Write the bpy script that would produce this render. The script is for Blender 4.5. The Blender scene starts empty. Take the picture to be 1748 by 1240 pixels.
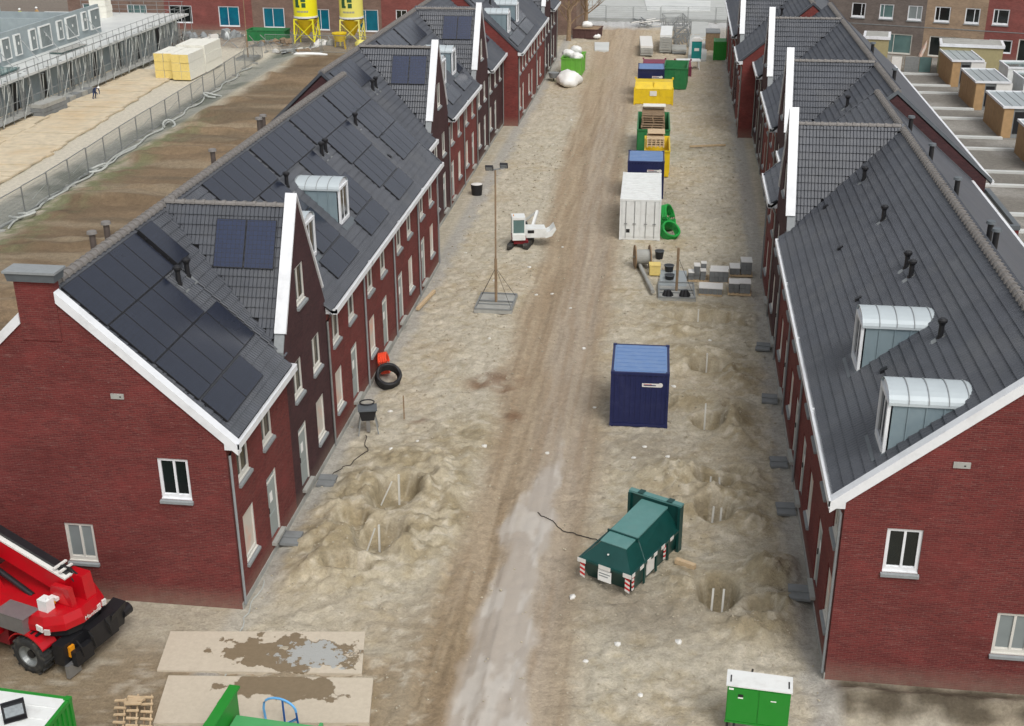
import bpy, bmesh, math, random
import numpy as np
from mathutils import Vector, Matrix
random.seed(7); rng=np.random.RandomState(11)
scene=bpy.context.scene
col=scene.collection
R=math.radians
# ------------------------------------------------------------------ camera, sky, sun, exposure
CAM_H=23.3
cam_d=bpy.data.cameras.new('camera'); cam=bpy.data.objects.new('camera',cam_d); col.objects.link(cam)
fpx=2095.38
ya=np.array([1178-874,620+300,-fpx]); ya/=np.linalg.norm(ya)
zb=-np.array([897-874,620-5400,-fpx]); zb-=zb@ya*ya; zb/=np.linalg.norm(zb)
xa=np.cross(ya,zb)
Rw=Matrix([list(xa),list(ya),list(zb)])
cam.matrix_world=Matrix.Translation((0,0,CAM_H))@Rw.to_4x4()
cam_d.sensor_fit='HORIZONTAL'; cam_d.sensor_width=36; cam_d.lens=36*fpx/1748
cam_d.clip_start=.5; cam_d.clip_end=6000
scene.camera=cam
SUN_EL=R(52); SUN_AZ=R(148)      # overcast: soft sun from behind-left of the camera
w=bpy.data.worlds.new("World"); scene.world=w; w.use_nodes=True
nt=w.node_tree; bg=nt.nodes['Background']
sky=nt.nodes.new('ShaderNodeTexSky'); sky.sky_type='NISHITA'; sky.sun_disc=False
sky.sun_elevation=SUN_EL; sky.sun_rotation=SUN_AZ; sky.air_density=1.0; sky.dust_density=4.0; sky.ozone_density=1
hs=nt.nodes.new('ShaderNodeHueSaturation'); hs.inputs['Saturation'].default_value=.22
nt.links.new(sky.outputs[0],hs.inputs['Color']); nt.links.new(hs.outputs[0],bg.inputs[0])
bg.inputs[1].default_value=.15
sd=bpy.data.lights.new('sun','SUN'); sd.energy=1.0; sd.angle=R(25); sd.color=(1,.98,.95)
so=bpy.data.objects.new('sun',sd); col.objects.link(so)
sv=Vector((math.sin(SUN_AZ)*math.cos(SUN_EL),math.cos(SUN_AZ)*math.cos(SUN_EL),math.sin(SUN_EL)))
so.rotation_euler=sv.to_track_quat('Z','Y').to_euler()
scene.view_settings.view_transform='Standard'; scene.view_settings.look='None'
scene.view_settings.exposure=.15; scene.view_settings.gamma=1
scene.render.engine='CYCLES'
# ------------------------------------------------------------------ materials
def srgb(r,g,b):
    f=lambda c:(c/255/12.92 if c/255<=.04045 else ((c/255+.055)/1.055)**2.4)
    return (f(r),f(g),f(b),1)
def mat(name,c,rough=.75,metal=0.,var=.12,scale=4.,bump=0.,bscale=25.,spec=.5,dirt=None,dscale=.8,damt=.3,coat=0):
    m=bpy.data.materials.new(name); m.use_nodes=True; t=m.node_tree; n=t.nodes; L=t.links
    p=n['Principled BSDF']; p.inputs['Roughness'].default_value=rough; p.inputs['Metallic'].default_value=metal
    p.inputs['Specular IOR Level'].default_value=spec
    if coat: p.inputs['Coat Weight'].default_value=coat; p.inputs['Coat Roughness'].default_value=.08
    g=n.new('ShaderNodeNewGeometry')
    nz=n.new('ShaderNodeTexNoise'); nz.inputs['Scale'].default_value=scale; nz.inputs['Detail'].default_value=6
    L.new(g.outputs['Position'],nz.inputs['Vector'])
    mx=n.new('ShaderNodeMix'); mx.data_type='RGBA'
    mx.inputs['A'].default_value=tuple(v*(1-var*1.6) for v in c[:3])+(1,)
    mx.inputs['B'].default_value=tuple(min(1,v*(1+var*1.6)) for v in c[:3])+(1,)
    L.new(nz.outputs['Fac'],mx.inputs['Factor']); out=mx.outputs['Result']
    if dirt:
        n2=n.new('ShaderNodeTexNoise'); n2.inputs['Scale'].default_value=dscale; n2.inputs['Detail'].default_value=8; n2.inputs['Roughness'].default_value=.65
        L.new(g.outputs['Position'],n2.inputs['Vector'])
        rp=n.new('ShaderNodeMapRange'); rp.inputs[1].default_value=.48; rp.inputs[2].default_value=.72; rp.inputs[4].default_value=damt
        L.new(n2.outputs['Fac'],rp.inputs[0])
        m2=n.new('ShaderNodeMix'); m2.data_type='RGBA'; m2.inputs['B'].default_value=dirt
        L.new(rp.outputs[0],m2.inputs['Factor']); L.new(out,m2.inputs['A']); out=m2.outputs['Result']
    L.new(out,p.inputs['Base Color'])
    if bump:
        n3=n.new('ShaderNodeTexNoise'); n3.inputs['Scale'].default_value=bscale; n3.inputs['Detail'].default_value=5
        L.new(g.outputs['Position'],n3.inputs['Vector'])
        b=n.new('ShaderNodeBump'); b.inputs['Strength'].default_value=bump; b.inputs['Distance'].default_value=.02
        L.new(n3.outputs['Fac'],b.inputs['Height']); L.new(b.outputs[0],p.inputs['Normal'])
    return m
def brick_mat(name,c1,c2,mortar,streak=.5,bw=.21,bh=.0625):
    m=bpy.data.materials.new(name); m.use_nodes=True; t=m.node_tree; n=t.nodes; L=t.links
    p=n['Principled BSDF']; p.inputs['Roughness'].default_value=.85; p.inputs['Specular IOR Level'].default_value=.25
    uv=n.new('ShaderNodeUVMap'); br=n.new('ShaderNodeTexBrick')
    br.inputs['Color1'].default_value=c1; br.inputs['Color2'].default_value=c2; br.inputs['Mortar'].default_value=mortar
    br.inputs['Scale'].default_value=1; br.inputs['Brick Width'].default_value=bw; br.inputs['Row Height'].default_value=bh
    br.inputs['Mortar Size'].default_value=.009; br.inputs['Mortar Smooth'].default_value=.3; br.inputs['Bias'].default_value=-.1
    L.new(uv.outputs[0],br.inputs['Vector'])
    def nz(sx,sy,s,det=6,ro=.6):
        mp=n.new('ShaderNodeMapping'); mp.inputs['Scale'].default_value=(sx,sy,1); L.new(uv.outputs[0],mp.inputs[0])
        q=n.new('ShaderNodeTexNoise'); q.inputs['Scale'].default_value=s; q.inputs['Detail'].default_value=det; q.inputs['Roughness'].default_value=ro
        L.new(mp.outputs[0],q.inputs['Vector']); return q
    def mix(a,bcol,fac,lo,hi,amt):
        mr=n.new('ShaderNodeMapRange'); mr.inputs[1].default_value=lo; mr.inputs[2].default_value=hi; mr.inputs[4].default_value=amt
        L.new(fac.outputs['Fac'],mr.inputs[0]); mm=n.new('ShaderNodeMix'); mm.data_type='RGBA'; mm.inputs['B'].default_value=bcol
        L.new(mr.outputs[0],mm.inputs['Factor']); L.new(a,mm.inputs['A']); return mm.outputs['Result']
    o=br.outputs['Color']
    o=mix(o,tuple(v*.55 for v in c1[:3])+(1,),nz(1,1.6,.55,8,.65),.42,.72,.55)
    o=mix(o,(.34,.22,.19,1),nz(1.2,9,1.1,9,.78),.54,.76,streak*.8)
    o=mix(o,tuple(min(1,v*1.6) for v in c1[:3])+(1,),nz(.5,.8,.9,7,.6),.5,.75,.45)
    o=mix(o,(.46,.34,.30,1),nz(3,14,1.9,4,.85),.62,.68,streak)
    # dusty splash band at the foot of the wall
    sx=n.new('ShaderNodeSeparateXYZ'); L.new(uv.outputs[0],sx.inputs[0]); mr=n.new('ShaderNodeMapRange'); mr.inputs[1].default_value=.05; mr.inputs[2].default_value=.8; mr.inputs[3].default_value=.75; mr.inputs[4].default_value=0; L.new(sx.outputs['Y'],mr.inputs[0])
    q=nz(1.2,1,2.2,7,.7); mm_=n.new('ShaderNodeMath'); mm_.operation='MULTIPLY'; L.new(mr.outputs[0],mm_.inputs[0]); L.new(q.outputs['Fac'],mm_.inputs[1]); mm=n.new('ShaderNodeMix'); mm.data_type='RGBA'; mm.inputs['B'].default_value=srgb(150,134,118); L.new(mm_.outputs[0],mm.inputs['Factor']); L.new(o,mm.inputs['A']); o=mm.outputs['Result']
    L.new(o,p.inputs['Base Color'])
    b=n.new('ShaderNodeBump'); b.inputs['Strength'].default_value=.5; b.inputs['Distance'].default_value=.012; b.invert=True
    L.new(br.outputs['Fac'],b.inputs['Height']); L.new(b.outputs[0],p.inputs['Normal'])
    return m
M={}
M['red']=brick_mat('red_brick',srgb(114,50,48),srgb(92,39,40),srgb(112,74,68))
M['red2']=brick_mat('red_brick_b',srgb(126,58,54),srgb(102,45,44),srgb(112,76,70),.25)
M['dark']=brick_mat('dark_purple_brick',srgb(76,48,50),srgb(60,39,43),srgb(72,56,56),.1)
M['brown']=brick_mat('brown_grey_brick',srgb(135,110,98),srgb(112,92,82),srgb(130,115,105),.4)
M['tan']=brick_mat('tan_brick',srgb(165,142,118),srgb(140,120,100),srgb(150,135,118),.4)
M['greyb']=brick_mat('grey_brick',srgb(120,110,103),srgb(98,90,86),srgb(120,112,106),.3)
M['farred']=brick_mat('far_red_brick',srgb(140,80,74),srgb(118,64,60),srgb(130,95,90),.25)
M['tile']=mat('dark_roof_tile',srgb(74,77,83),.5,var=.2,scale=1.1,bump=.15,bscale=60,spec=.5,dirt=srgb(102,102,101),dscale=.5,damt=.35)
M['ridge']=mat('weathered_ridge_tile',srgb(120,116,112),.7,var=.22,scale=5)
M['rbase']=mat('roof_underlay',(.012,.012,.013,1),.9,var=.1)
M['white']=mat('white_paint',srgb(224,226,228),.45,var=.03,scale=2,dirt=srgb(150,150,146),dscale=1.6,damt=.25)
M['wframe']=mat('off_white_frame',srgb(205,203,195),.5,var=.05,scale=3)
M['sill']=mat('grey_stone_sill',srgb(136,140,141),.7,var=.12,scale=8)
M['conc']=mat('concrete',srgb(160,160,154),.85,var=.14,scale=2.5,bump=.2,dirt=srgb(120,116,108),dscale=1.2,damt=.5)
M['concd']=mat('dark_concrete',srgb(126,129,129),.85,var=.15,scale=3,bump=.2,dirt=srgb(85,84,80),dscale=1,damt=.5)
M['lead']=mat('lead_grey',srgb(92,98,102),.5,var=.15,scale=4)
M['black']=mat('black_plastic',(.012,.012,.014,1),.45,var=.2)
M['rubber']=mat('tyre_rubber',(.028,.028,.027,1),.85,var=.3,scale=6,dirt=srgb(120,112,98),dscale=3,damt=.5)
M['steel']=mat('galvanised_steel',srgb(150,153,152),.45,.55,var=.15,scale=6)
M['zinc']=mat('zinc_sheet',srgb(122,138,144),.6,.0,var=.1,scale=1.3,dirt=srgb(96,116,128),dscale=1.1,damt=.6)
M['zinct']=mat('pale_zinc_roof',srgb(184,193,196),.5,.1,var=.05,scale=2)
M['wood']=mat('raw_timber',srgb(196,172,138),.8,var=.2,scale=6)
M['woodd']=mat('weathered_timber',srgb(140,118,92),.85,var=.25,scale=5)
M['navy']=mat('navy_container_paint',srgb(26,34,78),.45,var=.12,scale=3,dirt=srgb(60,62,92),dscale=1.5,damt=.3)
M['navyroof']=mat('pale_blue_roof_paint',srgb(104,133,176),.45,var=.08,scale=2,dirt=srgb(130,150,180),dscale=2.5,damt=.5)  # paler blue than the navy walls, for the container roofs
M['wcont']=mat('white_container_paint',srgb(222,224,221),.5,var=.04,scale=3,dirt=srgb(165,160,150),dscale=2,damt=.3)
M['green']=mat('bright_green_paint',srgb(30,132,40),.42,var=.06,scale=3,dirt=srgb(52,118,56),dscale=1.5,damt=.35)
M['greensk']=mat('faded_green_skip_paint',srgb(78,158,96),.45,var=.1,scale=3,dirt=srgb(112,145,98),dscale=1.5,damt=.4)
M['greend']=mat('mid_green_skip_paint',srgb(38,118,66),.5,var=.12,scale=3,dirt=srgb(80,115,80),dscale=1.5,damt=.4)
M['lime']=mat('lime_green_paint',srgb(105,172,62),.5,var=.12,scale=2,dirt=srgb(120,150,90),dscale=1.2,damt=.3)
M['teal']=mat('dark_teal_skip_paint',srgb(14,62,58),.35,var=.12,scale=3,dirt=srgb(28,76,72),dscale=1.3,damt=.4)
M['tealtop']=mat('pale_teal_lid_paint',srgb(88,132,128),.4,var=.1,scale=2.5,dirt=srgb(110,140,136),dscale=3,damt=.4)  # paler teal for the skip's hatches and the end board top
M['tealc']=mat('toilet_teal_plastic',srgb(16,128,124),.5,var=.06)
M['yellow']=mat('yellow_paint',srgb(222,190,28),.45,var=.06,scale=3,dirt=srgb(170,140,50),dscale=2,damt=.35)
M['silo']=mat('silo_yellow',srgb(232,222,36),.4,var=.05,scale=1)
M['silo2']=mat('silo_pale_yellow',srgb(226,216,110),.45,var=.05,scale=1)
M['logo']=mat('dark_green_print',srgb(42,84,48),.5)
M['mred']=mat('machine_red_paint',srgb(180,12,26),.32,var=.08,scale=2,spec=.5,coat=.15,dirt=srgb(140,40,36),dscale=2.2,damt=.4)
M['mredd']=mat('machine_dark_red',srgb(120,14,30),.4,var=.15,scale=3,dirt=srgb(90,50,45),dscale=2,damt=.4)
M['stripe_r']=mat('signal_red',srgb(196,36,40),.5)
M['orange']=mat('orange_pipe',srgb(226,72,38),.5,var=.1)
M['amber']=mat('amber_lamp_plastic',srgb(230,150,30),.3)
M['sheet']=mat('white_plastic_sheet',srgb(218,216,210),.5,var=.08,scale=6)
M['foam']=mat('insulation_cream',srgb(222,198,120),.8,var=.1,scale=6)
M['foamw']=mat('wrapped_white_foil',srgb(228,226,214),.5,var=.06,scale=4)
M['gwall']=mat('prefab_grey_panel',srgb(150,160,162),.75,var=.12,scale=1.2,dirt=srgb(120,130,134),dscale=.5,damt=.5)
M['deck']=mat('wet_concrete_deck',srgb(205,207,203),.5,var=.12,scale=.8,dirt=srgb(150,155,155),dscale=.4,damt=.5)
M['plate']=mat('dusty_road_plate',srgb(196,182,160),.8,var=.06,scale=2,bump=.15,dirt=srgb(138,122,100),dscale=.45,damt=1.0)
def plate_mat():
    m=bpy.data.materials.new('dusty_plate_with_mud'); m.use_nodes=True; t=m.node_tree;n=t.nodes;L=t.links; p=n['Principled BSDF']
    g=n.new('ShaderNodeNewGeometry')
    def nz(s,d,r): q=n.new('ShaderNodeTexNoise'); q.inputs['Scale'].default_value=s; q.inputs['Detail'].default_value=d; q.inputs['Roughness'].default_value=r; L.new(g.outputs['Position'],q.inputs['Vector']); return q.outputs['Fac']
    def mth(op,a,b):
        q=n.new('ShaderNodeMath'); q.operation=op
        for i,v in enumerate((a,b)):
            if isinstance(v,(int,float)): q.inputs[i].default_value=v
            else: L.new(v,q.inputs[i])
        return q.outputs[0]
    def ell(cx_,cy_,rx,ry,amp,ns,lo,hi):
        mp=n.new('ShaderNodeMapping'); mp.inputs['Location'].default_value=(-cx_/rx,-cy_/ry,0); mp.inputs['Scale'].default_value=(1/rx,1/ry,0); L.new(g.outputs['Position'],mp.inputs[0])
        ln=n.new('ShaderNodeVectorMath'); ln.operation='LENGTH'; L.new(mp.outputs[0],ln.inputs[0])
        v=mth('ADD',ln.outputs['Value'],mth('MULTIPLY',mth('SUBTRACT',ns,.5),amp)); mr=n.new('ShaderNodeMapRange'); mr.inputs[1].default_value=lo; mr.inputs[2].default_value=hi; mr.inputs[3].default_value=1; mr.inputs[4].default_value=0; L.new(v,mr.inputs[0]); return mr.outputs[0]
    N1=nz(1.6,7,.6); N2=nz(3.2,6,.65); N3=nz(7,8,.7)
    mud=mth('MAXIMUM',ell(-10.9,29.75,2.3,.85,2.6,N1,.9,.97),ell(-10.6,28.15,1.9,.6,2.2,N1,.9,.97))
    wat=ell(-10.1,29.8,1.2,.75,3.4,N2,.72,.8)
    def mixc(f,a,b):
        q=n.new('ShaderNodeMix'); q.data_type='RGBA'; L.new(f,q.inputs['Factor'])
        for k,v in (('A',a),('B',b)):
            if isinstance(v,tuple): q.inputs[k].default_value=v
            else: L.new(v,q.inputs[k])
        return q.outputs['Result']
    base=mixc(N3,srgb(176,164,144),srgb(208,197,178)); c=mixc(mud,base,mixc(N3,srgb(112,98,76),srgb(140,124,100))); c=mixc(mth('MULTIPLY',wat,.8),c,srgb(176,180,178))
    L.new(c,p.inputs['Base Color']); ro=mth('SUBTRACT',.85,mth('ADD',mth('MULTIPLY',mud,.3),mth('MULTIPLY',wat,.3))); L.new(ro,p.inputs['Roughness'])
    b=n.new('ShaderNodeBump'); b.inputs['Strength'].default_value=.4; b.inputs['Distance'].default_value=.03; L.new(mth('ADD',mud,N3),b.inputs['Height']); L.new(b.outputs[0],p.inputs['Normal']); return m
M['plate']=plate_mat()
M['mats']=mat('timber_mats',srgb(200,186,160),.75,var=.22,scale=1.6,dirt=srgb(188,156,108),dscale=.2,damt=.55)
M['shedw']=mat('shed_cladding',srgb(170,138,98),.75,var=.18,scale=2.5)
M['render']=mat('yellowish_render',srgb(160,150,112),.85,var=.1)
M['bag']=mat('white_big_bag',srgb(232,232,228),.7,var=.05,scale=5,bump=.4,bscale=8)
M['cable']=mat('dark_cable',srgb(60,54,48),.8)
M['hose']=mat('grey_hose',srgb(175,178,172),.6,var=.1)
M['blue']=mat('light_blue_tube',srgb(104,172,226),.35,var=.05)
M['blued']=mat('mid_blue_steel',srgb(40,92,160),.4)
M['greenhose']=mat('green_hose',srgb(28,150,62),.45,var=.1)
M['brownpipe']=mat('brown_grey_pipe',srgb(84,74,68),.7,var=.15)
M['rustbrown']=mat('rusty_dark_paint',srgb(84,58,54),.7,var=.25)
M['purple']=mat('maroon_paint',srgb(120,50,72),.6,var=.1)
M['silverbox']=mat('brushed_steel_box',srgb(150,150,150),.35,.6,var=.1,scale=5)
def pane_mat(name,c,rough=.06,spec=.6,var=.2,scale=1.):
    return mat(name,c,rough,var=var,scale=scale,spec=spec)
M['glass']=pane_mat('dark_window_glass',(.012,.016,.016,1))
M['frost']=mat('frosted_covered_pane',srgb(128,136,136),.35,var=.15,scale=1.2)
M['foil']=mat('foil_covered_pane',srgb(196,190,180),.35,var=.1,scale=1.3,dirt=srgb(222,150,120),dscale=.9,damt=.75)
M['tealglass']=mat('teal_foil_glass',srgb(20,104,124),.2,var=.3,scale=.9,dirt=srgb(20,70,110),dscale=.6,damt=.7)
M['greyglass']=mat('grey_green_glass',srgb(92,118,116),.15,var=.3,scale=.8)
M['roofglass']=mat('pale_roof_glazing',srgb(158,168,170),.3,var=.1,scale=.8)
M['door']=mat('grey_temporary_door',srgb(150,158,156),.5,var=.1,scale=2,dirt=srgb(128,136,134),dscale=1,damt=.4)
M['paper']=mat('white_paper_note',srgb(232,232,228),.8,var=.02)
M['lamp_glass']=mat('floodlight_lens',srgb(150,156,160),.15,.4,var=.2,scale=14)
# solar panel: black glass, faint cell grid
def panel_mat(ca=(.013,.0175,.032,1),cb=(.016,.021,.037,1)):
    m=bpy.data.materials.new('solar_glass'); m.use_nodes=True; t=m.node_tree;n=t.nodes;L=t.links
    p=n['Principled BSDF']; p.inputs['Roughness'].default_value=.22; p.inputs['Specular IOR Level'].default_value=.75
    uv=n.new('ShaderNodeUVMap'); br=n.new('ShaderNodeTexBrick'); br.offset=0
    br.inputs['Color1'].default_value=ca; br.inputs['Color2'].default_value=cb; br.inputs['Mortar'].default_value=(.009,.010,.014,1)
    br.inputs['Scale'].default_value=1; br.inputs['Brick Width'].default_value=.165; br.inputs['Row Height'].default_value=.165; br.inputs['Mortar Size'].default_value=.006
    L.new(uv.outputs[0],br.inputs['Vector'])
    g=n.new('ShaderNodeNewGeometry'); nz=n.new('ShaderNodeTexNoise'); nz.inputs['Scale'].default_value=.7; nz.inputs['Detail'].default_value=7
    L.new(g.outputs['Position'],nz.inputs['Vector'])
    mr=n.new('ShaderNodeMapRange'); mr.inputs[3].default_value=.14; mr.inputs[4].default_value=.34; L.new(nz.outputs['Fac'],mr.inputs[0]); L.new(mr.outputs[0],p.inputs['Roughness'])
    L.new(br.outputs['Color'],p.inputs['Base Color']); return m
M['panel']=panel_mat(); M['panelb']=panel_mat((.011,.02,.055,1),(.013,.024,.065,1))
# ------------------------------------------------------------------ mesh helpers
class MB:
    def __init__(s): s.v=[]; s.f=[]; s.m=[]; s.uv=[]
    def quad(s,pts,mi=0,uv=None):
        b=len(s.v); s.v+= [tuple(p) for p in pts]; s.f.append(tuple(range(b,b+len(pts)))); s.m.append(mi)
        s.uv.append(uv if uv else [(0,0)]*len(pts))
    def hexa(s,c,mi=0,mt=None):   # c: 8 corners, bottom 4 (ccw) then top 4; mt = material of the top face
        b=len(s.v); s.v+=[tuple(p) for p in c]
        for k,q in enumerate([(0,3,2,1),(4,5,6,7),(0,1,5,4),(1,2,6,5),(2,3,7,6),(3,0,4,7)]):
            s.f.append(tuple(b+i for i in q)); s.m.append(mt if (mt is not None and k==1) else mi); s.uv.append([(0,0),(1,0),(1,1),(0,1)])
    def box(s,x0,x1,y0,y1,z0,z1,mi=0,mt=None,tr=None):
        c=[(x0,y0,z0),(x1,y0,z0),(x1,y1,z0),(x0,y1,z0),(x0,y0,z1),(x1,y0,z1),(x1,y1,z1),(x0,y1,z1)]
        if tr: c=[tuple(tr@Vector(p)) for p in c]
        s.hexa(c,mi,mt)
    def beam(s,a,b,w,h=None,mi=0,up=(0,0,1)):
        a=Vector(a);b=Vector(b);h=h or w; d=(b-a).normalized(); u=Vector(up)
        if abs(d.dot(u))>.97: u=Vector((1,0,0))
        x=d.cross(u).normalized(); z=x.cross(d).normalized()
        x*=w/2; z*=h/2
        s.hexa([a-x-z,a+x-z,b+x-z,b-x-z,a-x+z,a+x+z,b+x+z,b-x+z],mi)
    def tube(s,pts,r,n=8,mi=0,closed=False):
        pts=[Vector(p) for p in pts]; N=len(pts); b=len(s.v)
        rr=r if hasattr(r,'__len__') else [r]*N
        for i,p in enumerate(pts):
            if closed: d=pts[(i+1)%N]-pts[i-1]
            else: d=pts[min(i+1,N-1)]-pts[max(i-1,0)]
            d=d.normalized() if d.length>1e-9 else Vector((0,0,1)); u=Vector((0,0,1)) if abs(d.z)<.9 else Vector((1,0,0))
            x=d.cross(u).normalized(); y=x.cross(d)
            for k in range(n):
                a=2*math.pi*k/n; q=p+(x*math.cos(a)+y*math.sin(a))*rr[i]; s.v.append(tuple(q))
        M_=N if closed else N-1
        for i in range(M_):
            j=(i+1)%N
            for k in range(n):
                l=(k+1)%n; s.f.append((b+i*n+k,b+j*n+k,b+j*n+l,b+i*n+l)); s.m.append(mi); s.uv.append([(0,0)]*4)
        if not closed:
            s.f.append(tuple(b+k for k in range(n))); s.m.append(mi); s.uv.append([(0,0)]*n)
            s.f.append(tuple(b+(N-1)*n+k for k in reversed(range(n)))); s.m.append(mi); s.uv.append([(0,0)]*n)
    def cyl(s,c,r,h,n=16,mi=0,axis=(0,0,1),r2=None):
        c=Vector(c); a=Vector(axis).normalized(); s.tube([c,c+a*h],[r,r if r2 is None else r2],n,mi)
    def prism(s,poly,y0,y1,mi=0,tr=None,mt=None):   # poly in (x,z), extruded along y
        n=len(poly); b=len(s.v); P=[(x,y0,z) for x,z in poly]+[(x,y1,z) for x,z in poly]
        if tr: P=[tuple(tr@Vector(p)) for p in P]
        s.v+=P
        s.f.append(tuple(range(b,b+n))); s.m.append(mi); s.uv.append([(0,0)]*n)
        s.f.append(tuple(range(b+2*n-1,b+n-1,-1))); s.m.append(mi); s.uv.append([(0,0)]*n)
        for i in range(n):
            j=(i+1)%n; s.f.append((b+j,b+i,b+n+i,b+n+j)); s.m.append(mi); s.uv.append([(0,0)]*4)
    def mesh(s,name,mats,smooth=False,flip=False):
        me=bpy.data.meshes.new(name)
        F=[tuple(reversed(f)) for f in s.f] if flip else s.f
        me.from_pydata(s.v,[],F)
        for mm in mats: me.materials.append(M[mm] if isinstance(mm,str) else mm)
        me.polygons.foreach_set('material_index',s.m)
        uvl=me.uv_layers.new(name='UVMap'); U=[]
        for uv in s.uv:
            U+= [c for p in (reversed(uv) if flip else uv) for c in p]
        uvl.data.foreach_set('uv',U)
        if smooth:
            me.polygons.foreach_set('use_smooth',[True]*len(me.polygons))
            try: me.set_sharp_from_angle(angle=R(35))
            except Exception: pass
        me.update(); return me
    def build(s,name,mats,parent=None,loc=(0,0,0),rz=0,smooth=False,flip=False):
        return place(name,s.mesh(name,mats if isinstance(mats,(list,tuple)) else [mats],smooth,flip),parent,loc,rz)
def place(name,me,parent=None,loc=(0,0,0),rz=0):
    o=bpy.data.objects.new(name,me); col.objects.link(o); o.parent=parent; o.location=loc
    if rz: o.rotation_euler.z=rz
    return o
def tag(o,label=None,cat=None,group=None,kind=None):
    if label: o['label']=label
    if cat: o['category']=cat
    if group: o['group']=group
    if kind: o['kind']=kind
    return o
def thing(name,label,cat,loc=(0,0,0),rz=0,group=None):
    o=bpy.data.objects.new(name,None); col.objects.link(o); o.location=loc; o.rotation_euler.z=rz; o.empty_display_size=.3
    return tag(o,label,cat,group)
def copy_tree(o,parent=None):
    c=o.copy(); col.objects.link(c)
    if parent: c.parent=parent
    for ch in o.children: copy_tree(ch,c)
    return c
# ------------------------------------------------------------------ terrain
_t={}
def vnoise(x,y,seed):
    if seed not in _t: _t[seed]=np.random.RandomState(seed).rand(256,256)
    g=_t[seed]; xi=np.floor(x).astype(int); yi=np.floor(y).astype(int); fx=x-xi; fy=y-yi
    fx=fx*fx*(3-2*fx); fy=fy*fy*(3-2*fy)
    a=g[xi%256,yi%256]; b=g[(xi+1)%256,yi%256]; c=g[xi%256,(yi+1)%256]; d=g[(xi+1)%256,(yi+1)%256]
    return (a*(1-fx)+b*fx)*(1-fy)+(c*(1-fx)+d*fx)*fy
def fbm(x,y,s,seed,o=4):
    r=0;a=1;t=0
    for k in range(o):
        r=r+a*vnoise(x*s*2**k+17.3*k,y*s*2**k+9.1*k,seed+k); t+=a; a*=.55
    return r/t
def sm(e0,e1,x):
    t=np.clip((x-e0)/(e1-e0),0,1); return t*t*(3-2*t)
HOLES=[(2.15,34.75,.72,1.0,.95),(3.6,33.9,.6,.5,.35),(2.15,40.0,.72,.75,.8),(2.2,42.1,.75,.65,.65),(3.2,43.2,.6,.5,.4),(2.0,47.4,.7,.7,.5),(3.1,49.0,.5,.6,.3),(2.0,53.3,.9,.65,.6),(1.8,59.7,1.9,.8,.4),(-9.85,39.9,.95,1.3,.75),(-9.75,36.7,1.1,1.1,.65),(-11.0,37.6,.6,.9,.4),(-10.4,34.6,.9,.5,.35)]
BUMPS=[(3.9,36.2,1.0,.9,.5),(4.1,34.2,.9,.7,.28),(3.3,32.9,1.0,.6,.28),(.7,42.3,1.3,1.1,.5),(3.4,41.2,.8,1.0,.3),(.9,40.0,.9,.7,.35),(2.2,41.05,.8,.35,.35),(3.1,47.3,.6,1.5,.38),(1.2,49.6,1.0,.8,.2),
(1.6,54.9,1.6,.9,.22),(3.3,53,.9,.8,.18),(1.2,57.6,1.6,.8,.2),(1,61.2,1.9,.6,.14),(-8.4,40.5,1.0,1.7,.4),(-8.5,36.5,1.1,1.6,.4),(-11.4,36.0,1.0,1.5,.4),(-11.3,40.3,.9,1.3,.35),(-10.0,42.6,1.8,.8,.3),(-10.6,34.3,1.5,.9,.26),(-7.6,44.8,1.3,1.6,.12),(.9,35.2,.5,1.1,.16),(3.4,39.6,.7,.6,.2),(3.3,52.0,.9,.5,.18),(.5,53.4,.7,.6,.14),(-11.9,38.4,.6,.6,.2),(-7.4,38.2,.7,1.0,.16)]
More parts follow.
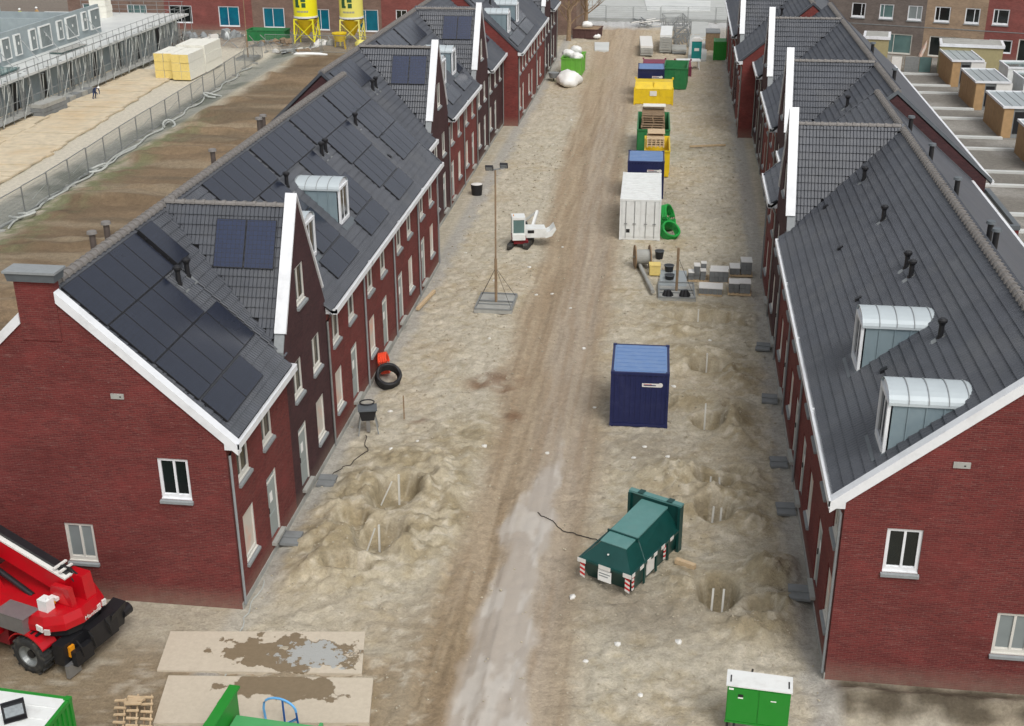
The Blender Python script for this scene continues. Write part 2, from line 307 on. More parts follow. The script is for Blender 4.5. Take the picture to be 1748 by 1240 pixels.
def height(x,y):
    street=sm(-13.3,-12.6,x)*sm(5.3,4.7,x)
    tr=sm(-9.6,-7.2,x+.02*(y-60))*sm(-2.2,-4.0,x+.02*(y-60))    # compacted track
    rg_=np.abs(fbm(x,y,1.1,13,3)-.5)+.45*np.abs(fbm(x,y,3.3,17,3)-.5)
    h=(fbm(x,y,.55,3,3)-.5)*.22*(1-.75*tr)+(fbm(x,y,2.6,9,4)-.5)*.2*(1-.7*tr)-rg_*.18*(1-.8*tr)
    wx=x+.5*(fbm(x*0,y,.12,21,2)-.5)*2+.02*(y-60)
    rt=fbm(x*4.2,y*.2,1.0,23,4)
    h=h+tr*(np.sin(wx*5.2)*.03+np.sin(wx*2.3+1)*.04+(rt-.5)*.16)-.05*tr
    for (a,b,rx,ry,d) in BUMPS:
        d=d*1.2; q=((x-a)/rx)**2+((y-b)/ry)**2; h=h+d*np.exp(-q)*(1+1.5*(fbm(x,y,1.7,31,4)-.5)-1.0*np.abs(fbm(x,y,2.6,35,3)-.5))*1.15
    for (a,b,rx,ry,d) in HOLES:
        q=np.sqrt(((x-a)/rx)**2+((y-b)/ry)**2)*(1+.35*(fbm(x,y,1.3,41,2)-.5)); h=h-d*1.15*(1-sm(.72,1.02,q))+.1*np.exp(-((q-1.25)/.22)**2)*(.4+fbm(x,y,2.0,43,2))
    # trench wheel-scrapes near the containers
    for (a,b) in ((3.6,76.5),(3.4,80.5),(3.9,86.5)):
        h=h-.14*np.exp(-((x-a)/1.5)**2-((y-b)/.45)**2)+.1*np.exp(-((x-a)/1.5)**2-((y-b-.7)/.4)**2)
    h=h*street
    # left plot: gardens with spoil ridges, ditch beside the fence
    lg=sm(-42.5,-40.5,x)*sm(-22,-25,x)*sm(20,30,y)*sm(140,132,y)
    h=h+lg*(.75*sm(.42,.75,fbm(x*.25,y,.34,55,4))+ .3*(fbm(x,y,.9,60,4)-.5))
    dt=np.exp(-((x+42.9+.028*(y-78)*1.0)/1.1)**2)*sm(142,136,y)
    h=h-.25*dt*(.6+.8*fbm(x,y,.6,71,3))
    # trench along the right near gable
    tg=sm(5.0,5.6,x)*sm(30.5,30.0,y)*sm(24,26,y)
    h=h+tg*(.35*np.exp(-((y-29.9)/.45)**2)*fbm(x,y,1.4,81,3)-.55*np.exp(-((y-28.6)/.5)**2)+.25*np.exp(-((y-27.6)/.4)**2)+.12*(fbm(x,y,2.4,83,3)-.5))
    fy=sm(138,150,y)*sm(-22,-14,x)*sm(8,2,x)*sm(166,158,y)
    h=h+fy*(fbm(x,y,.4,90,3)-.4)*.5
    ll=sm(-66,-60,x)*sm(-30,-38,x)*sm(134,139,y)*sm(150,147,y)
    h=h+ll*(fbm(x,y,.5,95,3)-.35)*1.1
    return h
def hz(x,y): return float(height(np.array([float(x)]),np.array([float(y)]))[0])
def ground():
    def seq(*seg):
        o=[]
        for a,b,s in seg: o+=list(np.arange(a,b,s))
        return np.array(o)
    X=seq((-2500,-300,400),(-300,-80,20),(-80,-60,2),(-60,-38,.4),(-38,-20,.5),(-20,-13.4,.3),(-13.4,5.4,.095),(5.4,16,.35),(16,42,.8),(42,100,8),(100,300,40),(300,2501,400))
    Y=seq((-300,10,50),(10,22,2),(22,46,.11),(46,66,.16),(66,100,.24),(100,175,.5),(175,220,2),(220,500,30),(500,4501,400))
    gx,gy=np.meshgrid(X,Y,indexing='ij'); x=gx.ravel(); y=gy.ravel()
    z=height(x,y)
    nx,ny=len(X),len(Y)
    me=bpy.data.meshes.new('ground')
    me.vertices.add(nx*ny); me.vertices.foreach_set('co',np.stack([x,y,z],1).ravel().astype(np.float32))
    i=np.arange(nx-1)[:,None]*ny+np.arange(ny-1)[None,:]; i=i.ravel()
    q=np.stack([i,i+ny,i+ny+1,i+1],1); nf=len(q)
    me.loops.add(nf*4); me.loops.foreach_set('vertex_index',q.ravel().astype(np.int32))
    me.polygons.add(nf); me.polygons.foreach_set('loop_start',np.arange(0,nf*4,4,dtype=np.int32)); me.polygons.foreach_set('loop_total',np.full(nf,4,dtype=np.int32))
    me.update(); me.polygons.foreach_set('use_smooth',[True]*nf)
    # colour zones (true surface colours: dry sand, compacted brown track, wet strip, gravel, turf)
    C=lambda *c: np.array(srgb(*c)[:3])
    sand=C(174,166,148); damp=C(156,142,112); brown=C(150,133,110); grey=C(162,153,141); wet=C(160,152,142); gravel=C(148,146,140); turf=C(112,116,84); soil=C(122,104,82); mudd=C(108,96,78)
    n1=fbm(x,y,.35,101,5); n2=fbm(x,y,1.6,111,4); n3=fbm(x,y,.09,121,4)
    c=sand[None]*(1+.16*(n2-.5)[:,None]); 
    def mixc(c,k,f): return c*(1-f[:,None])+k[None]*f[:,None]
    c=mixc(c,C(170,157,134),sm(.45,.7,n1)*.6)
    c=mixc(c,damp,sm(.52,.7,n2)*sm(.4,.62,n1)*.5)
    # darker sand colour over the dug pits and mounds
    dug=np.zeros_like(x)
    for (a,b,rx,ry,d) in HOLES+BUMPS: dug=np.maximum(dug,np.exp(-(((x-a)/(rx*1.25))**2+((y-b)/(ry*1.25))**2)))
    c=mixc(c,C(144,131,103),np.clip(dug*1.5*(.3+1.2*n2),0,1)*.8)
    c=mixc(c,C(186,176,154),np.clip(dug*1.6,0,1)*sm(.5,.66,fbm(x,y,1.2,211,4))*.6)
    far=sm(56,75,y); wx=x+.02*(y-60)+1.3*(fbm(x,y,.16,131,3)-.5)
    tr=sm(-7.9,-6.6,wx+.006*(y-30))*sm(-2.2,-3.6,wx)
    tcol=brown[None]*(1+.12*(fbm(x*3,y*.25,1.1,141,4)-.5)[:,None]*2)
    f=tr*(.85+.15*n1); c=c*(1-f[:,None])+tcol*f[:,None]
    lo=sm(-8.8,-7.5,x)*sm(-6.0,-7.2,x)*sm(31,25,y)
    # brown mud field around the lower left
    mud=np.maximum(sm(-9.0,-6.6,x+1.6*(n1-.5))*sm(-4.5,-5.4,x)*sm(35,31,y+2*(n1-.5)), sm(30.4,29.4,y+1.4*(n1-.5))*sm(-5,-8,x))
    c=mixc(c,C(138,121,96),mud*.85)
    # grey side of the track and the wet slurry strip
    g2=sm(-6.0,-5.0,wx)*sm(-3.0,-3.9,wx); c=mixc(c,grey,g2*.45)
    ln=fbm(x*4.5,y*.18,1.0,191,4); c=mixc(c,C(142,122,98),tr*sm(.52,.68,ln)*.4); c=mixc(c,C(174,159,136),tr*sm(.5,.34,ln)*.3)
    cxw=-4.15-.5*sm(42,33,y)+.1*sm(31,26,y)+.9*(fbm(x*0+2,y,.35,151,3)-.5); hw=.15+.8*sm(44.5,38,y)+.2*sm(34,28,y)
    e_=(hw-np.abs(x-cxw)+1.3*(fbm(x*1.5,y*.5,1.0,155,5)-.5)); ws=.88*sm(-.2,.3,e_)*sm(46.5,43.5,y+4*(n1-.5))
    c=mixc(c,wet,ws*.95); c=mixc(c,C(190,186,178),ws*sm(.5,.62,fbm(x*2,y*.5,1.2,157,4))*.5)
    wetmask=np.clip(ws+.3*g2*sm(70,40,y)*sm(.45,.6,n1),0,1)
    # dark churned lane left of the wet strip and by the lower left
    c=mixc(c,C(132,114,90),np.exp(-((x-cxw+1.35)/.75)**2)*sm(50,38,y)*sm(.35,.6,ln)*.6)
    # tracked-over flat light sand, dark clods
    cl=fbm(x,y,2.9,201,4); c=mixc(c,C(144,130,100),sm(.6,.78,cl)*(1-tr)*.4*sm(-13,-12,x)*sm(5,4,x)); c=mixc(c,C(198,190,173),sm(.42,.3,cl)*(1-tr)*.45)
    # reddish dirt patches
    for (a,b,r) in ((-7.4,51.0,1.0),(-8.3,50.2,.6),(-6.9,49.6,.5),(-6.3,47.2,.5),(-10.3,46.2,.4)):
        q=np.exp(-(((x-a)/r)**2+((y-b)/r)**2)); c=mixc(c,C(112,84,62),q*sm(.35,.6,n2)*.8)
    # darker ground colour around the skip and the blue container
    for (a,b,rx,ry) in ((-.6,44.8,2.0,1.4),(.2,33.2,2.3,1.5),(-1.2,34.2,1.6,1.6)):
        q=np.exp(-(((x-a)/rx)**2+((y-b)/ry)**2)); c=mixc(c,C(120,110,94),q*(.4+.6*n2)*.8)
    # grey rubble strip at the foot of the facades
    fo=np.maximum(sm(-12.2,-12.9,x+.8*(n2-.5)),sm(4.3,4.9,x+.8*(n2-.5)))*sm(-13.6,-13.3,x)*sm(5.8,5.5,x)
    c=mixc(c,C(156,153,146),fo*.8)
    fl=sm(-8,-11,x)*sm(28.2,30.6,y)*sm(34,31.6,y); c=mixc(c,C(176,168,150),fl*.55)
    nb=sm(31.3,30.6,y)*sm(30.9,31.5,y+.0*x)*0
    # far compacted brown band and ruts
    c=mixc(c,C(168,151,128),sm(100,128,y)*sm(-13,-8,x)*sm(6,0,x)*.5)
    # left gardens / ditch / mats zone
    lg=sm(-41.8,-40.2,x+1.5*(n1-.5))*sm(-19,-20,x)*sm(139,134,y); 
    gcol=soil[None]*(1+.5*(fbm(x*.3,y,.5,161,4)-.5)[:,None]*2); c=c*(1-lg[:,None])+gcol*lg[:,None]
    c=mixc(c,C(146,132,110),lg*sm(.5,.68,fbm(x*.2,y*1.3,.5,171,4))*.7)
    c=mixc(c,mudd,lg*sm(.55,.7,fbm(x*.2,y*1.3,.5,181,4))*.7)
    tf=sm(-43.4,-42,x)*sm(-38.0,-41,x+2.5*(n1-.5))*sm(112,92,y); c=mixc(c,turf,tf*sm(.36,.6,n2)*.9)
    di=sm(-45.8,-44.6,x)*sm(-41.6,-42.8,x)*sm(142,138,y); c=mixc(c,C(140,142,134),di*.85); c=mixc(c,C(100,104,94),di*sm(.5,.66,n1)*.8)
    lf=sm(-44.5,-45.6,x); c=mixc(c,C(200,193,176),lf*.9); c=mixc(c,C(132,128,118),sm(-56.4,-57.6,x))
    bk=sm(135,139,y+2*(n1-.5))*sm(-20,-26,x); c=mixc(c,C(118,106,96),bk*(.4+.6*n2))
    # right gardens
    rg=sm(15,16,x)*sm(60,70,y); c=mixc(c,C(120,117,111),rg*.9); c=mixc(c,C(160,157,150),rg*sm(.45,.65,n1)*.7)
    # dark trench at right gable
    tg=sm(5.2,5.8,x)*sm(30.8,30.5,y)*sm(28.9,29.6,y+.8*(n2-.5)); c=mixc(c,C(92,84,70),tg*(.55+.45*sm(.3,.5,n2))); c=mixc(c,C(150,138,112),sm(5,6,x)*sm(29,28.4,y)*.6)
    # far street end
    fe=sm(156,160,y+3*(n1-.5)); c=mixc(c,C(178,178,176),fe*sm(-24,-20,x)*sm(14,10,x)); 
    fe2=sm(170,172,y); c=mixc(c,C(205,204,200),fe2*sm(-5.5,-5,x)*sm(4,3.5,x)*.8)
    fb=sm(183,186,y); c=mixc(c,C(150,120,104),fb*sm(-6,-5,x))
    c=np.clip(c*(1+.14*sm(-14,-13.5,x)*sm(6.2,5.6,x)[...])[:,None],0,1)
    a=np.concatenate([c,wetmask[:,None]],1).astype(np.float32)
    at=me.color_attributes.new('zones','FLOAT_COLOR','POINT'); at.data.foreach_set('color',a.ravel())
    m=bpy.data.materials.new('site_ground'); m.use_nodes=True; t=m.node_tree;n=t.nodes;L=t.links; p=n['Principled BSDF']
    va=n.new('ShaderNodeVertexColor'); va.layer_name='zones'
    g=n.new('ShaderNodeNewGeometry')
    def nz(s,d,ro=.6):
        q=n.new('ShaderNodeTexNoise'); q.inputs['Scale'].default_value=s; q.inputs['Detail'].default_value=d; q.inputs['Roughness'].default_value=ro; L.new(g.outputs['Position'],q.inputs['Vector']); return q.outputs['Fac']
    a1=nz(11,8,.72); a2=nz(3.1,9,.66)
    def mrr(a,lo,hi):
        mr=n.new('ShaderNodeMapRange'); mr.inputs[1].default_value=.34; mr.inputs[2].default_value=.66; mr.inputs[3].default_value=lo; mr.inputs[4].default_value=hi; L.new(a,mr.inputs[0]); return mr.outputs[0]
    mu=n.new('ShaderNodeMath'); mu.operation='MULTIPLY'; L.new(mrr(a1,.84,1.14),mu.inputs[0]); L.new(mrr(a2,.84,1.13),mu.inputs[1])
    # less grain where the slurry is wet
    sub=n.new('ShaderNodeMix'); sub.data_type='FLOAT'; sub.inputs['B'].default_value=1; L.new(va.outputs['Alpha'],sub.inputs['Factor']); L.new(mu.outputs[0],sub.inputs['A'])
    vm=n.new('ShaderNodeVectorMath'); vm.operation='SCALE'; L.new(va.outputs['Color'],vm.inputs[0]); L.new(sub.outputs['Result'],vm.inputs['Scale'])
    L.new(vm.outputs[0],p.inputs['Base Color'])
    rr=n.new('ShaderNodeMapRange'); rr.inputs[3].default_value=.93; rr.inputs[4].default_value=.28; L.new(va.outputs['Alpha'],rr.inputs[0]); L.new(rr.outputs[0],p.inputs['Roughness'])
    p.inputs['Specular IOR Level'].default_value=.3
    b=n.new('ShaderNodeBump'); b.inputs['Distance'].default_value=.12; ad=n.new('ShaderNodeMath'); ad.operation='MULTIPLY_ADD'; ad.inputs[1].default_value=1.6; L.new(a2,ad.inputs[0]); L.new(a1,ad.inputs[2]); L.new(ad.outputs[0],b.inputs['Height']); st_=n.new('ShaderNodeMapRange'); st_.inputs[3].default_value=.6; st_.inputs[4].default_value=.1; L.new(va.outputs['Alpha'],st_.inputs[0]); L.new(st_.outputs[0],b.inputs['Strength']); L.new(b.outputs[0],p.inputs['Normal'])
    me.materials.append(m)
    o=place('ground',me); tag(o,'sandy rutted building site ground between the house rows','ground',kind='structure'); return o
ground()
# ------------------------------------------------------------------ houses
def clip(poly,a,b,c):   # keep a*x+b*z<=c
    out=[];n=len(poly)
    for i in range(n):
        p=poly[i];q=poly[(i+1)%n]; fp=a*p[0]+b*p[1]-c; fq=a*q[0]+b*q[1]-c
        if fp<=0: out.append(p)
        if fp*fq<0: t=fp/(fp-fq); out.append((p[0]+(q[0]-p[0])*t,p[1]+(q[1]-p[1])*t))
    return out
def wall(mb,outline,holes,mp,reveal=.13,mi=0,inward=1):
    # outline: convex polygon ccw in (a,z); holes: (a0,a1,z0,z1); mp(a,z,depth)->point
    A=sorted(set([p[0] for p in outline]+[h for q in holes for h in q[:2]])); Zs=sorted(set([min(p[1] for p in outline),max(p[1] for p in outline)]+[h for q in holes for h in q[2:]]))
    hp=[]
    n=len(outline)
    for i in range(n):
        (x0,z0),(x1,z1)=outline[i],outline[(i+1)%n]; a=z1-z0;b=x0-x1; hp.append((a,b,a*x0+b*z0))
    for i in range(len(A)-1):
        for j in range(len(Zs)-1):
            ca,cz=(A[i]+A[i+1])/2,(Zs[j]+Zs[j+1])/2
            if any(h[0]<ca<h[1] and h[2]<cz<h[3] for h in holes): continue
            P=[(A[i],Zs[j]),(A[i+1],Zs[j]),(A[i+1],Zs[j+1]),(A[i],Zs[j+1])]
            for h in hp:
                P=clip(P,*h)
                if len(P)<3: break
            if len(P)>=3: mb.quad([mp(a,z,0) for a,z in P],mi,[(a,z) for a,z in P])
    for (a0,a1,z0,z1) in holes:
        for (p,q) in (((a0,z0),(a1,z0)),((a1,z0),(a1,z1)),((a1,z1),(a0,z1)),((a0,z1),(a0,z0))):
            mb.quad([mp(*p,0),mp(*q,0),mp(*q,reveal),mp(*p,reveal)],mi,[(p[0],p[1]),(q[0],q[1]),(q[0]+.1,q[1]+.1),(p[0]+.1,p[1]+.1)])
_wc={}
def window(parent,loc,rz,w,h,pane='glass',nm='window',mull=(.5,),label=None,frame='wframe',bot=.15,sill=True,side=.085):
    key=(round(w,2),round(h,2),pane,mull,frame,bot,side)
    if key not in _wc:
        f=MB(); y0,y1=.05,.12
        f.box(0,side,y0,y1,0,h); f.box(w-side,w,y0,y1,0,h); f.box(side,w-side,y0,y1,0,bot); f.box(side,w-side,y0,y1,h-side,h)
        for m_ in mull: f.box(w*m_-.035,w*m_+.035,y0+.003,y1,bot,h-side)
        f.box(side,w-side,y0+.03,y1,bot,bot+.035); f.box(0.002,w-.002,y0-.055,y0,-.0,.03)
        ps=[]; xs=[side]+[w*m_ for m_ in mull]+[w-side]
        for a,b in zip(xs[:-1],xs[1:]):
            q=MB(); q.box(a,b,y0+.04,y0+.05,bot,h-side); ps.append(q.mesh('pane',[pane]))
        s=MB(); s.hexa([(-.04,-.09,-.13),(w+.04,-.09,-.13),(w+.04,.05,-.13),(-.04,.05,-.13),(-.04,-.09,-.04),(w+.04,-.09,-.04),(w+.04,.05,-.002),(-.04,.05,-.002)])
        _wc[key]=(f.mesh('window_frame',[frame]),ps,s.mesh('sill',['sill']))
    f,ps,s=_wc[key]
    o=place(nm,f,parent,loc,rz)
    if label: o['label']=label
    for q in ps: place('pane',q,o)
    if sill: place('sill',s,o)
    return o
_dc={}
def door(parent,loc,rz,w,h,label=None):
    if 'd' not in _dc:
        f=MB(); f.box(0,.07,.04,.12,0,h); f.box(w-.07,w,.04,.12,0,h); f.box(.07,w-.07,.04,.12,h-.3,h-.24); f.box(.07,w-.07,.04,.12,h-.07,h)
        l=MB(); l.box(.07,w-.07,.08,.12,.02,h-.3)
        l.box(.16,w-.16,.066,.08,.12,.9); l.box(.16,w-.16,.066,.08,1.0,h-.4)
        t=MB(); t.box(.07,w-.07,.09,.11,h-.24,h-.07)
        hn=MB(); hn.box(.13,.17,.03,.08,1.05,1.25)
        pp=MB(); pp.box(.36,.62,.058,.065,1.35,1.72)
        st=MB(); st.box(-.03,w+.03,-.16,.12,-.12,-.002)
        _dc['d']=[x.mesh(n_,[m_]) for x,n_,m_ in ((f,'door_frame','wframe'),(l,'door_leaf','door'),(t,'transom_pane','frost'),(hn,'handle','black'),(pp,'paper_note','paper'),(st,'threshold','conc'))]
    f,l,t,hn,pp,st=_dc['d']
    o=place('door',f,parent,loc,rz)
    for n_,q in (('door_leaf',l),('transom_pane',t),('handle',hn),('paper_note',pp),('threshold',st)): place(n_,q,o)
    return o
TW,TG=.3,.36
def tile_mesh(simple=False):
    m=MB()
    prof=[(0,0),(.02,.032),(.13,.032),(.15,0),(.17,.032),(.28,.032),(.3,0)] if not simple else [(0,0),(.075,.027),(.15,0),(.225,.027),(.3,0)]
    L_=TG+.02; hb=.05 if not simple else .055
    for (a,b) in zip(prof[:-1],prof[1:]):
        x0,z0=a;x1,z1=b
        m.quad([(x0,0,z0+hb),(x1,0,z1+hb),(x1,L_,z1+.004),(x0,L_,z0+.004)])
        m.quad([(x0,0,z0+hb-.018),(x1,0,z1+hb-.018),(x1,0,z1+hb),(x0,0,z0+hb)])
    return m
TILE=tile_mesh().mesh('tile',['tile']); TS=tile_mesh(); TSS=tile_mesh(True)
class Field:
    """places tiles on a slope; individual ones as objects, the rest joined"""
    def __init__(s,simple=False): s.ind=[]; s.rest=[]; s.src=TSS if simple else TS
    def add(s,org,es,n,ncol,nrow,keep,want=lambda c:False,half=False):
        es=Vector(es).normalized(); n=Vector(n).normalized(); eu=es.cross(n)
        for r_ in range(nrow):
            for c_ in range(ncol):
                o=Vector(org)+eu*(c_*TW)+es*(r_*TG); ctr=o+eu*TW/2+es*TG/2
                if not keep(ctr): continue
                j=(random.uniform(-.004,.004)); Mx=Matrix((( eu.x,es.x,n.x,o.x+n.x*j),(eu.y,es.y,n.y,o.y+n.y*j),(eu.z,es.z,n.z,o.z+n.z*j),(0,0,0,1)))
                (s.ind if want(ctr) else s.rest).append((Mx,ctr))
    def finish(s,parent,camera_local):
        s.ind.sort(key=lambda t:(t[1]-camera_local).length)
        s.rest+=s.ind[300:]; s.ind=s.ind[:300]
        for Mx,_ in s.ind:
            o=bpy.data.objects.new('tile',TILE); col.objects.link(o); o.parent=parent; o.matrix_local=Mx
        if s.rest:
            v0=np.array(s.src.v); nv=len(v0); fs=np.array(s.src.f); N=len(s.rest)
            Ms=np.array([[list(r) for r in Mx] for Mx,_ in s.rest])
            V=np.einsum('nij,kj->nki',Ms[:,:3,:3],v0)+Ms[:,None,:3,3]
            F=(fs[None]+ (np.arange(N)*nv)[:,None,None]).reshape(-1,4)
            me=bpy.data.meshes.new('roof_tiles'); me.from_pydata(V.reshape(-1,3).tolist(),[],F.tolist()); me.materials.append(M['tile'])
            o=place('roof_tiles',me,parent); o['kind']='stuff'
_rt=None
def ridge_tiles(parent,a,b,r=.14,indiv=True,step=.36):
    global _rt
    a=Vector(a);b=Vector(b); n=max(1,round((b-a).length/step)); d=(b-a)/n
    def one(mb,base,d_,rr):
        L_=d_.length; dn=d_.normalized(); x=dn.cross(Vector((0,0,1))).normalized(); K=6; e=[]
        for t,rad in ((-.02,rr*1.22),(.22*L_,rr*1.22),(.22*L_+.001,rr),(L_,rr*.93)):
            e.append([base+dn*(t if t<.05*L_ or t>1 else t)+x*math.cos(math.pi*k/K)*rad+Vector((0,0,1))*math.sin(math.pi*k/K)*rad for k in range(K+1)])
        for i in range(3):
            for k in range(K): mb.quad([e[i][k],e[i][k+1],e[i+1][k+1],e[i+1][k]])
        mb.quad(e[0])
    if indiv:
        mb=MB(); one(mb,Vector((0,0,0)),d,r); me=mb.mesh('ridge_tile',['ridge'])
        for i in range(n): place('ridge_tile',me,parent,a+d*i)
    else:
        mb=MB()
        for i in range(n): one(mb,a+d*i,d,r)
        o=mb.build('ridge_tiles','ridge',parent); o['kind']='stuff'
_vp={}
def vent_pipe(parent,loc,flash_dir,k):
    # loc on roof plane, local. flash_dir: +1 roof rises towards +x, -1 towards -x
    key=(flash_dir,round(k,2))
    if key not in _vp:
        m=MB(); m.cyl((0,0,-.15),.085,.75,14); m.cyl((0,0,.0),.12,.1,12)
        c=MB(); c.cyl((0,0,.58),.15,.07,16); c.cyl((0,0,.65),.15,.05,16,r2=.08); c.cyl((0,0,.5),.1,.08,12,r2=.13)
        f=MB(); w_=.26; a,b=-.3,.18
        f.hexa([(a,-w_/2,a*k*flash_dir+.045),(b,-w_/2,b*k*flash_dir+.045),(b,w_/2,b*k*flash_dir+.045),(a,w_/2,a*k*flash_dir+.045),(a,-w_/2,a*k*flash_dir+.085),(b,-w_/2,b*k*flash_dir+.085),(b,w_/2,b*k*flash_dir+.085),(a,w_/2,a*k*flash_dir+.085)]) if flash_dir<0 else None
        if flash_dir>0:
            a,b=-.18,.18; f=MB(); a,b=-.3,.1
            f.hexa([(a,-w_/2,a*k+.045),(b,-w_/2,b*k+.045),(b,w_/2,b*k+.045),(a,w_/2,a*k+.045),(a,-w_/2,a*k+.085),(b,-w_/2,b*k+.085),(b,w_/2,b*k+.085),(a,w_/2,a*k+.085)])
        else:
            a,b=-.1,.3; f=MB()
            f.hexa([(a,-w_/2,-a*k+.045),(b,-w_/2,-b*k+.045),(b,w_/2,-b*k+.045),(a,w_/2,-a*k+.045),(a,-w_/2,-a*k+.085),(b,-w_/2,-b*k+.085),(b,w_/2,-b*k+.085),(a,w_/2,-a*k+.085)])
        _vp[key]=(m.mesh('vent_pipe',['black'],True),c.mesh('cap',['black'],True),f.mesh('flashing',['steel']))
    m,c,f=_vp[key]; o=place('vent_pipe',m,parent,loc); place('cap',c,o); place('flashing',f,o); return o
_dm={}
def dormer(parent,S,k,zb,d0,u,wd=1.42,hs_=1.62):
    """S(d,u,z) maps to local; arch topped zinc dormer"""
    zs=zb+hs_; Ld=hs_/k; ztop=.27
    def cheek(uu):
        side=MB(); e=.03 if uu==0 else -.03
        side.hexa([S(d0,u+uu,zb-.25),S(d0+Ld+.1,u+uu,zs-.35),S(d0+Ld+.1,u+uu+e,zs-.35),S(d0,u+uu+e,zb-.25),S(d0,u+uu,zs),S(d0+Ld+.1,u+uu,zs),S(d0+Ld+.1,u+uu+e,zs),S(d0,u+uu+e,zs)])
        for i in range(1,4):
            dd_=d0+Ld*i/4; o_=-.02 if uu==0 else .02
            side.beam(S(dd_,u+uu+o_,zb+k*(dd_-d0)-.05),S(dd_,u+uu+o_,zs),.02,.04)
        return side
    K=10; roof=MB()
    def arc(t,off=0):
        a=math.pi*t/K; return u+wd/2-math.cos(a)*(wd/2+.06+off), zs-.02+math.sin(a)*(ztop+.06+off)
    nseg=5
    for i in range(K):
        (u0,z0),(u1,z1)=arc(i),arc(i+1)
        for s_ in range(nseg):
            a=-.08+(Ld+.75)*s_/nseg; b=-.08+(Ld+.75)*(s_+1)/nseg
            roof.quad([S(d0+a,u0,z0),S(d0+b,u0,z0),S(d0+b,u1,z1),S(d0+a,u1,z1)])
            if s_: 
                (w0,y0),(w1,y1)=arc(i,.025),arc(i+1,.025)
                roof.hexa([S(d0+a-.012,u0,z0),S(d0+a+.012,u0,z0),S(d0+a+.012,u1,z1),S(d0+a-.012,u1,z1),S(d0+a-.012,w0,y0),S(d0+a+.012,w0,y0),S(d0+a+.012,w1,y1),S(d0+a-.012,w1,y1)],1)
    # bottom lips
    for uu in (-.06,wd+.02): roof.hexa([S(d0-.08,u+uu,zs-.09),S(d0+Ld+.4,u+uu,zs-.09),S(d0+Ld+.4,u+uu+.04,zs-.09),S(d0-.08,u+uu+.04,zs-.09),S(d0-.08,u+uu,zs),S(d0+Ld+.4,u+uu,zs),S(d0+Ld+.4,u+uu+.04,zs),S(d0-.08,u+uu+.04,zs)])
    root=roof.build('dormer',['zinct','sill'],parent)
    for uu in (0,wd): cheek(uu).build('cheek','zinc',root)
    # front: white face with arch and window
    fr=MB(); pts=[]
    for i in range(K+1):
        a=math.pi*i/K; pts.append((u+wd/2-math.cos(a)*wd/2,zs-.02+math.sin(a)*ztop))
    fr.quad([S(d0-.02,a,b) for a,b in pts]+[S(d0-.02,u+wd,zs-.1),S(d0-.02,u,zs-.1)])
    def fb(a0,a1,z0,z1,t=.06): fr.hexa([S(d0-.03-t,a0,z0),S(d0+.05,a0,z0),S(d0+.05,a1,z0),S(d0-.03-t,a1,z0),S(d0-.03-t,a0,z1),S(d0+.05,a0,z1),S(d0+.05,a1,z1),S(d0-.03-t,a1,z1)])
    fb(u,u+.13,zb-.05,zs); fb(u+wd-.13,u+wd,zb-.05,zs); fb(u+.13,u+wd-.13,zb-.05,zb+.14,.08); fb(u+.13,u+wd-.13,zs-.1,zs); fb(u+wd/2-.04,u+wd/2+.04,zb+.14,zs-.1,.02)
    w_=fr.build('window_frame','white',root)
    for a0,a1 in ((u+.13,u+wd/2-.04),(u+wd/2+.04,u+wd-.13)):
        p=MB(); p.hexa([S(d0-.04,a0,zb+.14),S(d0+.0,a0,zb+.14),S(d0+.0,a1,zb+.14),S(d0-.04,a1,zb+.14),S(d0-.04,a0,zs-.1),S(d0,a0,zs-.1),S(d0,a1,zs-.1),S(d0-.04,a1,zs-.1)]); 
        p.build('pane','glass',root)
    ap=MB(); ap.hexa([S(d0-.35,u-.08,zb-.28),S(d0,u-.08,zb+.02),S(d0,u+wd+.08,zb+.02),S(d0-.35,u+wd+.08,zb-.28),S(d0-.35,u-.08,zb-.21),S(d0,u-.08,zb+.09),S(d0,u+wd+.08,zb+.09),S(d0-.35,u+wd+.08,zb-.21)]); ap.build('flashing','lead',root)
    return root
_pn={}
def panel(parent,S,k,z0r,d_hi,d_lo,u0,u1,dz=.13,name='solar_panel'):
    """d_hi..d_lo slope range in depth (d_hi uphill, larger)"""
    c=1/math.sqrt(1+k*k); s_=k*c
    def P(d,u,n): return S(d-n*s_,u,z0r+k*d+n*c)
    m=MB(); g=.006
    a,b=d_lo+g*.5,d_hi-g*.5; p,q=u0+g,u1-g
    lo=[P(a,p,dz),P(b,p,dz),P(b,q,dz),P(a,q,dz)]; hi=[P(a,p,dz+.035),P(b,p,dz+.035),P(b,q,dz+.035),P(a,q,dz+.035)]
    m.hexa(lo+hi,1)
    t=.022; du=t; dd=t*c
    H=[P(a+dd,p+du,dz+.0365),P(b-dd,p+du,dz+.0365),P(b-dd,q-du,dz+.0365),P(a+dd,q-du,dz+.0365)]
    Ls=(b-a)/c
    m.quad(H,0,[(0,0),(Ls,0),(Ls,q-p),(0,q-p)])
    o=m.build(name,['panel','black'],parent)
    return o
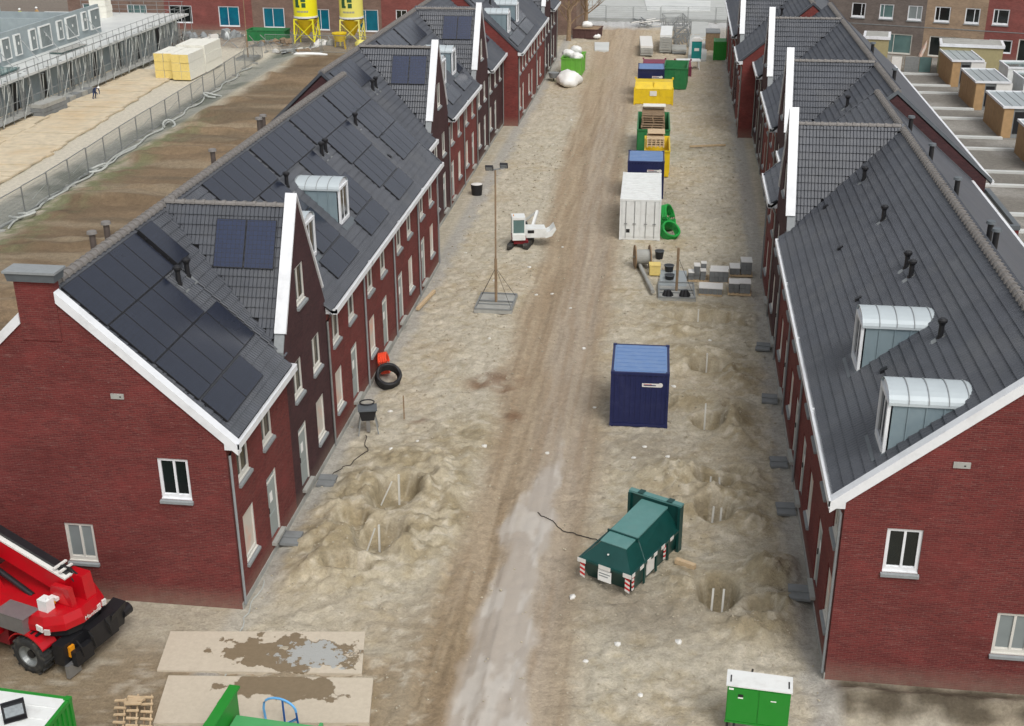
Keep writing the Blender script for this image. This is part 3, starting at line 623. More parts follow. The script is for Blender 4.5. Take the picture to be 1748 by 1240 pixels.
def rails(parent,S,k,z0r,d_hi,d_lo,u0,u1,dz=.09):
    c=1/math.sqrt(1+k*k); s_=k*c; m=MB()
    for f in (.22,.78):
        d=d_lo+(d_hi-d_lo)*f; e=[]
        for n in (.03,dz-.003):
            for dd in (-.02,.02): e.append((d+dd-n*s_,z0r+k*(d+dd)+n*c))
        (A,B,C_,D)=e
        m.hexa([S(A[0],u0-.06,A[1]),S(B[0],u0-.06,B[1]),S(B[0],u1,B[1]),S(A[0],u1,A[1]),S(C_[0],u0-.06,C_[1]),S(D[0],u0-.06,D[1]),S(D[0],u1,D[1]),S(C_[0],u1,C_[1])])
    # dark skirt on the near end, stands in for the shadow under the panels
    d0,d1=d_lo+.02,d_hi-.02
    def P(d,u,n): return S(d-n*s_,u,z0r+k*d+n*c)
    m.hexa([P(d0,u0+.01,.02),P(d1,u0+.01,.02),P(d1,u0+.05,.02),P(d0,u0+.05,.02),P(d0,u0+.01,dz-.004),P(d1,u0+.01,dz-.004),P(d1,u0+.05,dz-.004),P(d0,u0+.05,dz-.004)])
    m.build('rail_and_shade_skirt','black',parent)

def house(side,XF,Y0,Y1,kind,wm,label,wins,ez=6.1,k=.92,D=4.95,near=False,far=False,near_holes=(),verge='white',group=None,
          indiv=False,indiv_ridge=False,panels=(),vents=(),tvents=(),dormers=(),gutter=True,pipe=True,simple=False,chimney=False,cross_panels=None,plate=None,rvents=(),rgut=True):
    W=Y1-Y0; L=side<0
    def S(d,u,z): return (-d if L else d,u,z)
    t=thing('brick_house',label,'house',(XF,Y0,0),0,group)
    flip=L
    z0r=ez+k*.2        # roof plane z at d=0 : z=z0r+k*d
    ZR=z0r+k*D; caml=Vector((-XF,-Y0,CAM_H))
    floor=-.6
    # --- front wall
    holes=[]
    for (wk,uc) in wins:
        hw=.55
        if wk=='u': holes.append((uc-hw,uc+hw,4.2,5.6))
        if wk=='g': holes.append((uc-hw,uc+hw,1.25,3.0))
        if wk=='d': holes.append((uc-.53,uc+.53,.55,3.0))
        if wk=='a': holes.append((uc-.55,uc+.55,7.45,8.9))
    HW=W/2; AZ=11.35; bz=6.45
    if kind=='g': outline=[(0,floor),(W,floor),(W,bz),(HW,AZ),(0,bz)]
    else: outline=[(0,floor),(W,floor),(W,z0r-.02),(0,z0r-.02)]
    mb=MB(); wall(mb,outline,holes,lambda a,z,dp:S(dp,a,z))
    fw=mb.build('front_wall',wm,t,flip=not L)
    rz=R(90) if L else R(-90)
    for (a0,a1,z0,z1),(wk,uc) in zip(holes,wins):
        lc=S(0,a0 if L else a1,z0)
        if wk=='d': door(t,lc,rz,a1-a0,z1-z0)
        else: window(t,lc,rz,a1-a0,z1-z0,{'u':'glass','a':'glass','g':'foil'}[wk],mull=(.38,) if wk!='g' else ())
    # plinth strip
    pm=MB(); pm.hexa([S(-.03,0,-.5),S(.0,0,-.5),S(.0,W,-.5),S(-.03,W,-.5),S(-.03,0,.22),S(0,0,.22),S(0,W,.22),S(-.03,W,.22)]); pm.build('plinth','conc',t)
    # --- rear wall
    bw=MB(); wall(bw,[(0,floor),(W,floor),(W,z0r),(0,z0r)],[],lambda a,z,dp:S(2*D-dp,a,z)); bw.build('rear_wall',wm,t,flip=L)
    # --- end walls
    for flag,uu,hl in ((near,0,near_holes),(far,W,())):
        if not flag: continue
        g=MB(); ol=[(0,floor),(2*D,floor),(2*D,z0r-.02),(D,ZR-.03),(0,z0r-.02)]
        sg=1 if uu==0 else -1
        wall(g,ol,[h[:4] for h in hl],lambda a,z,dp:S(a,uu+sg*dp,z))
        g.build('gable_wall',wm,t,flip=L if uu==0 else not L)
        for h in hl:
            a0,a1,z0,z1,pk=h
            lc=S(a1 if L else a0,0,z0)
            window(t,lc,0,a1-a0,z1-z0,pk,mull=(.52,),frame='white' if pk=='glass' else 'wframe',side=.1)
        if plate:
            a0,a1,z0,z1=plate; pl=MB(); c0=S(a0,-.03,z0);c1=S(a1,0,z1); pl.box(min(c0[0],c1[0]),max(c0[0],c1[0]),-.035,0,z0,z1); pl.box(min(c0[0],c1[0])+.28,min(c0[0],c1[0])+.33,-.04,-.035,z0+.06,z0+.1,1); pl.build('wall_plaque',['conc','black'],t)
    # --- roof body
    rb=MB(); th=.16
    def slab(dA,dB,zA,zB):
        rb.hexa([S(dA,0,zA-th),S(dB,0,zB-th),S(dB,W,zB-th),S(dA,W,zA-th),S(dA,0,zA),S(dB,0,zB),S(dB,W,zB),S(dA,W,zA)],0)
    if kind=='m': slab(-.28,D,ez-k*.08,ZR)
    else: slab(.25,D,z0r+k*.25,ZR)
    rb.hexa([S(D,0,ZR-th),S(2*D+.28,0,ez-k*.08-th),S(2*D+.28,W,ez-k*.08-th),S(D,W,ZR-th),S(D,0,ZR+.03),S(2*D+.28,0,ez-k*.08+.03),S(2*D+.28,W,ez-k*.08+.03),S(D,W,ZR+.03)],1)
    c=1/math.sqrt(1+k*k); s_=k*c
    CR=ZR+.14; ck=(CR-6.2)/(HW-.0)
    if kind=='g':
        dj=D+.02
        rb.hexa([S(.28,0,CR-ck*HW-.1),S(dj,0,CR-ck*HW-.1),S(dj,HW,CR-.1),S(.28,HW,CR-.1),S(.28,0,CR-ck*HW),S(dj,0,CR-ck*HW),S(dj,HW,CR),S(.28,HW,CR)],0)
        rb.hexa([S(.28,HW,CR-.1),S(dj,HW,CR-.1),S(dj,W,CR-ck*HW-.1),S(.28,W,CR-ck*HW-.1),S(.28,HW,CR),S(dj,HW,CR),S(dj,W,CR-ck*HW),S(.28,W,CR-ck*HW)],1)
    roof=rb.build('roof',['rbase','tile'],t)
    F=Field(simple)
    n=Vector(S(-s_,0,c)); es=Vector(S(c,0,s_)); eu=es.cross(n)
    start=Vector(S(-.26,0 if eu.y>0 else W,z0r-k*.26))+n*.006
    sl=(D+.26)/c; nr=int(math.ceil(sl/TG))
    # stretch so that a whole number of tiles fits
    ncol=int(round(W/TW)); 
    def crossz(u): return CR-ck*abs(u-HW)
    def under_panel(cn):
        d=abs(cn.x); 
        for (dh,dl,a,b) in [q_[:4] for q_ in panels]:
            if dl+.1<d<dh-.1 and a+.1<cn.y<b-.1: return True
        return False
    if kind=='m': keep=lambda cn: cn.z<ZR+.05 and (not near or cn.y>.11)
    else: keep=lambda cn: cn.z<ZR+.05 and cn.z>crossz(cn.y)-.12 and abs(cn.x)>.12
    F.add(start,es,n,ncol,nr,keep,(lambda cn: not under_panel(cn)) if indiv=='main' else (lambda cn:False))
    if kind=='g':
        q=math.sqrt(1+ck*ck); n2=Vector((0,-ck/q,1/q)); e2=Vector((0,1/q,ck/q)); eu2=e2.cross(n2)
        dj=D-.02
        xs=S(.3,0,0)[0] if eu2.x*(1 if not L else -1)>0 else S(dj,0,0)[0]
        st=Vector((xs,0,CR-ck*HW))+n2*.006
        F.add(st,e2,n2,int((dj-.3)/TW)+1,int(HW*q/TG)+1,lambda cn: cn.z>z0r+k*abs(cn.x)-.06 and cn.z<CR+.02 and abs(cn.x)<dj+.05,(lambda cn:True) if indiv=='cross' else (lambda cn:False))
    F.finish(roof,caml)
    ridge_tiles(t,S(D,0,ZR+.0),S(D,W,ZR+.0),.16,indiv_ridge)
    if kind=='g':
        dj=(ZR+.1-z0r)/k
        ridge_tiles(t,S(.35,HW,CR-.01),S(D-.1,HW,CR-.01),.12,indiv_ridge)
        # white coping on the gable parapet
        cp=MB(); cs=(AZ-bz)/HW; q=math.hypot(1,cs)
        for sgn in (-1,1):
            f0=.12
            def pt(f,off):   # f 0 at foot..1 apex
                u=HW+sgn*HW*(1-f); z=bz+(AZ-bz)*f; return u+sgn*off*cs/q, z+off/q
            A=pt(f0,.02);B=pt(1,.02);C_=pt(1,.14);D_=pt(f0,.14)
            B=(HW,B[1]);C_=(HW,C_[1]+.05); B=(HW,AZ+.02)
            cp.hexa([S(-.06,*A),S(.36,*A),S(.36,*D_),S(-.06,*D_),S(-.06,*B),S(.36,*B),S(.36,*C_),S(-.06,*C_)] if sgn<0 else [S(-.06,*A),S(-.06,*D_),S(.36,*D_),S(.36,*A),S(-.06,*B),S(-.06,*C_),S(.36,*C_),S(.36,*B)])
        cp.build('coping','white',t)
        # parapet back and kneeler
        pb=MB()
        for sgn in (-1,1):
            def pt(f): return (HW+sgn*HW*(1-f), bz+(AZ-bz)*f)
            a0,a1=pt(0),pt(1)
            pb.hexa([S(.05,a0[0],a0[1]-.5),S(.3,a0[0],a0[1]-.5),S(.3,a1[0],a1[1]-.5),S(.05,a1[0],a1[1]-.5),S(.05,a0[0],a0[1]-.01),S(.3,a0[0],a0[1]-.01),S(.3,a1[0],a1[1]-.01),S(.05,a1[0],a1[1]-.01)])
            f=.12; b=pt(f); 
            pb.hexa([S(.01,a0[0],a0[1]-.3),S(.36,a0[0],a0[1]-.3),S(.36,b[0],b[1]-.3),S(.01,b[0],b[1]-.3),S(.01,a0[0]+sgn*.03,a0[1]+.03),S(.36,a0[0]+sgn*.03,a0[1]+.03),S(.36,b[0]+sgn*.05,b[1]+.03),S(.01,b[0]+sgn*.05,b[1]+.03)],1)
        pb.build('parapet',['lead','sill'],t)
        for uu,sg in ((.02,1),(W-.02,-1)):
            va=MB(); pass
        # valley gutters
        vm=MB(); dv=D-.05
        for sgn in (-1,1):
            vm.beam(S(.3,HW+sgn*(CR-z0r-.3*k)/ck,z0r+.3*k+.03),S(dv,HW,CR+.03),.07,.05)
        vm.build('valley_gutter','black',t)
    # --- gutter and fascia
    if gutter and kind=='m':
        g=MB(); a0,a1=(-.06 if near else 0.0),W+(.06 if far else 0)
        g.hexa([S(-.46,a0,ez-.24),S(-.0,a0,ez-.24),S(-.0,a1,ez-.24),S(-.46,a1,ez-.24),S(-.46,a0,ez-.2),S(0,a0,ez-.2),S(0,a1,ez-.2),S(-.46,a1,ez-.2)])
        g.hexa([S(-.46,a0,ez-.2),S(-.41,a0,ez-.2),S(-.41,a1,ez-.2),S(-.46,a1,ez-.2),S(-.46,a0,ez-.02),S(-.39,a0,ez-.02),S(-.39,a1,ez-.02),S(-.46,a1,ez-.02)])
        g.hexa([S(-.41,a0,ez-.2),S(-.27,a0,ez-.2),S(-.27,a1,ez-.2),S(-.41,a1,ez-.2),S(-.41,a0,ez-.09),S(-.27,a0,ez-.09),S(-.27,a1,ez-.09),S(-.41,a1,ez-.09)])
        for uu in (a0,a1-.04): g.hexa([S(-.46,uu,ez-.2),S(-.0,uu,ez-.2),S(-.0,uu+.04,ez-.2),S(-.46,uu+.04,ez-.2),S(-.46,uu,ez-.02),S(-.0,uu,ez+.02),S(-.0,uu+.04,ez+.02),S(-.46,uu+.04,ez-.02)])
        g.build('gutter','white',t)
    if pipe:
        p=MB(); uu=W-.08 if not near else .12
        p.tube([S(-.07,uu,.15),S(-.07,uu,5.6),S(-.22,uu,5.9)],.045,8); p.build('downpipe','steel' if wm!='red' else 'sill',t,smooth=True)
    # --- verge trims
    for flag,uu,sg in ((near,0,-1),(far,W,1)):
        if not flag: continue
        v=MB(); wv=.26
        a,b=(uu-.07,uu+wv) if sg<0 else (uu-wv,uu+.07)
        if sg>0 : a,b=uu-.12,uu+.05
        dc1,dc2=(4.72,5.95) if (chimney and sg<0) else (D,D)
        for (dA,dB,zA,zB) in ((-.42,dc1,z0r-k*.42,z0r+k*dc1),(dc2,2*D+.3,ZR-k*(dc2-D),ez-k*.1)):
            lo,hi=(-.2,.15) if verge=='white' else (-.08,.13)
            if verge!='white': a,b=(uu-.05,uu+.1) if sg<0 else (uu-.1,uu+.05)
            v.hexa([S(dA,a,zA+lo),S(dB,a,zB+lo),S(dB,b,zB+lo),S(dA,b,zA+lo),S(dA,a,zA+hi),S(dB,a,zB+hi),S(dB,b,zB+hi),S(dA,b,zA+hi)])
        v.build('verge_board',verge,t)
    if chimney:
        ch=MB()
        d0,d1=4.72,5.95; u0,u1=-.03,.3
        def bf(p,ua): ch.quad(p,0,ua)
        z0_,z1_=9.2,11.1
        ch.hexa([S(d0,u0,z0_),S(d1,u0,z0_),S(d1,u1,z0_),S(d0,u1,z0_),S(d0,u0,z1_),S(d1,u0,z1_),S(d1,u1,z1_),S(d0,u1,z1_)])
        ch.uv=[[(0,z0_),(.0,z1_),(1.4,z1_),(1.4,z0_)] if i>=2 else u for i,u in enumerate(ch.uv)]
        for i in (2,3,4,5): ch.uv[i]=[(0,z0_),(1.4 if i in(2,4) else .65,z0_),(1.4 if i in(2,4) else .65,z1_),(0,z1_)]
        c_=ch.build('chimney',wm,t)
        cp=MB(); cp.hexa([S(d0-.12,u0-.12,11.1),S(d1+.12,u0-.12,11.1),S(d1+.12,u1+.12,11.1),S(d0-.12,u1+.12,11.1),S(d0-.16,u0-.16,11.36),S(d1+.16,u0-.16,11.36),S(d1+.16,u1+.16,11.36),S(d0-.16,u1+.16,11.36)]); cp.build('chimney_head','lead',c_)
        cp=MB(); cp.hexa([S(d0-.2,u0-.2,11.36),S(d1+.2,u0-.2,11.36),S(d1+.2,u1+.2,11.36),S(d0-.2,u1+.2,11.36),S(d0-.2,u0-.2,11.43),S(d1+.2,u0-.2,11.43),S(d1+.2,u1+.2,11.43),S(d0-.2,u1+.2,11.43)]); cp.build('cap','sill',c_)
    for (dh,dl,a,b,dz) in [(p+(.09,) if len(p)==4 else p) for p in panels]: panel(t,S,k,z0r,dh,dl,a,b,dz)
    # rails per run
    runs={}
    for p in panels: runs.setdefault((p[0],p[1],p[4] if len(p)>4 else .09),[]).append(p)
    for (dh,dl,dz),ps in runs.items():
        ps.sort(key=lambda p:p[2]); cur=[ps[0][2],ps[0][3]]
        for p in ps[1:]+[None]:
            if p and p[2]-cur[1]<.05: cur[1]=p[3]
            else:
                rails(t,S,k,z0r,dh,dl,cur[0],cur[1],dz)
                if p: cur=[p[2],p[3]]
    if cross_panels:
        q=math.sqrt(1+ck*ck)
        for (d0,d1) in cross_panels:
            m=MB(); zt,zb_=10.5,8.97
            def PP(d,z,nn): return S(d,HW-(CR-z)/ck-nn*ck/q,z+nn/q)
            lo=[PP(d0,zb_,.08),PP(d1,zb_,.08),PP(d1,zt,.08),PP(d0,zt,.08)]; hi=[PP(d0,zb_,.12),PP(d1,zb_,.12),PP(d1,zt,.12),PP(d0,zt,.12)]
            m.hexa(lo+hi,1); g_=.02
            m.quad([PP(d0+g_,zb_+g_,.1215),PP(d1-g_,zb_+g_,.1215),PP(d1-g_,zt-g_,.1215),PP(d0+g_,zt-g_,.1215)],0,[(0,0),(d1-d0,0),(d1-d0,1.7),(0,1.7)])
            m.build('solar_panel',['panelb','black'],t)
    for (d,u) in vents: vent_pipe(t,S(d,u,z0r+k*d),-1 if L else 1,k)
    for (d,u) in rvents:
        m=MB(); zz_=ZR-k*(d-D); bx=S(d,u,zz_-.2); m.cyl(bx,.1,1.0,12); o=m.build('vent_pipe','black' if not L else 'brownpipe',t,smooth=True)
        m=MB(); m.cyl((bx[0],bx[1],bx[2]+.98),.17,.09,14,r2=.15); m.build('cap','ridge' if L else 'lead',o,smooth=True)
    if rgut:
        g=MB(); g.hexa([S(2*D+.25,-.02,ez-.25),S(2*D+.42,-.02,ez-.25),S(2*D+.42,W+.02,ez-.25),S(2*D+.25,W+.02,ez-.25),S(2*D+.25,-.02,ez-.05),S(2*D+.42,-.02,ez-.05),S(2*D+.42,W+.02,ez-.05),S(2*D+.25,W+.02,ez-.05)]); g.build('rear_gutter','white',t)
    for (d,u) in tvents:
        m=MB(); P0=Vector(S(d,u,z0r+k*d)); 
        m.hexa([S(d-.1,u-.08,z0r+k*(d-.1)),S(d+.1,u-.08,z0r+k*(d+.1)),S(d+.1,u+.08,z0r+k*(d+.1)),S(d-.1,u+.08,z0r+k*(d-.1)),S(d-.12,u-.09,z0r+k*(d-.1)+.18),S(d+.08,u-.09,z0r+k*(d+.1)+.13),S(d+.08,u+.09,z0r+k*(d+.1)+.13),S(d-.12,u+.09,z0r+k*(d-.1)+.18)]); m.build('tile_vent','black',t)
    for (d,u) in dormers: dormer(t,S,k,z0r+k*d,d,u)
    return t
r1=lambda Y0,a,b,n,row,dz=.09: [(row[0],row[1],a-Y0+(b-a)*i/n,a-Y0+(b-a)*(i+1)/n,dz) for i in range(n)]
XL,XL2=-13.15,-14.45
ROW=lambda XF:{1:(-17.93-XL,-16.655-XL),2:(-16.645-XL,-15.375-XL),3:(-15.365-XL,-14.1-XL),4:(-14.07-XL,-13.29-XL)}
RW={k_:(-v[0],-v[1]) for k_,v in ROW(0).items()}
GL='houses in the row left of the street'; GR='houses in the row right of the street'
KL=dict(k=.922,D=4.95); KR=dict(k=.85,D=5.05,ez=6.1)
# left row
house(-1,XL,31.85,37.95,'m','red','red brick end house left of street with chimney and large black solar roof',[('u',1.35),('u',3.75),('g',1.35),('d',3.75)],near=True,chimney=True,group=GL,
  near_holes=[(1.26,2.26,3.97,5.41,'glass'),(4.72,5.71,1.42,2.84,'frost')],plate=(3.03,3.44,7.38,7.55),indiv='main',indiv_ridge=True,
  panels=r1(31.85,32.23,37.6,5,RW[1])+r1(31.85,37.7,38.8,1,RW[1],.24)[:0]+r1(31.85,32.3,36.6,4,RW[2])+r1(31.85,32.35,37.7,5,RW[3])+r1(31.85,32.45,35.95,2,RW[4]),
  vents=[(3.13,5.2),(3.13,6.0)],rvents=[(5.3,3.9),(5.3,4.95)],**KL)
g1=house(-1,XL,37.95,43.25,'g','dark','dark brick house with pointed white-edged gable nearest on left row',[('u',1.35),('u',3.75),('a',2.4),('d',1.35),('g',3.75)],indiv='cross',indiv_ridge=True,cross_panels=[(.62,1.7),(1.73,2.82)],group=GL,
  panels=[(RW[1][0],RW[1][1],-.28,.82,.2)],**KL)
house(-1,XL,43.25,49.1,'m','red','red brick row house with orange pipe coil at its far door, beside left gable house',[('u',1.25),('u',3.7),('g',1.25),('d',3.75)],indiv_ridge=True,group=GL,
  panels=r1(43.25,43.8,49.1,5,RW[1])+r1(43.25,46.5,49.0,2,RW[2])+r1(43.25,46.4,49.1,2,RW[3])+r1(43.25,45.55,49.05,2,RW[4]),vents=[(3.13,.9)],dormers=[(1.15,1.45)],rvents=[(5.3,3.5)],**KL)
house(-1,XL,49.1,54.95,'m','red','red brick row house with big zinc dormer, second left of the left gable house',[('u',1.2),('u',3.7),('g',1.2),('d',3.7)],indiv_ridge=True,group=GL,
  panels=r1(49.1,49.4,54.8,5,RW[1])+r1(49.1,52.0,54.15,2,RW[2])+r1(49.1,52.0,54.9,3,RW[3])+r1(49.1,51.3,54.8,2,RW[4]),vents=[(3.13,.15),(3.13,5.6)],dormers=[(1.15,.9)],tvents=[],rvents=[(5.3,3.5),(5.3,4.1)],**KL)
house(-1,XL,54.95,60.7,'m','red','red brick row house with two vent pipes below its upper solar row, left row',[('u',1.3),('u',3.7),('d',1.3),('g',3.75)],indiv_ridge=True,group=GL,
  panels=r1(54.95,55.1,60.6,5,RW[1])+r1(54.95,56.3,60.5,4,RW[2])+r1(54.95,56.5,60.3,4,RW[3])[0:4]+r1(54.95,57.05,60.5,2,RW[4]),vents=[(3.13,.4)],**KL)
house(-1,XL,60.7,66.1,'m','red','red brick row house with solar panels at the far end of the nearest left block',[('u',1.15),('u',3.65),('d',1.2),('g',3.65)],far=True,verge='tile',group=GL,
  panels=r1(60.7,60.85,65.85,5,RW[1])+r1(60.7,61.7,65.85,4,RW[2])+r1(60.7,61.95,65.9,4,RW[3]),vents=[(3.13,.35)],tvents=[(2.2,1.9),(1.4,.2)],**KL)
# left block 2 (set back)
house(-1,XL2,66.1,71.5,'m','dark','set-back dark brick house between two red houses, left row',[('u',1.2),('u',3.7),('d',1.3),('g',3.7)],near=True,verge='tile',simple=True,group=GL,vents=[(3.1,4.0),(3.1,4.8)],panels=r1(66.1,66.9,71.4,4,RW[1]),**KL)
house(-1,XL2,71.5,77.1,'g','dark','second dark pointed gable house on the left row, with two navy roof panels',[('u',1.35),('u',3.9),('a',2.7),('g',1.35),('d',3.9)],simple=True,cross_panels=[(.6,1.63),(1.66,2.7)],group=GL,**KL)
house(-1,XL2,77.1,82.8,'m','red2','red house behind second left gable, with a half-hidden pale dormer',[('u',1.3),('u',3.9),('d',1.3),('g',3.9)],simple=True,group=GL,panels=r1(77.1,78,82.6,4,RW[1])+r1(77.1,79.4,82.8,2,RW[4]),dormers=[(1.15,4.0)],**KL)
house(-1,XL2,82.8,88.4,'m','red2','red house with pale dormer before third left gable',[('u',1.3),('u',3.9),('g',1.3),('d',3.9)],simple=True,group=GL,panels=r1(82.8,83.1,88.2,5,RW[1])+r1(82.8,84.0,87.4,2,RW[4])+r1(82.8,86.6,88.2,1,RW[3]),dormers=[(1.15,2.2)],**KL)
house(-1,XL2,88.4,94.1,'g','dark','third dark pointed gable house on the left row',[('u',1.35),('u',4.0),('a',2.8),('g',1.35),('d',4.0)],simple=True,cross_panels=[(.6,1.63),(1.66,2.7)],group=GL,**KL)
house(-1,XL2,94.1,102.1,'m','dark','dark brick house tucked before the protruding red end wall, left row',[('u',1.3),('u',3.9),('u',6.5),('g',1.3),('d',3.9)],simple=True,far=False,group=GL,panels=r1(94.1,96,101,4,RW[3]),**KL)
# left block 3
house(-1,XL,102.1,108.6,'m','red2','red house with protruding blank end wall far up the left row',[('u',1.3),('u',3.4),('u',5.4),('g',1.4),('d',3.6)],near=True,verge='tile',simple=True,group=GL,panels=r1(102.1,102.8,107.9,3,RW[4])+r1(102.1,106.2,108.4,2,RW[3])+r1(102.1,103,108,5,RW[1]),dormers=[(1.15,2.0)],vents=[(3.1,5.5)],**KL)
house(-1,XL,108.6,115.3,'m','red2','red house with second pale dormer far up the left row',[('u',1.3),('u',3.3),('u',5.4),('g',1.4),('d',3.6)],simple=True,group=GL,panels=r1(108.6,108.9,115,6,RW[3])+r1(108.6,109,114.4,3,RW[4])+r1(108.6,109,115,6,RW[1]),dormers=[(1.15,1.1)],**KL)
house(-1,XL,115.3,122.6,'m','red2','red house just before the farthest left gable',[('u',1.3),('u',3.5),('u',5.9),('d',1.4),('g',3.6)],simple=True,group=GL,panels=r1(115.3,116,121,5,RW[1]),**KL)
house(-1,XL,122.6,128.2,'g','dark','farthest dark pointed gable house on the left row',[('u',1.35),('u',4.0),('a',2.8),('g',1.35),('d',4.0)],simple=True,group=GL,cross_panels=[(.6,1.63),(1.66,2.7)],**KL)
house(-1,XL,128.2,134.6,'m','dark','dark last house at the far end of the left row',[('u',1.3),('u',3.7),('g',1.3),('d',3.7)],simple=True,far=True,verge='tile',group=GL,**KL)
# right row
XR,XR2=5.2,6.25
house(1,XR,30.6,36.5,'m','red','red brick end house right of street with arched zinc dormer and blank grey roof',[('u',1.2),('u',4.0),('g',1.2),('d',4.0)],near=True,indiv='main',indiv_ridge=True,group=GR,
  near_holes=[(1.22,2.2,3.88,5.3,'glass'),(4.55,5.55,1.37,2.77,'frost')],plate=(2.7,3.15,7.32,7.5),vents=[(3.1,5.3)],tvents=[(1.6,5.45)],dormers=[(1.05,.85)],**KR)
house(1,XR,36.5,42.5,'m','red','red brick house with second arched zinc dormer, next to right end house',[('u',1.3),('u',3.9),('g',1.3),('d',4.0)],indiv='main',indiv_ridge=True,group=GR,vents=[(3.1,4.9),(3.1,5.85)],dormers=[(1.05,.65)],tvents=[(1.6,5.9)],rvents=[(5.45,3.95),(5.45,4.8)],**KR)
house(1,XR,42.5,48.4,'m','red','red brick house with a plain tiled roof and a single vent, right row',[('u',1.3),('u',3.9),('d',1.3),('g',3.9)],indiv_ridge=True,group=GR,vents=[(3.1,5.55)],tvents=[(1.6,5.7)],rvents=[(5.45,4.4)],**KR)
house(1,XR,48.4,54.3,'m','red','red brick house directly before the nearest right gable',[('u',1.3),('u',3.9),('d',1.3),('g',3.9)],indiv_ridge=True,group=GR,vents=[(3.1,5.6)],tvents=[(1.6,5.6)],rvents=[(5.45,3.9)],**KR)
house(1,XR,54.3,59.9,'g','dark','nearest dark pointed gable house on the right row',[('u',1.35),('u',4.0),('a',2.8),('d',1.35),('g',4.0)],indiv='cross',indiv_ridge=True,group=GR,rvents=[(5.45,3.3)],**KR)
house(1,XR,59.9,65.7,'m','red','red brick house between nearest right gable and set-back house',[('u',1.3),('u',3.9),('d',1.3),('g',3.9)],far=True,verge='tile',group=GR,vents=[(3.1,1.6)],**KR)
house(1,XR2,65.7,70.9,'m','dark','set-back dark house before second right gable, red end wall behind',[('u',1.3),('u',3.7),('d',1.3),('g',3.7)],near=True,verge='lead',simple=True,group=GR,vents=[(3.1,3.9)],rvents=[(5.45,4.0)],**KR)
house(1,XR2,70.9,76.5,'g','dark','second dark pointed gable house on the right row',[('u',1.35),('u',4.0),('a',2.8),('g',1.35),('d',4.0)],simple=True,group=GR,**KR)
house(1,XR2,76.5,82.3,'m','red2','red house behind second right gable with white eaves',[('u',1.3),('u',3.9),('g',1.3),('d',3.9)],simple=True,group=GR,vents=[(3.1,2.0)],rvents=[(5.45,2.0)],**KR)
house(1,XR2,82.3,88.1,'m','red2','red house before third right gable',[('u',1.3),('u',3.9),('d',1.3),('g',3.9)],simple=True,group=GR,**KR)
house(1,XR2,88.1,93.8,'g','dark','third dark pointed gable house on the right row',[('u',1.35),('u',4.0),('a',2.8),('g',1.35),('d',4.0)],simple=True,group=GR,**KR)
house(1,XR2,93.8,100.0,'m','dark','dark house tucked before the protruding red end wall, right row',[('u',1.3),('u',3.9),('d',1.3),('g',3.9)],simple=True,group=GR,**KR)
house(1,5.05,100.0,107.2,'m','red2','red house with protruding blank end wall far up the right row',[('u',1.3),('u',3.6),('u',5.9),('g',1.3),('d',3.8)],near=True,verge='tile',simple=True,group=GR,vents=[(3.1,5.0)],**KR)
house(1,5.05,107.2,112.8,'g','dark','farthest dark pointed gable house on the right row',[('u',1.35),('u',4.0),('a',2.8),('g',1.35),('d',4.0)],simple=True,group=GR,**KR)
for i,(a,b,lb) in enumerate(((112.8,120.8,'red house just behind the farthest right gable'),(120.8,128.8,'red house second behind the farthest right gable'),(128.8,136.7,'last red house at the far end of the right row'))):
    house(1,5.05,a,b,'m','red2',lb,[('u',1.3),('u',4.1),('u',6.6),('g',1.3),('d',3.9)],simple=True,group=GR,far=(i==2),verge='tile',**KR)
# ------------------------------------------------------------------ text helper (flat lettering as mesh)
def lettering(txt,size,matname,parent,mtx,ext=.004):
    cu=bpy.data.curves.new('lettering','FONT'); cu.body=txt; cu.size=size; cu.extrude=ext; cu.align_x='CENTER'; cu.align_y='CENTER'
    to=bpy.data.objects.new('tmp',cu); col.objects.link(to); dg=bpy.context.evaluated_depsgraph_get(); me=bpy.data.meshes.new_from_object(to.evaluated_get(dg)); bpy.data.objects.remove(to)
    me.materials.clear(); me.materials.append(M[matname]); o=place('lettering',me,parent); o.matrix_local=mtx; return o
def rotm(x,y,z,rx=0,rz=0): return Matrix.Translation((x,y,z))@Matrix.Rotation(rz,4,'Z')@Matrix.Rotation(rx,4,'X')
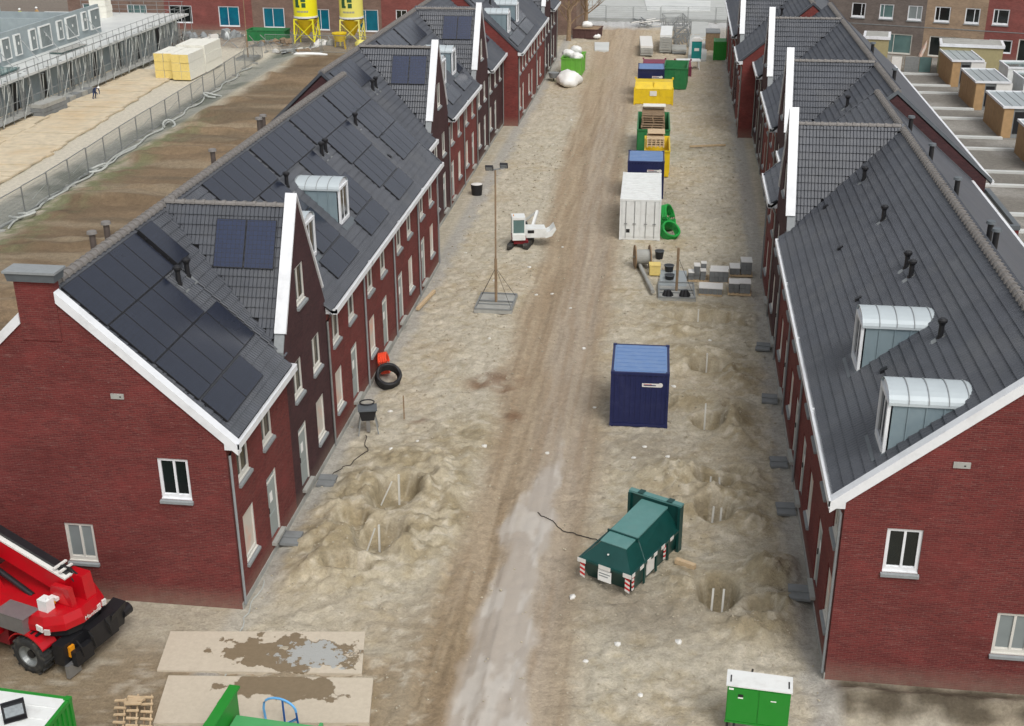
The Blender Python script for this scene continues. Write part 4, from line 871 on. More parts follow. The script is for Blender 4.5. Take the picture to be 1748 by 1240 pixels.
# ------------------------------------------------------------------ containers
def container(name,label,x,y,rz,W,D,H,wall,roof,group=None,kind='side',sticker=None,lift=.06,cat='container'):
    """W along local x, D along local y, front face at local y=0"""
    t=thing(name,label,cat,(x,y,hz(x,y)-.02),rz,group)
    b=MB(); e=.1
    b.box(.02,W-.02,.02,D-.02,lift+.1,H-.03)
    # corrugation on front, back and sides
    def corr(n,f):
        for i in range(n):
            f((i+.25)/n,(i+.7)/n)
    n=max(6,int((W-2*e)/.2)); n2=max(6,int((D-2*e)/.2))
    if kind=='side':
        corr(n,lambda a,c_: b.box(e+(W-2*e)*a,e+(W-2*e)*c_,-.012,.02,lift+.16,H-.14))
    corr(n2,lambda a,c_: b.box(-.012,.02,e+(D-2*e)*a,e+(D-2*e)*c_,lift+.16,H-.14)); corr(n2,lambda a,c_: b.box(W-.02,W+.012,e+(D-2*e)*a,e+(D-2*e)*c_,lift+.16,H-.14))
    b.build('wall_panels',wall,t)
    f=MB()
    for xx in (-.02,W-e+.02):
        for yy in (-.025,D-e+.025): f.box(xx,xx+e,yy,yy+e,lift,H)
    for yy in (-.025,D-e+.025): f.box(e-.02,W-e+.02,yy,yy+e,lift,lift+.14); f.box(e-.02,W-e+.02,yy,yy+e,H-.12,H-.004)
    for xx in (-.02,W-e+.02): f.box(xx,xx+e,e-.025,D-e+.025,lift,lift+.14); f.box(xx,xx+e,e-.025,D-e+.025,H-.12,H-.004)
    f.build('corner_frame',wall,t)
    c=MB()
    for xx in (-.03,W-.13):
        for yy in (-.035,D-.125):
            for zz in (lift-.02,H-.1): c.box(xx,xx+.16,yy,yy+.16,zz,zz+.12)
    c.build('corner_casting',wall,t)
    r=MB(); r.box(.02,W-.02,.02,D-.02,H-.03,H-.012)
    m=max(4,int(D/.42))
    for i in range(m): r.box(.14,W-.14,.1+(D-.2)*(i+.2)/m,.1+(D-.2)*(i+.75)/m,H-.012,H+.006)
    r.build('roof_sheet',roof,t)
    if kind=='door':
        for k in (0,1):
            dd=MB(); a=e+(W-2*e)*k/2+.01; c_=e+(W-2*e)*(k+1)/2-.01
            dd.box(a,c_,-.02,.02,lift+.16,H-.14)
            for q in (0,1):
                for (z0,z1) in ((lift+.22,lift+.82),(lift+.9,lift+1.55),(lift+1.63,H-.2)):
                    aa=a+.04+(c_-a-.04)*q/2; cc=a+(c_-a)*(q+1)/2-.03; dd.box(aa,cc,-.035,-.02,z0,z1)
            do=dd.build('door',wall,t)
            for q in (.3,.78):
                rb=MB(); xx=a+(c_-a)*(q if k else 1-q); rb.tube([(xx,-.065,lift+.12),(xx,-.065,H-.1)],.018,6); rb.box(xx-.1,xx+.1,-.09,-.07,lift+1.0,lift+1.05); rb.build('lock_rod','steel',do)
        dg=MB(); dg.box(W*.16,W*.25,-.041,-.035,lift+.45,lift+.68,0); dg.build('warning_sign','black',t)
    if sticker:
        s=MB(); x0,x1,z0,z1=sticker; s.box(x0,x1,-.024,-.013,z0,z1,0); h=(z1-z0)
        s.box(x0+.06,x0+(x1-x0)*.72,-.028,-.0241,z0+h*.35,z0+h*.62,1); s.box(x0+.06,x0+(x1-x0)*.5,-.028,-.0241,z0+h*.7,z0+h*.8,2)
        s.cyl((x1-.04,-.014,(z0+z1)/2+.02),h*.62,.012,14,0,axis=(0,-1,0))
        s.build('sticker',['sheet','navy','stripe_r'],t)
    return t
container('shipping_container','nearest navy container with pale blue roof, on the sand beside the tracks',-2.12,46.6,R(1.2),2.38,3.02,2.55,'navy','navyroof',sticker=(1.28,2.08,1.92,2.08),cat='container')
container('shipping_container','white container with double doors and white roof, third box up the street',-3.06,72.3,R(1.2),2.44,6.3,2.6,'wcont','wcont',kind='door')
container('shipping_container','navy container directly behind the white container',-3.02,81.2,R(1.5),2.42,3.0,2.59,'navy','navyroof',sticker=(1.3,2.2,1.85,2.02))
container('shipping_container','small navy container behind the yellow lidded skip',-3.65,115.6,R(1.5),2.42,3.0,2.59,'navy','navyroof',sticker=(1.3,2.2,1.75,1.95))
t=container('site_cabin','bright green cabin with ribbed white roof in the bottom left corner',-21.0,21.9,R(-3.5),6.0,2.45,2.6,'green','wcont',kind='side',cat='cabin')
# floodlight on the cabin roof
f=thing('floodlight','black work floodlight standing on the white cabin roof','floodlight',(-15.85,23.0,2.6),R(35))
m=MB(); m.box(-.26,.26,-.09,-.02,.12,.52); m.box(-.28,.28,-.02,.05,.1,.54); m.build('housing','black',f)
m=MB(); m.box(-.22,.22,-.1,-.09,.16,.48); m.build('lens','lamp_glass',f)
m=MB(); m.beam((-.25,0,.28),(-.25,0,.0),.03,.03); m.beam((.25,0,.28),(.25,0,0),.03,.03); m.box(-.28,.28,-.12,.12,0,.03); m.build('bracket','black',f)
# green generator / distribution cabinet
t=thing('power_cabinet','bright green power cabinet with pale grey top on legs, bottom right',"cabinet",(2.17,27.72,0),R(-4.5))
m=MB(); m.box(0,1.7,0,.62,.5,1.74); m.box(-.02,1.72,-.02,.0,.5,.56); m.box(.02,.83,-.018,0,.58,1.68); m.box(.87,1.68,-.018,0,.58,1.68); m.build('body','green',t)
m=MB(); m.box(-.04,1.74,-.04,.66,1.74,1.78); m.box(.06,.1,.12,.42,1.78,1.785,1); m.box(1.62,1.66,.12,.42,1.78,1.785,1); m.build('lid',['wcont','black'],t)
m=MB(); m.box(.3,.44,-.03,-.018,1.42,1.5); m.build('handle','black',t)
m=MB(); m.box(.04,.17,-.024,-.018,1.62,1.68); m.box(.3,.44,-.024,-.018,1.36,1.4); m.box(1.18,1.33,-.024,-.018,1.38,1.41); m.build('label','paper',t)
for xx in (.03,1.6):
    for yy in (.05,.52):
        m=MB(); m.box(xx,xx+.07,yy,yy+.07,-.1,.5); m.build('leg','black',t)
m=MB(); m.tube([(.25,.2,.5),(.27,-.15,-.02),(.3,-.7,.02)],.035,8); m.build('cable','black',t)
# dark teal covered skip
def closed_skip():
    t=thing('covered_skip','dark teal closed skip with pyramid lid and red-white corner marks','skip',(-2.45,34.9,hz(-1,36)-.02),math.atan2(-.84,1.69))
    W,L_=1.93,3.5
    def ring(z,a,b0,b1,x1=None): return [(a,b0,z),((x1 if x1 is not None else W-a),b0,z),((x1 if x1 is not None else W-a),b1,z),(a,b1,z)]
    m=MB(); m.hexa(ring(.1,.12,.38,L_-.05)+ring(.9,0,0,L_)); 
    for xx in (-.03,W-.02):
        for yy in (.9,1.75,2.6): m.hexa([(xx,yy,.15),(xx+.05,yy,.15),(xx+.05,yy+.09,.15),(xx,yy+.09,.15),(xx,yy,.93),(xx+.05,yy,.93),(xx+.05,yy+.09,.93),(xx,yy+.09,.93)])
    m.build('tub','teal',t)
    m=MB(); m.box(-.05,W+.05,-.05,.03,.9,.98); m.box(-.05,.03,.03,L_,.9,.98); m.box(W-.03,W+.05,.03,L_,.9,.98); m.build('rim','teal',t)
    lid=MB(); lo=ring(.97,.02,.02,L_); hi=ring(1.62,.5,.55,L_-.1); hi=[(p[0],p[1],1.5 if p[1]<1 else 1.66) for p in hi]; lid.hexa(lo+hi)
    for f_ in (.28,.62):
        y=.5+(L_-.6)*f_; y0=.02+(L_)*f_
        lid.beam((W-.02,y0,.98),(W-.5,y,1.57),.03,.03); lid.beam((.02,y0,.98),(.5,y,1.57),.03,.03)
    lid.build('cover','teal',t)
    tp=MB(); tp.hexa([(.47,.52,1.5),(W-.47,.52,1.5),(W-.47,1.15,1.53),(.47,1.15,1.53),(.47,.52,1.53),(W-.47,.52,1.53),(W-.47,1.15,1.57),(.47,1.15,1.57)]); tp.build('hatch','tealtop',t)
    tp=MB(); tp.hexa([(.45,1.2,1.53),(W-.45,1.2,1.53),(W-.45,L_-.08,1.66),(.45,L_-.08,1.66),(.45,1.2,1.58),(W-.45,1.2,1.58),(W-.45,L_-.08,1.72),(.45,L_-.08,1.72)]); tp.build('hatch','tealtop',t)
    tp=MB(); tp.box(.38,W-.38,1.15,1.2,1.5,1.62); tp.build('hinge','teal',t)
    e=MB(); e.box(-.03,W+.03,L_-.05,L_+.05,.1,1.85); e.box(-.06,W+.06,L_-.1,L_+.12,1.85,1.93,1); e.box(.3,.5,L_-.12,L_+.14,1.93,1.96); e.box(W-.5,W-.3,L_-.12,L_+.14,1.93,1.96)
    for xx in (-.06,W-.04): e.box(xx,xx+.1,L_-.16,L_+.1,0,1.85)
    e.build('front_board',['teal','tealtop'],t)
    for xx in (.15,W-.35):
        r=MB(); r.cyl((xx,.5,.1),.1,.2,12,axis=(1,0,0)); r.build('roller','black',t)
    w_=MB()
    for a in ((-.06,.26,-.06,-.052,.84,1.0),(.75,1.2,-.06,-.052,.84,1.0),(W-.26,W+.06,-.06,-.052,.84,1.0)): w_.box(*a)
    for a in ((0,.2),(.55,.8),(1.05,1.3),(1.5,1.75),(2.05,2.3),(2.7,2.95)): w_.box(W+.052,W+.06,a[0],a[1],.86,1.0)
    w_.build('white_marking','sheet',t)
    for x0 in (.02,W-.2):
        s=MB()
        for i in range(6): s.hexa([(x0,-.012,.3+i*.09),(x0+.18,-.012,.3+i*.09-.06),(x0+.18,-.0,.3+i*.09-.06),(x0,0,.3+i*.09),(x0,-.012,.39+i*.09),(x0+.18,-.012,.39+i*.09-.06),(x0+.18,0,.39+i*.09-.06),(x0,0,.39+i*.09)],i%2)
        s.build('hazard_stripe',['sheet','stripe_r'],t)
    for yy in (.12,2.35):
        s=MB()
        for i in range(6): s.box(W-.02,W+.012,yy+(.02 if i%2 else 0),yy+.12,.3+i*.09,.38+i*.09,i%2)
        s.build('hazard_stripe',['sheet','stripe_r'],t)
    s=MB(); s.box(.72,1.22,-.03,-.012,.38,.8); s.build('sign_plate','paper',t)
    s=MB(); s.box(.76,1.18,-.034,-.03,.66,.7); s.box(.76,1.1,-.034,-.03,.56,.6); s.build('print','sill',t)
    s=MB(); s.box(W-.01,W+.02,1.1,1.62,.36,.82); s.build('sign_plate','sheet',t)
    for k in (1,):
        s=MB(); s.cyl((W*.5,.22,1.3),.03,.05,8,axis=(0,-1,.6)); s.build('bolt','sheet',t)
closed_skip()
def open_skip(name,label,x,y,rz,W,L_,H,paint,group=None,fill=None,taper=.35,cover=None):
    t=thing(name,label,'skip',(x,y,hz(x,y)-.02),rz,group)
    m=MB(); th=.05
    o=[(0,taper*0,.1),(W,0,.1),(W,L_-taper,.1),(0,L_-taper,.1)]; top=[(0,0,H),(W,0,H),(W,L_,H),(0,L_,H)]
    i_=[(th,th,.16),(W-th,th,.16),(W-th,L_-taper-th,.16),(th,L_-taper-th,.16)]; it=[(th,th,H),(W-th,th,H),(W-th,L_-th,H),(th,L_-th,H)]
    for a in range(4):
        b=(a+1)%4; m.quad([o[a],o[b],top[b],top[a]]); m.quad([i_[b],i_[a],it[a],it[b]]); m.quad([top[a],top[b],it[b],it[a]])
    m.quad(i_); m.quad(list(reversed(o)))
    m.build('tub',paint,t)
    r=MB(); 
    for k in range(1,5):
        for xx in (-.05,W): r.box(xx,xx+.05,L_*k/5-.04,L_*k/5+.04,.15,H-.1)
    for k in range(1,4): r.box(W*k/4-.04,W*k/4+.04,-.05,0,.15,H-.1)
    r.build('rib',paint,t)
    b=MB(); b.box(-.06,W+.06,-.06,.0,H-.1,H+.02); b.box(-.06,0,0,L_,H-.1,H+.02); b.box(W,W+.06,0,L_,H-.1,H+.02); b.box(-.06,W+.06,L_,L_+.06,H-.1,H+.02); b.build('rim',paint,t)
    if fill: 
        q=MB(); q.box(th+.01,W-th-.01,th+.01,L_-taper,.16,fill[0]); q.build('load',fill[1],t)
    return t
def roof_skip(name,label,x,y,rz,W,L_,H,paint,top=None,group=None,sign=None):
    """closed skip with a gently sloped two-part lid; W across the visible front"""
    t=thing(name,label,'skip',(x,y,hz(x,y)-.02),rz,group)
    m=MB(); m.prism([(0,.1),(W,.1),(W,H*.72),(0,H*.72)],0,L_)
    for k in range(1,6): m.box(W*k/6-.03,W*k/6+.03,-.04,0,.12,H*.7)
    m.build('tub',paint,t)
    l=MB(); l.hexa([(0,-.02,H*.72),(W,-.02,H*.72),(W,L_,H*.72),(0,L_,H*.72),(.04,.5,H),(W-.04,.5,H),(W-.04,L_,H),(.04,L_,H)]); l.box(W/2-.03,W/2+.03,.1,.5,H*.8,H+.02)
    l.build('lid',top or paint,t)
    e=MB(); e.box(-.06,.06,-.06,.1,.0,H*.8); e.box(W-.06,W+.06,-.06,.1,0,H*.8); e.box(-.05,.12,L_-.2,L_,H,H+.15); e.box(W-.12,W+.05,L_-.2,L_,H,H+.15); e.build('frame_post',paint,t)
    if sign: s=MB(); s.box(W*.4,W*.58,-.06,-.045,H*.42,H*.64); s.build('sign_plate','sheet',t)
    return t
# foreground green skip (bottom edge)
t=thing('green_skip','bright green skip with tall end board at the bottom edge, left of centre','skip',(-11.15,23.6,0),R(-4))
m=MB()
H_=1.15; m.hexa([(0,.1,.15),(3.0,.1,.15),(3.0,1.75,.15),(0,1.75,.15),(0,0,H_),(3.25,0,H_),(3.25,1.85,H_),(0,1.85,H_)]); m.build('tub','greensk',t)
m=MB(); m.box(.0,2.35,0,1.85,H_,H_+.06); m.build('lid','greensk',t)
m=MB(); m.box(2.44,3.25,0,1.85,H_,H_+.05); m.build('lid','greensk',t)
m=MB(); m.box(2.35,2.44,-.05,1.95,H_-.02,H_+.11); m.build('hinge','greensk',t)
m=MB(); m.box(-.2,-.06,-.1,2.15,.1,1.85); m.box(-.28,.02,-.12,2.2,1.85,1.92); m.box(-.3,-.2,.5,.7,.1,1.9); m.box(-.3,-.2,1.4,1.6,.1,1.9); m.build('end_board','green',t)
# blue bent tube stand
t=thing('tube_hoop','light blue bent tube hoop behind the bottom green skip','tube hoop',(-10.2,26.55,0),R(-10))
m=MB(); pts=[(-.48+.0,0,0),(-.52,0,.5)]+[(.0-.5*math.cos(math.pi*i/12)+.0,0,.62+.34*math.sin(math.pi*i/12)) for i in range(13)]+[(.5,.0,.35),(.2,.02,.15)]
m.tube(pts,.035,8); m.build('hoop','blue',t,smooth=True)
m=MB(); m.tube([(.1,0,.95),(.12,0,0)],.03,8); m.tube([(.5,0,.6),(.55,0,0)],.03,8); m.tube([(.12,0,.08),(.5,0,.4)],.02,6); m.build('leg','blued',t,smooth=True)
# road plates
def plate(label,c4,seed):
    x0=sum(p[0] for p in c4)/4; y0=sum(p[1] for p in c4)/4
    z=max(hz(x,y) for x in np.linspace(c4[0][0],c4[1][0],12) for y in (y0-.8,y0,y0+.8))+.0
    m=MB(); lo=[(p[0]-x0,p[1]-y0,-.25) for p in c4]; hi=[(p[0]-x0,p[1]-y0,.02) for p in c4]; m.hexa(lo+hi)
    o=m.build('road_plate','plate',None,loc=(x0,y0,z)); tag(o,label,'road plate',group='road plates in front of the left gable'); return z
zp1=plate('upper dusty road plate with a muddy wet patch, by the left gable',[(-14.66,28.43),(-8.5,29.05),(-8.9,31.1),(-15.0,30.35)],1)
zp2=plate('lower dusty road plate behind the bottom green skip',[(-13.8,26.1),(-7.75,26.9),(-8.1,28.85),(-14.2,28.2)],2)
M['water']=mat('wet_silt_film',srgb(150,156,156),.22,var=.12,scale=2,spec=.6)
# timber trestle rack
t=thing('timber_rack','small pile of nailed timber racks on the brown ground, bottom left','timber rack',(-14.65,26.45,0),R(14))
for k,(xx,z0) in enumerate(((-.25,.05),(.12,.16),(.5,.1))):
    for side_ in (-.16,.2):
        m=MB(); m.beam((xx+side_*.5,.35,z0+.25),(xx+side_*.5+.25,-1.9,z0+.15),.04,.08); m.build('rail','woodd' if side_<0 else 'wood',t)
    for i in range(7):
        m=MB(); yy=.2-i*.3; m.beam((xx-.16+i*.035,yy,z0+.34-.01*i),(xx+.18+i*.035,yy-.04,z0+.34-.01*i+random.uniform(-.03,.03)),.07,.04); m.build('slat','wood',t)
for i in range(5):
    m=MB(); m.beam((.0+random.uniform(-.1,.2),.2-i*.1,.45+i*.03),(.3+random.uniform(0,.2),.1-i*.1,.5+i*.03),.09,.05); m.build('block','wood',t)
# ------------------------------------------------------------------ telehandler
def telehandler():
    o0=(-17.98,29.15,0); t=thing('telehandler','red rotating telescopic handler parked by the left gable wall','telehandler',o0,math.atan2(.30,-.954))
    # local x forward (to the left in the photo), y to camera side is +y? forward=(-.954,.3) -> left=( -.3,-.954) faces the camera
    m=MB(); m.box(-.95,6.2,-.62,.62,.55,1.05); m.prism([(1.0,.55),(5.6,.5),(5.6,1.25),(1.05,1.35),(.95,1.1)],.62,1.08); m.prism([(1.0,.55),(5.6,.5),(5.6,1.25),(1.05,1.35),(.95,1.1)],-1.08,-.62); m.build('chassis','mredd',t)
    for ax in (0,3.2):
        for sy in (1,-1):
            y0=sy*1.12
            w_=MB(); pr=[(.34,.2),(.34,.60),(.44,.62),(.56,.62),(.62,.6),(.62,.6)]
            K=28; prof=[(-.22,.36),(-.23,.5),(-.2,.59),(-.1,.63),(.1,.63),(.2,.59),(.23,.5),(.22,.36)]
            for i in range(K):
                a0,a1=2*math.pi*i/K,2*math.pi*(i+1)/K
                for (u0,r0),(u1,r1_) in zip(prof[:-1],prof[1:]):
                    w_.quad([(r0*math.cos(a0),u0,r0*math.sin(a0)),(r1_*math.cos(a0),u1,r1_*math.sin(a0)),(r1_*math.cos(a1),u1,r1_*math.sin(a1)),(r0*math.cos(a1),u0,r0*math.sin(a1))])
                if i%2==0:
                    am=(a0+a1)/2+.05
                    for s2 in (-1,1):
                        w_.hexa([(r*math.cos(am+d_+(0.08 if uu==0 else 0)),uu*s2,r*math.sin(am+d_+(0.08 if uu==0 else 0))) for r in (.6,.665) for (uu,d_) in ((0.02,-.05),(.2,-.05),(.2,.06),(.02,.06))])
            wo=w_.build('tyre','rubber',t,loc=(ax,y0,.62),smooth=False)
            rm=MB(); rm.tube([(0,-.2,0),(0,.2,0)],[.36,.36],24); 
            ri=MB(); s3=sy
            for i in range(24):
                a0,a1=2*math.pi*i/24,2*math.pi*(i+1)/24
                for (r0,u0,r1_,u1) in ((.4,.21,.33,.2),(.33,.2,.28,.06),(.28,.06,.14,.05)):
                    ri.quad([(r0*math.cos(a0),s3*u0,r0*math.sin(a0)),(r1_*math.cos(a0),s3*u1,r1_*math.sin(a0)),(r1_*math.cos(a1),s3*u1,r1_*math.sin(a1)),(r0*math.cos(a1),s3*u0,r0*math.sin(a1))])
            ri.build('rim','steel',t,loc=(ax,y0,.62),smooth=True)
            hb=MB(); hb.cyl((0,-.19*s3,0),.14,.3,16,axis=(0,s3,0)); hb.tube([(0,-.2,0),(0,.045*s3,0)],[.3,.3],20); hb.build('hub','black',t,loc=(ax,y0,.62))
        for sy in (1,-1):
            fd=MB(); pts=[]
            for i in range(9):
                a=R(30+i*120/8); pts.append((ax+.78*math.cos(a),.62+.78*math.sin(a)))
            for (a,b) in zip(pts[:-1],pts[1:]):
                y0,y1=sorted((sy*.78,sy*1.36)); fd.hexa([(a[0],y0,a[1]),(b[0],y0,b[1]),(b[0],y1,b[1]),(a[0],y1,a[1]),(a[0],y0,a[1]+.05),(b[0],y0,b[1]+.05),(b[0],y1,b[1]+.05),(a[0],y1,a[1]+.05)])
            fo=fd.build('fender','mred',t)
            for i in range(5):
                sl=MB(); x=ax-.42+i*.2; y0,y1=sorted((sy*.9,sy*1.25)); sl.box(x,x+.07,y0,y1,1.39,1.445); sl.build('slot','black',fo)
    # outrigger / bumper unit at the rear
    m=MB(); m.box(-1.2,-.8,-1.1,1.1,.45,1.15); m.box(-1.45,-1.15,-.95,.2,.5,1.25); m.hexa([(-1.35,-1.3,.5),(-.9,-1.3,.5),(-.9,-.6,.5),(-1.35,-.6,.5),(-1.5,-1.35,1.35),(-1.0,-1.35,1.35),(-1.0,-.7,1.2),(-1.5,-.7,1.2)]); m.cyl((-1.3,-1.25,.9),.2,.35,12,axis=(0,-1,0)); m.box(-1.5,-1.3,.2,.9,.4,.9); m.build('rear_bumper','black',t)
    for yy in (-.6,.1,.6):
        m=MB(); m.tube([(-1.5,yy,.6),(-1.55,yy+.1,1.0),(-1.45,yy+.15,1.25)],.03,6); m.build('hydraulic_hose','black',t)
    m=MB(); m.box(-1.32,-1.2,.62,1.12,.06,.5); m.build('number_plate_board','silverbox',t)
    m=MB(); m.box(-1.3,-1.22,.72,.92,.7,1.05); m.build('tail_lamp','amber',t)
    # upper structure (turret), rounded counterweight
    U=[(-1.25,-.55),(-1.15,-.85),(-.7,-1.1),(.2,-1.15),(3.0,-1.1),(3.0,1.1),(.2,1.2),(-.6,1.1),(-1.1,.75),(-1.3,.2)]
    def slabp(poly,z0,z1,mi,mb,sc=1):
        n=len(poly); b=len(mb.v); mb.v+=[(x,y,z0) for x,y in poly]+[(x*sc,y*sc,z1) for x,y in poly]
        mb.f.append(tuple(range(b+n-1,b-1,-1))); mb.m.append(mi); mb.uv.append([(0,0)]*n); mb.f.append(tuple(range(b+n,b+2*n))); mb.m.append(mi); mb.uv.append([(0,0)]*n)
        for i in range(n):
            j=(i+1)%n; mb.f.append((b+i,b+j,b+n+j,b+n+i)); mb.m.append(mi); mb.uv.append([(0,0)]*4)
    m=MB(); slabp(U,1.5,1.72,0,m); slabp(U,1.72,1.98,0,m,.93); m.build('counterweight','mred',t)
    m=MB(); slabp([(x*.9,y*.8) for x,y in U],1.2,1.5,0,m); m.build('slew_ring','black',t)
    # rear fin with triangle
    m=MB(); m.hexa([(-1.12,-.62,1.95),(-.1,-.62,1.95),(-.1,-.2,1.95),(-1.12,-.2,1.95),(-1.0,-.62,2.75),(-.35,-.62,2.75),(-.35,-.25,2.75),(-1.0,-.25,2.75)]); m.hexa([(-1.05,.12,1.95),(-.05,.12,1.95),(-.05,.3,1.95),(-1.05,.3,1.95),(-.95,.12,2.6),(-.3,.12,2.6),(-.3,.3,2.6),(-.95,.3,2.6)]); m.build('boom_bracket','mred',t)
    m=MB(); m.hexa([(-.92,.305,2.05),(-.5,.305,2.05),(-.5,.315,2.05),(-.92,.315,2.05),(-.72,.305,2.42),(-.7,.305,2.42),(-.7,.315,2.42),(-.72,.315,2.42)]); m.build('warning_triangle','stripe_r',t)
    for i in range(4):
        m=MB(); m.tube([(-.9+.12*i,-.45+.1*i,2.5),(-.6+.1*i,-.2,3.0),(.2,-.1,3.0)],.03,6); m.build('hydraulic_hose','black',t)
    # boom
    bm=MB(); p0=Vector((-.55,-.15,2.42)); p1=Vector((6.5,-.15,4.55)); bm.beam(p0,p1,.42,.62); bm.build('boom','mred',t)
    bb=MB(); d=(p1-p0); n_=Vector((-d.z,0,d.x)).normalized(); bb.beam(p0+n_*.34-d*.0,p1+n_*.34,.44,.06); w2=bb.build('boom_stripe','sheet',t)
    bc=MB(); bc.beam(p0+n_*.42+Vector((.1,-.06,0)),p1+n_*.42+Vector((0,-.06,0)),.26,.14); bc.build('boom_cover','black',t)
    for i in range(2):
        b2=MB(); q=p0+n_*.5+d*(.03+.03*i); b2.beam(q+Vector((0,-.3,0)),q+Vector((0,.22,0)),.08,.05); b2.build('clamp','sheet',t)
    cy=MB(); cy.tube([(.6,.25,1.95),(3.4,.1,2.95)],.09,10); cy.build('lift_cylinder','black',t,smooth=True)
    # side boxes
    m=MB(); m.box(.2,1.35,.62,1.28,1.98,2.0); m.box(.28,1.3,.66,1.26,1.45,1.98); m.build('tool_box','silverbox',t,loc=(-.35,.12,0))
    m=MB(); m.box(-.28,.08,.55,.85,1.98,2.36); m.cyl((-.2,.7,2.36),.05,.06,8); m.build('jerrycan','wcont',t,loc=(-.25,-.05,0))
    m=MB(); m.box(-.55,-.25,.3,.42,2.16,2.26); m.box(-.5,-.3,.42,.44,2.08,2.16,1); m.build('work_lamp',['wcont','amber'],t)
    m=MB(); m.hexa([(1.7,.3,1.98),(3.3,.3,1.98),(3.3,1.15,1.98),(1.7,1.15,1.98),(2.0,.4,2.9),(3.3,.4,3.0),(3.3,1.05,3.0),(2.0,1.05,2.9)]); m.build('engine_hood','mred',t)
    m=MB(); m.box(1.15,4.6,.62,1.36,1.0,1.42); m.build('step_panel','mred',t)
    # cab
    m=MB(); m.hexa([(3.4,.2,1.9),(5.0,.2,1.9),(5.0,1.15,1.9),(3.4,1.15,1.9),(3.5,.25,3.5),(4.7,.25,3.5),(4.7,1.1,3.5),(3.5,1.1,3.5)]); m.build('cab_glass','glass',t)
    for (a,b) in (((3.4,1.17,1.9),(3.5,1.12,3.5)),((5.0,1.17,1.9),(4.7,1.12,3.5)),((3.4,.18,1.9),(3.5,.22,3.5))): 
        m=MB(); m.beam(a,b,.08,.08); m.build('cab_pillar','black',t)
    m=MB(); m.box(3.42,4.78,.2,1.15,3.5,3.58); m.build('cab_roof','black',t)
    # chevrons
    for (x,y,r_) in ((-.62,1.14,0),(-1.17,-.6,-90)):
        m=MB()
        for s2 in (-1,1):
            for i in range(4):
                if r_==0:
                    xx=x+s2*.14; m.hexa([(xx-.11*1,y-.02+.0,1.53+i*.05),(xx+.11,y-.02,1.53+i*.05+s2*.05),(xx+.11,y+.03,1.53+i*.05+s2*.05),(xx-.11,y+.03,1.53+i*.05),(xx-.11,y-.02,1.555+i*.05),(xx+.11,y-.02,1.555+i*.05+s2*.05),(xx+.11,y+.03,1.555+i*.05+s2*.05),(xx-.11,y+.03,1.555+i*.05)])
                else:
                    yy=y+s2*.12; m.box(-1.27,-1.2,yy-.08,yy+.08,1.54+i*.05,1.56+i*.05)
        m.build('chevron_marking','sheet',t)
    mt=Matrix.Translation((-1.31,-.17,1.6))@Matrix.Rotation(R(-90),4,'Z')@Matrix.Rotation(R(90),4,'X')
    lettering('Manitou',.2,'sheet',t,mt)
telehandler()
# ------------------------------------------------------------------ light masts
def light_mast(label,x,y,rz,h,lamps=True,group='light masts on concrete bases'):
    t=thing('light_mast',label,'light mast',(x,y,hz(x,y)),rz,group)
    m=MB(); m.box(-1.0,1.0,-1.25,1.25,0,.18); m.build('base_slab','conc',t)
    f=MB()
    for (a,b) in (((-.95,-1.2,.22),(.95,-1.2,.22)),((-.95,1.2,.22),(.95,1.2,.22)),((-.95,-1.2,.22),(-.95,1.2,.22)),((.95,-1.2,.22),(.95,1.2,.22)),((-.95,0,.24),(.95,0,.24)),((-.9,-.4,.2),(.9,-.4,.2))): f.beam(a,b,.07,.07)
    f.build('base_frame','steel',t)
    p=MB(); p.tube([(0,0,.2),(0,0,2.6)],.075,10); p.tube([(0,0,2.6),(.02,.05,h)],.045,8); p.build('pole','woodd',t,smooth=True)
    for (a,b) in (((-.9,.9),(.9,.9),(-.9,-.9),(.9,-.9)) if lamps else ((.9,-.9),)):
        s=MB(); s.tube([(a,b,.25),(0,0,2.1)],.011,5); s.build('stay','cable',t)
    if lamps:
        c=MB(); c.beam((-.25,-.2,h),(.45,.35,h),.05,.05); c.build('cross_arm','steel',t)
        for (a,b) in ((-.25,-.2),(.42,.35)):
            l=MB(); tr=Matrix.Translation((a,b,h+.12))@Matrix.Rotation(R(35),4,'X'); l.box(-.2,.2,-.06,.06,-.15,.15,0,tr=tr); l.build('lamp_head','black',t)
            l=MB(); l.box(-.17,.17,-.07,-.061,-.12,.12,0,tr=tr); l.build('lens','lamp_glass',t)
    return t
light_mast('tall light mast with two lamps on a square concrete base, beside the left row',-8.95,60.2,0,7.35)
light_mast('second mast base with a lying grey board and black sacks, right of the tracks',.5,63.2,R(2),2.4,False)
t=thing('grey_board','wet grey board lying behind the second mast base','board',(.35,64.9,.08))
m=MB(); m.box(-.8,.7,-1.0,1.6,0,.05); m.build('sheet','water',t)
t['label']='wet grey sheet lying behind the second mast base'; 
for i,(x,y) in enumerate(((.05,62.45),(.95,62.4))):
    m=MB()
    for k in range(4): m.cyl((.12*math.cos(k*1.7),.12*math.sin(k*1.7),.18),.2,.22+.05*k,9,r2=.1)
    o=m.build('sack','black',None,loc=(x,y,hz(x,y)+.0),smooth=True); tag(o,('left' if i==0 else 'right')+' black sack on the mast base slab','sack',group='black sacks')
t=thing('concrete_pole','long pale round pole lying beside the second mast base','pole',(0,0,0)); 
m=MB(); m.tube([(-1.95,68.6,.2),(-.75,62.6,.22)],.11,10); m.build('shaft','conc',t,smooth=True)
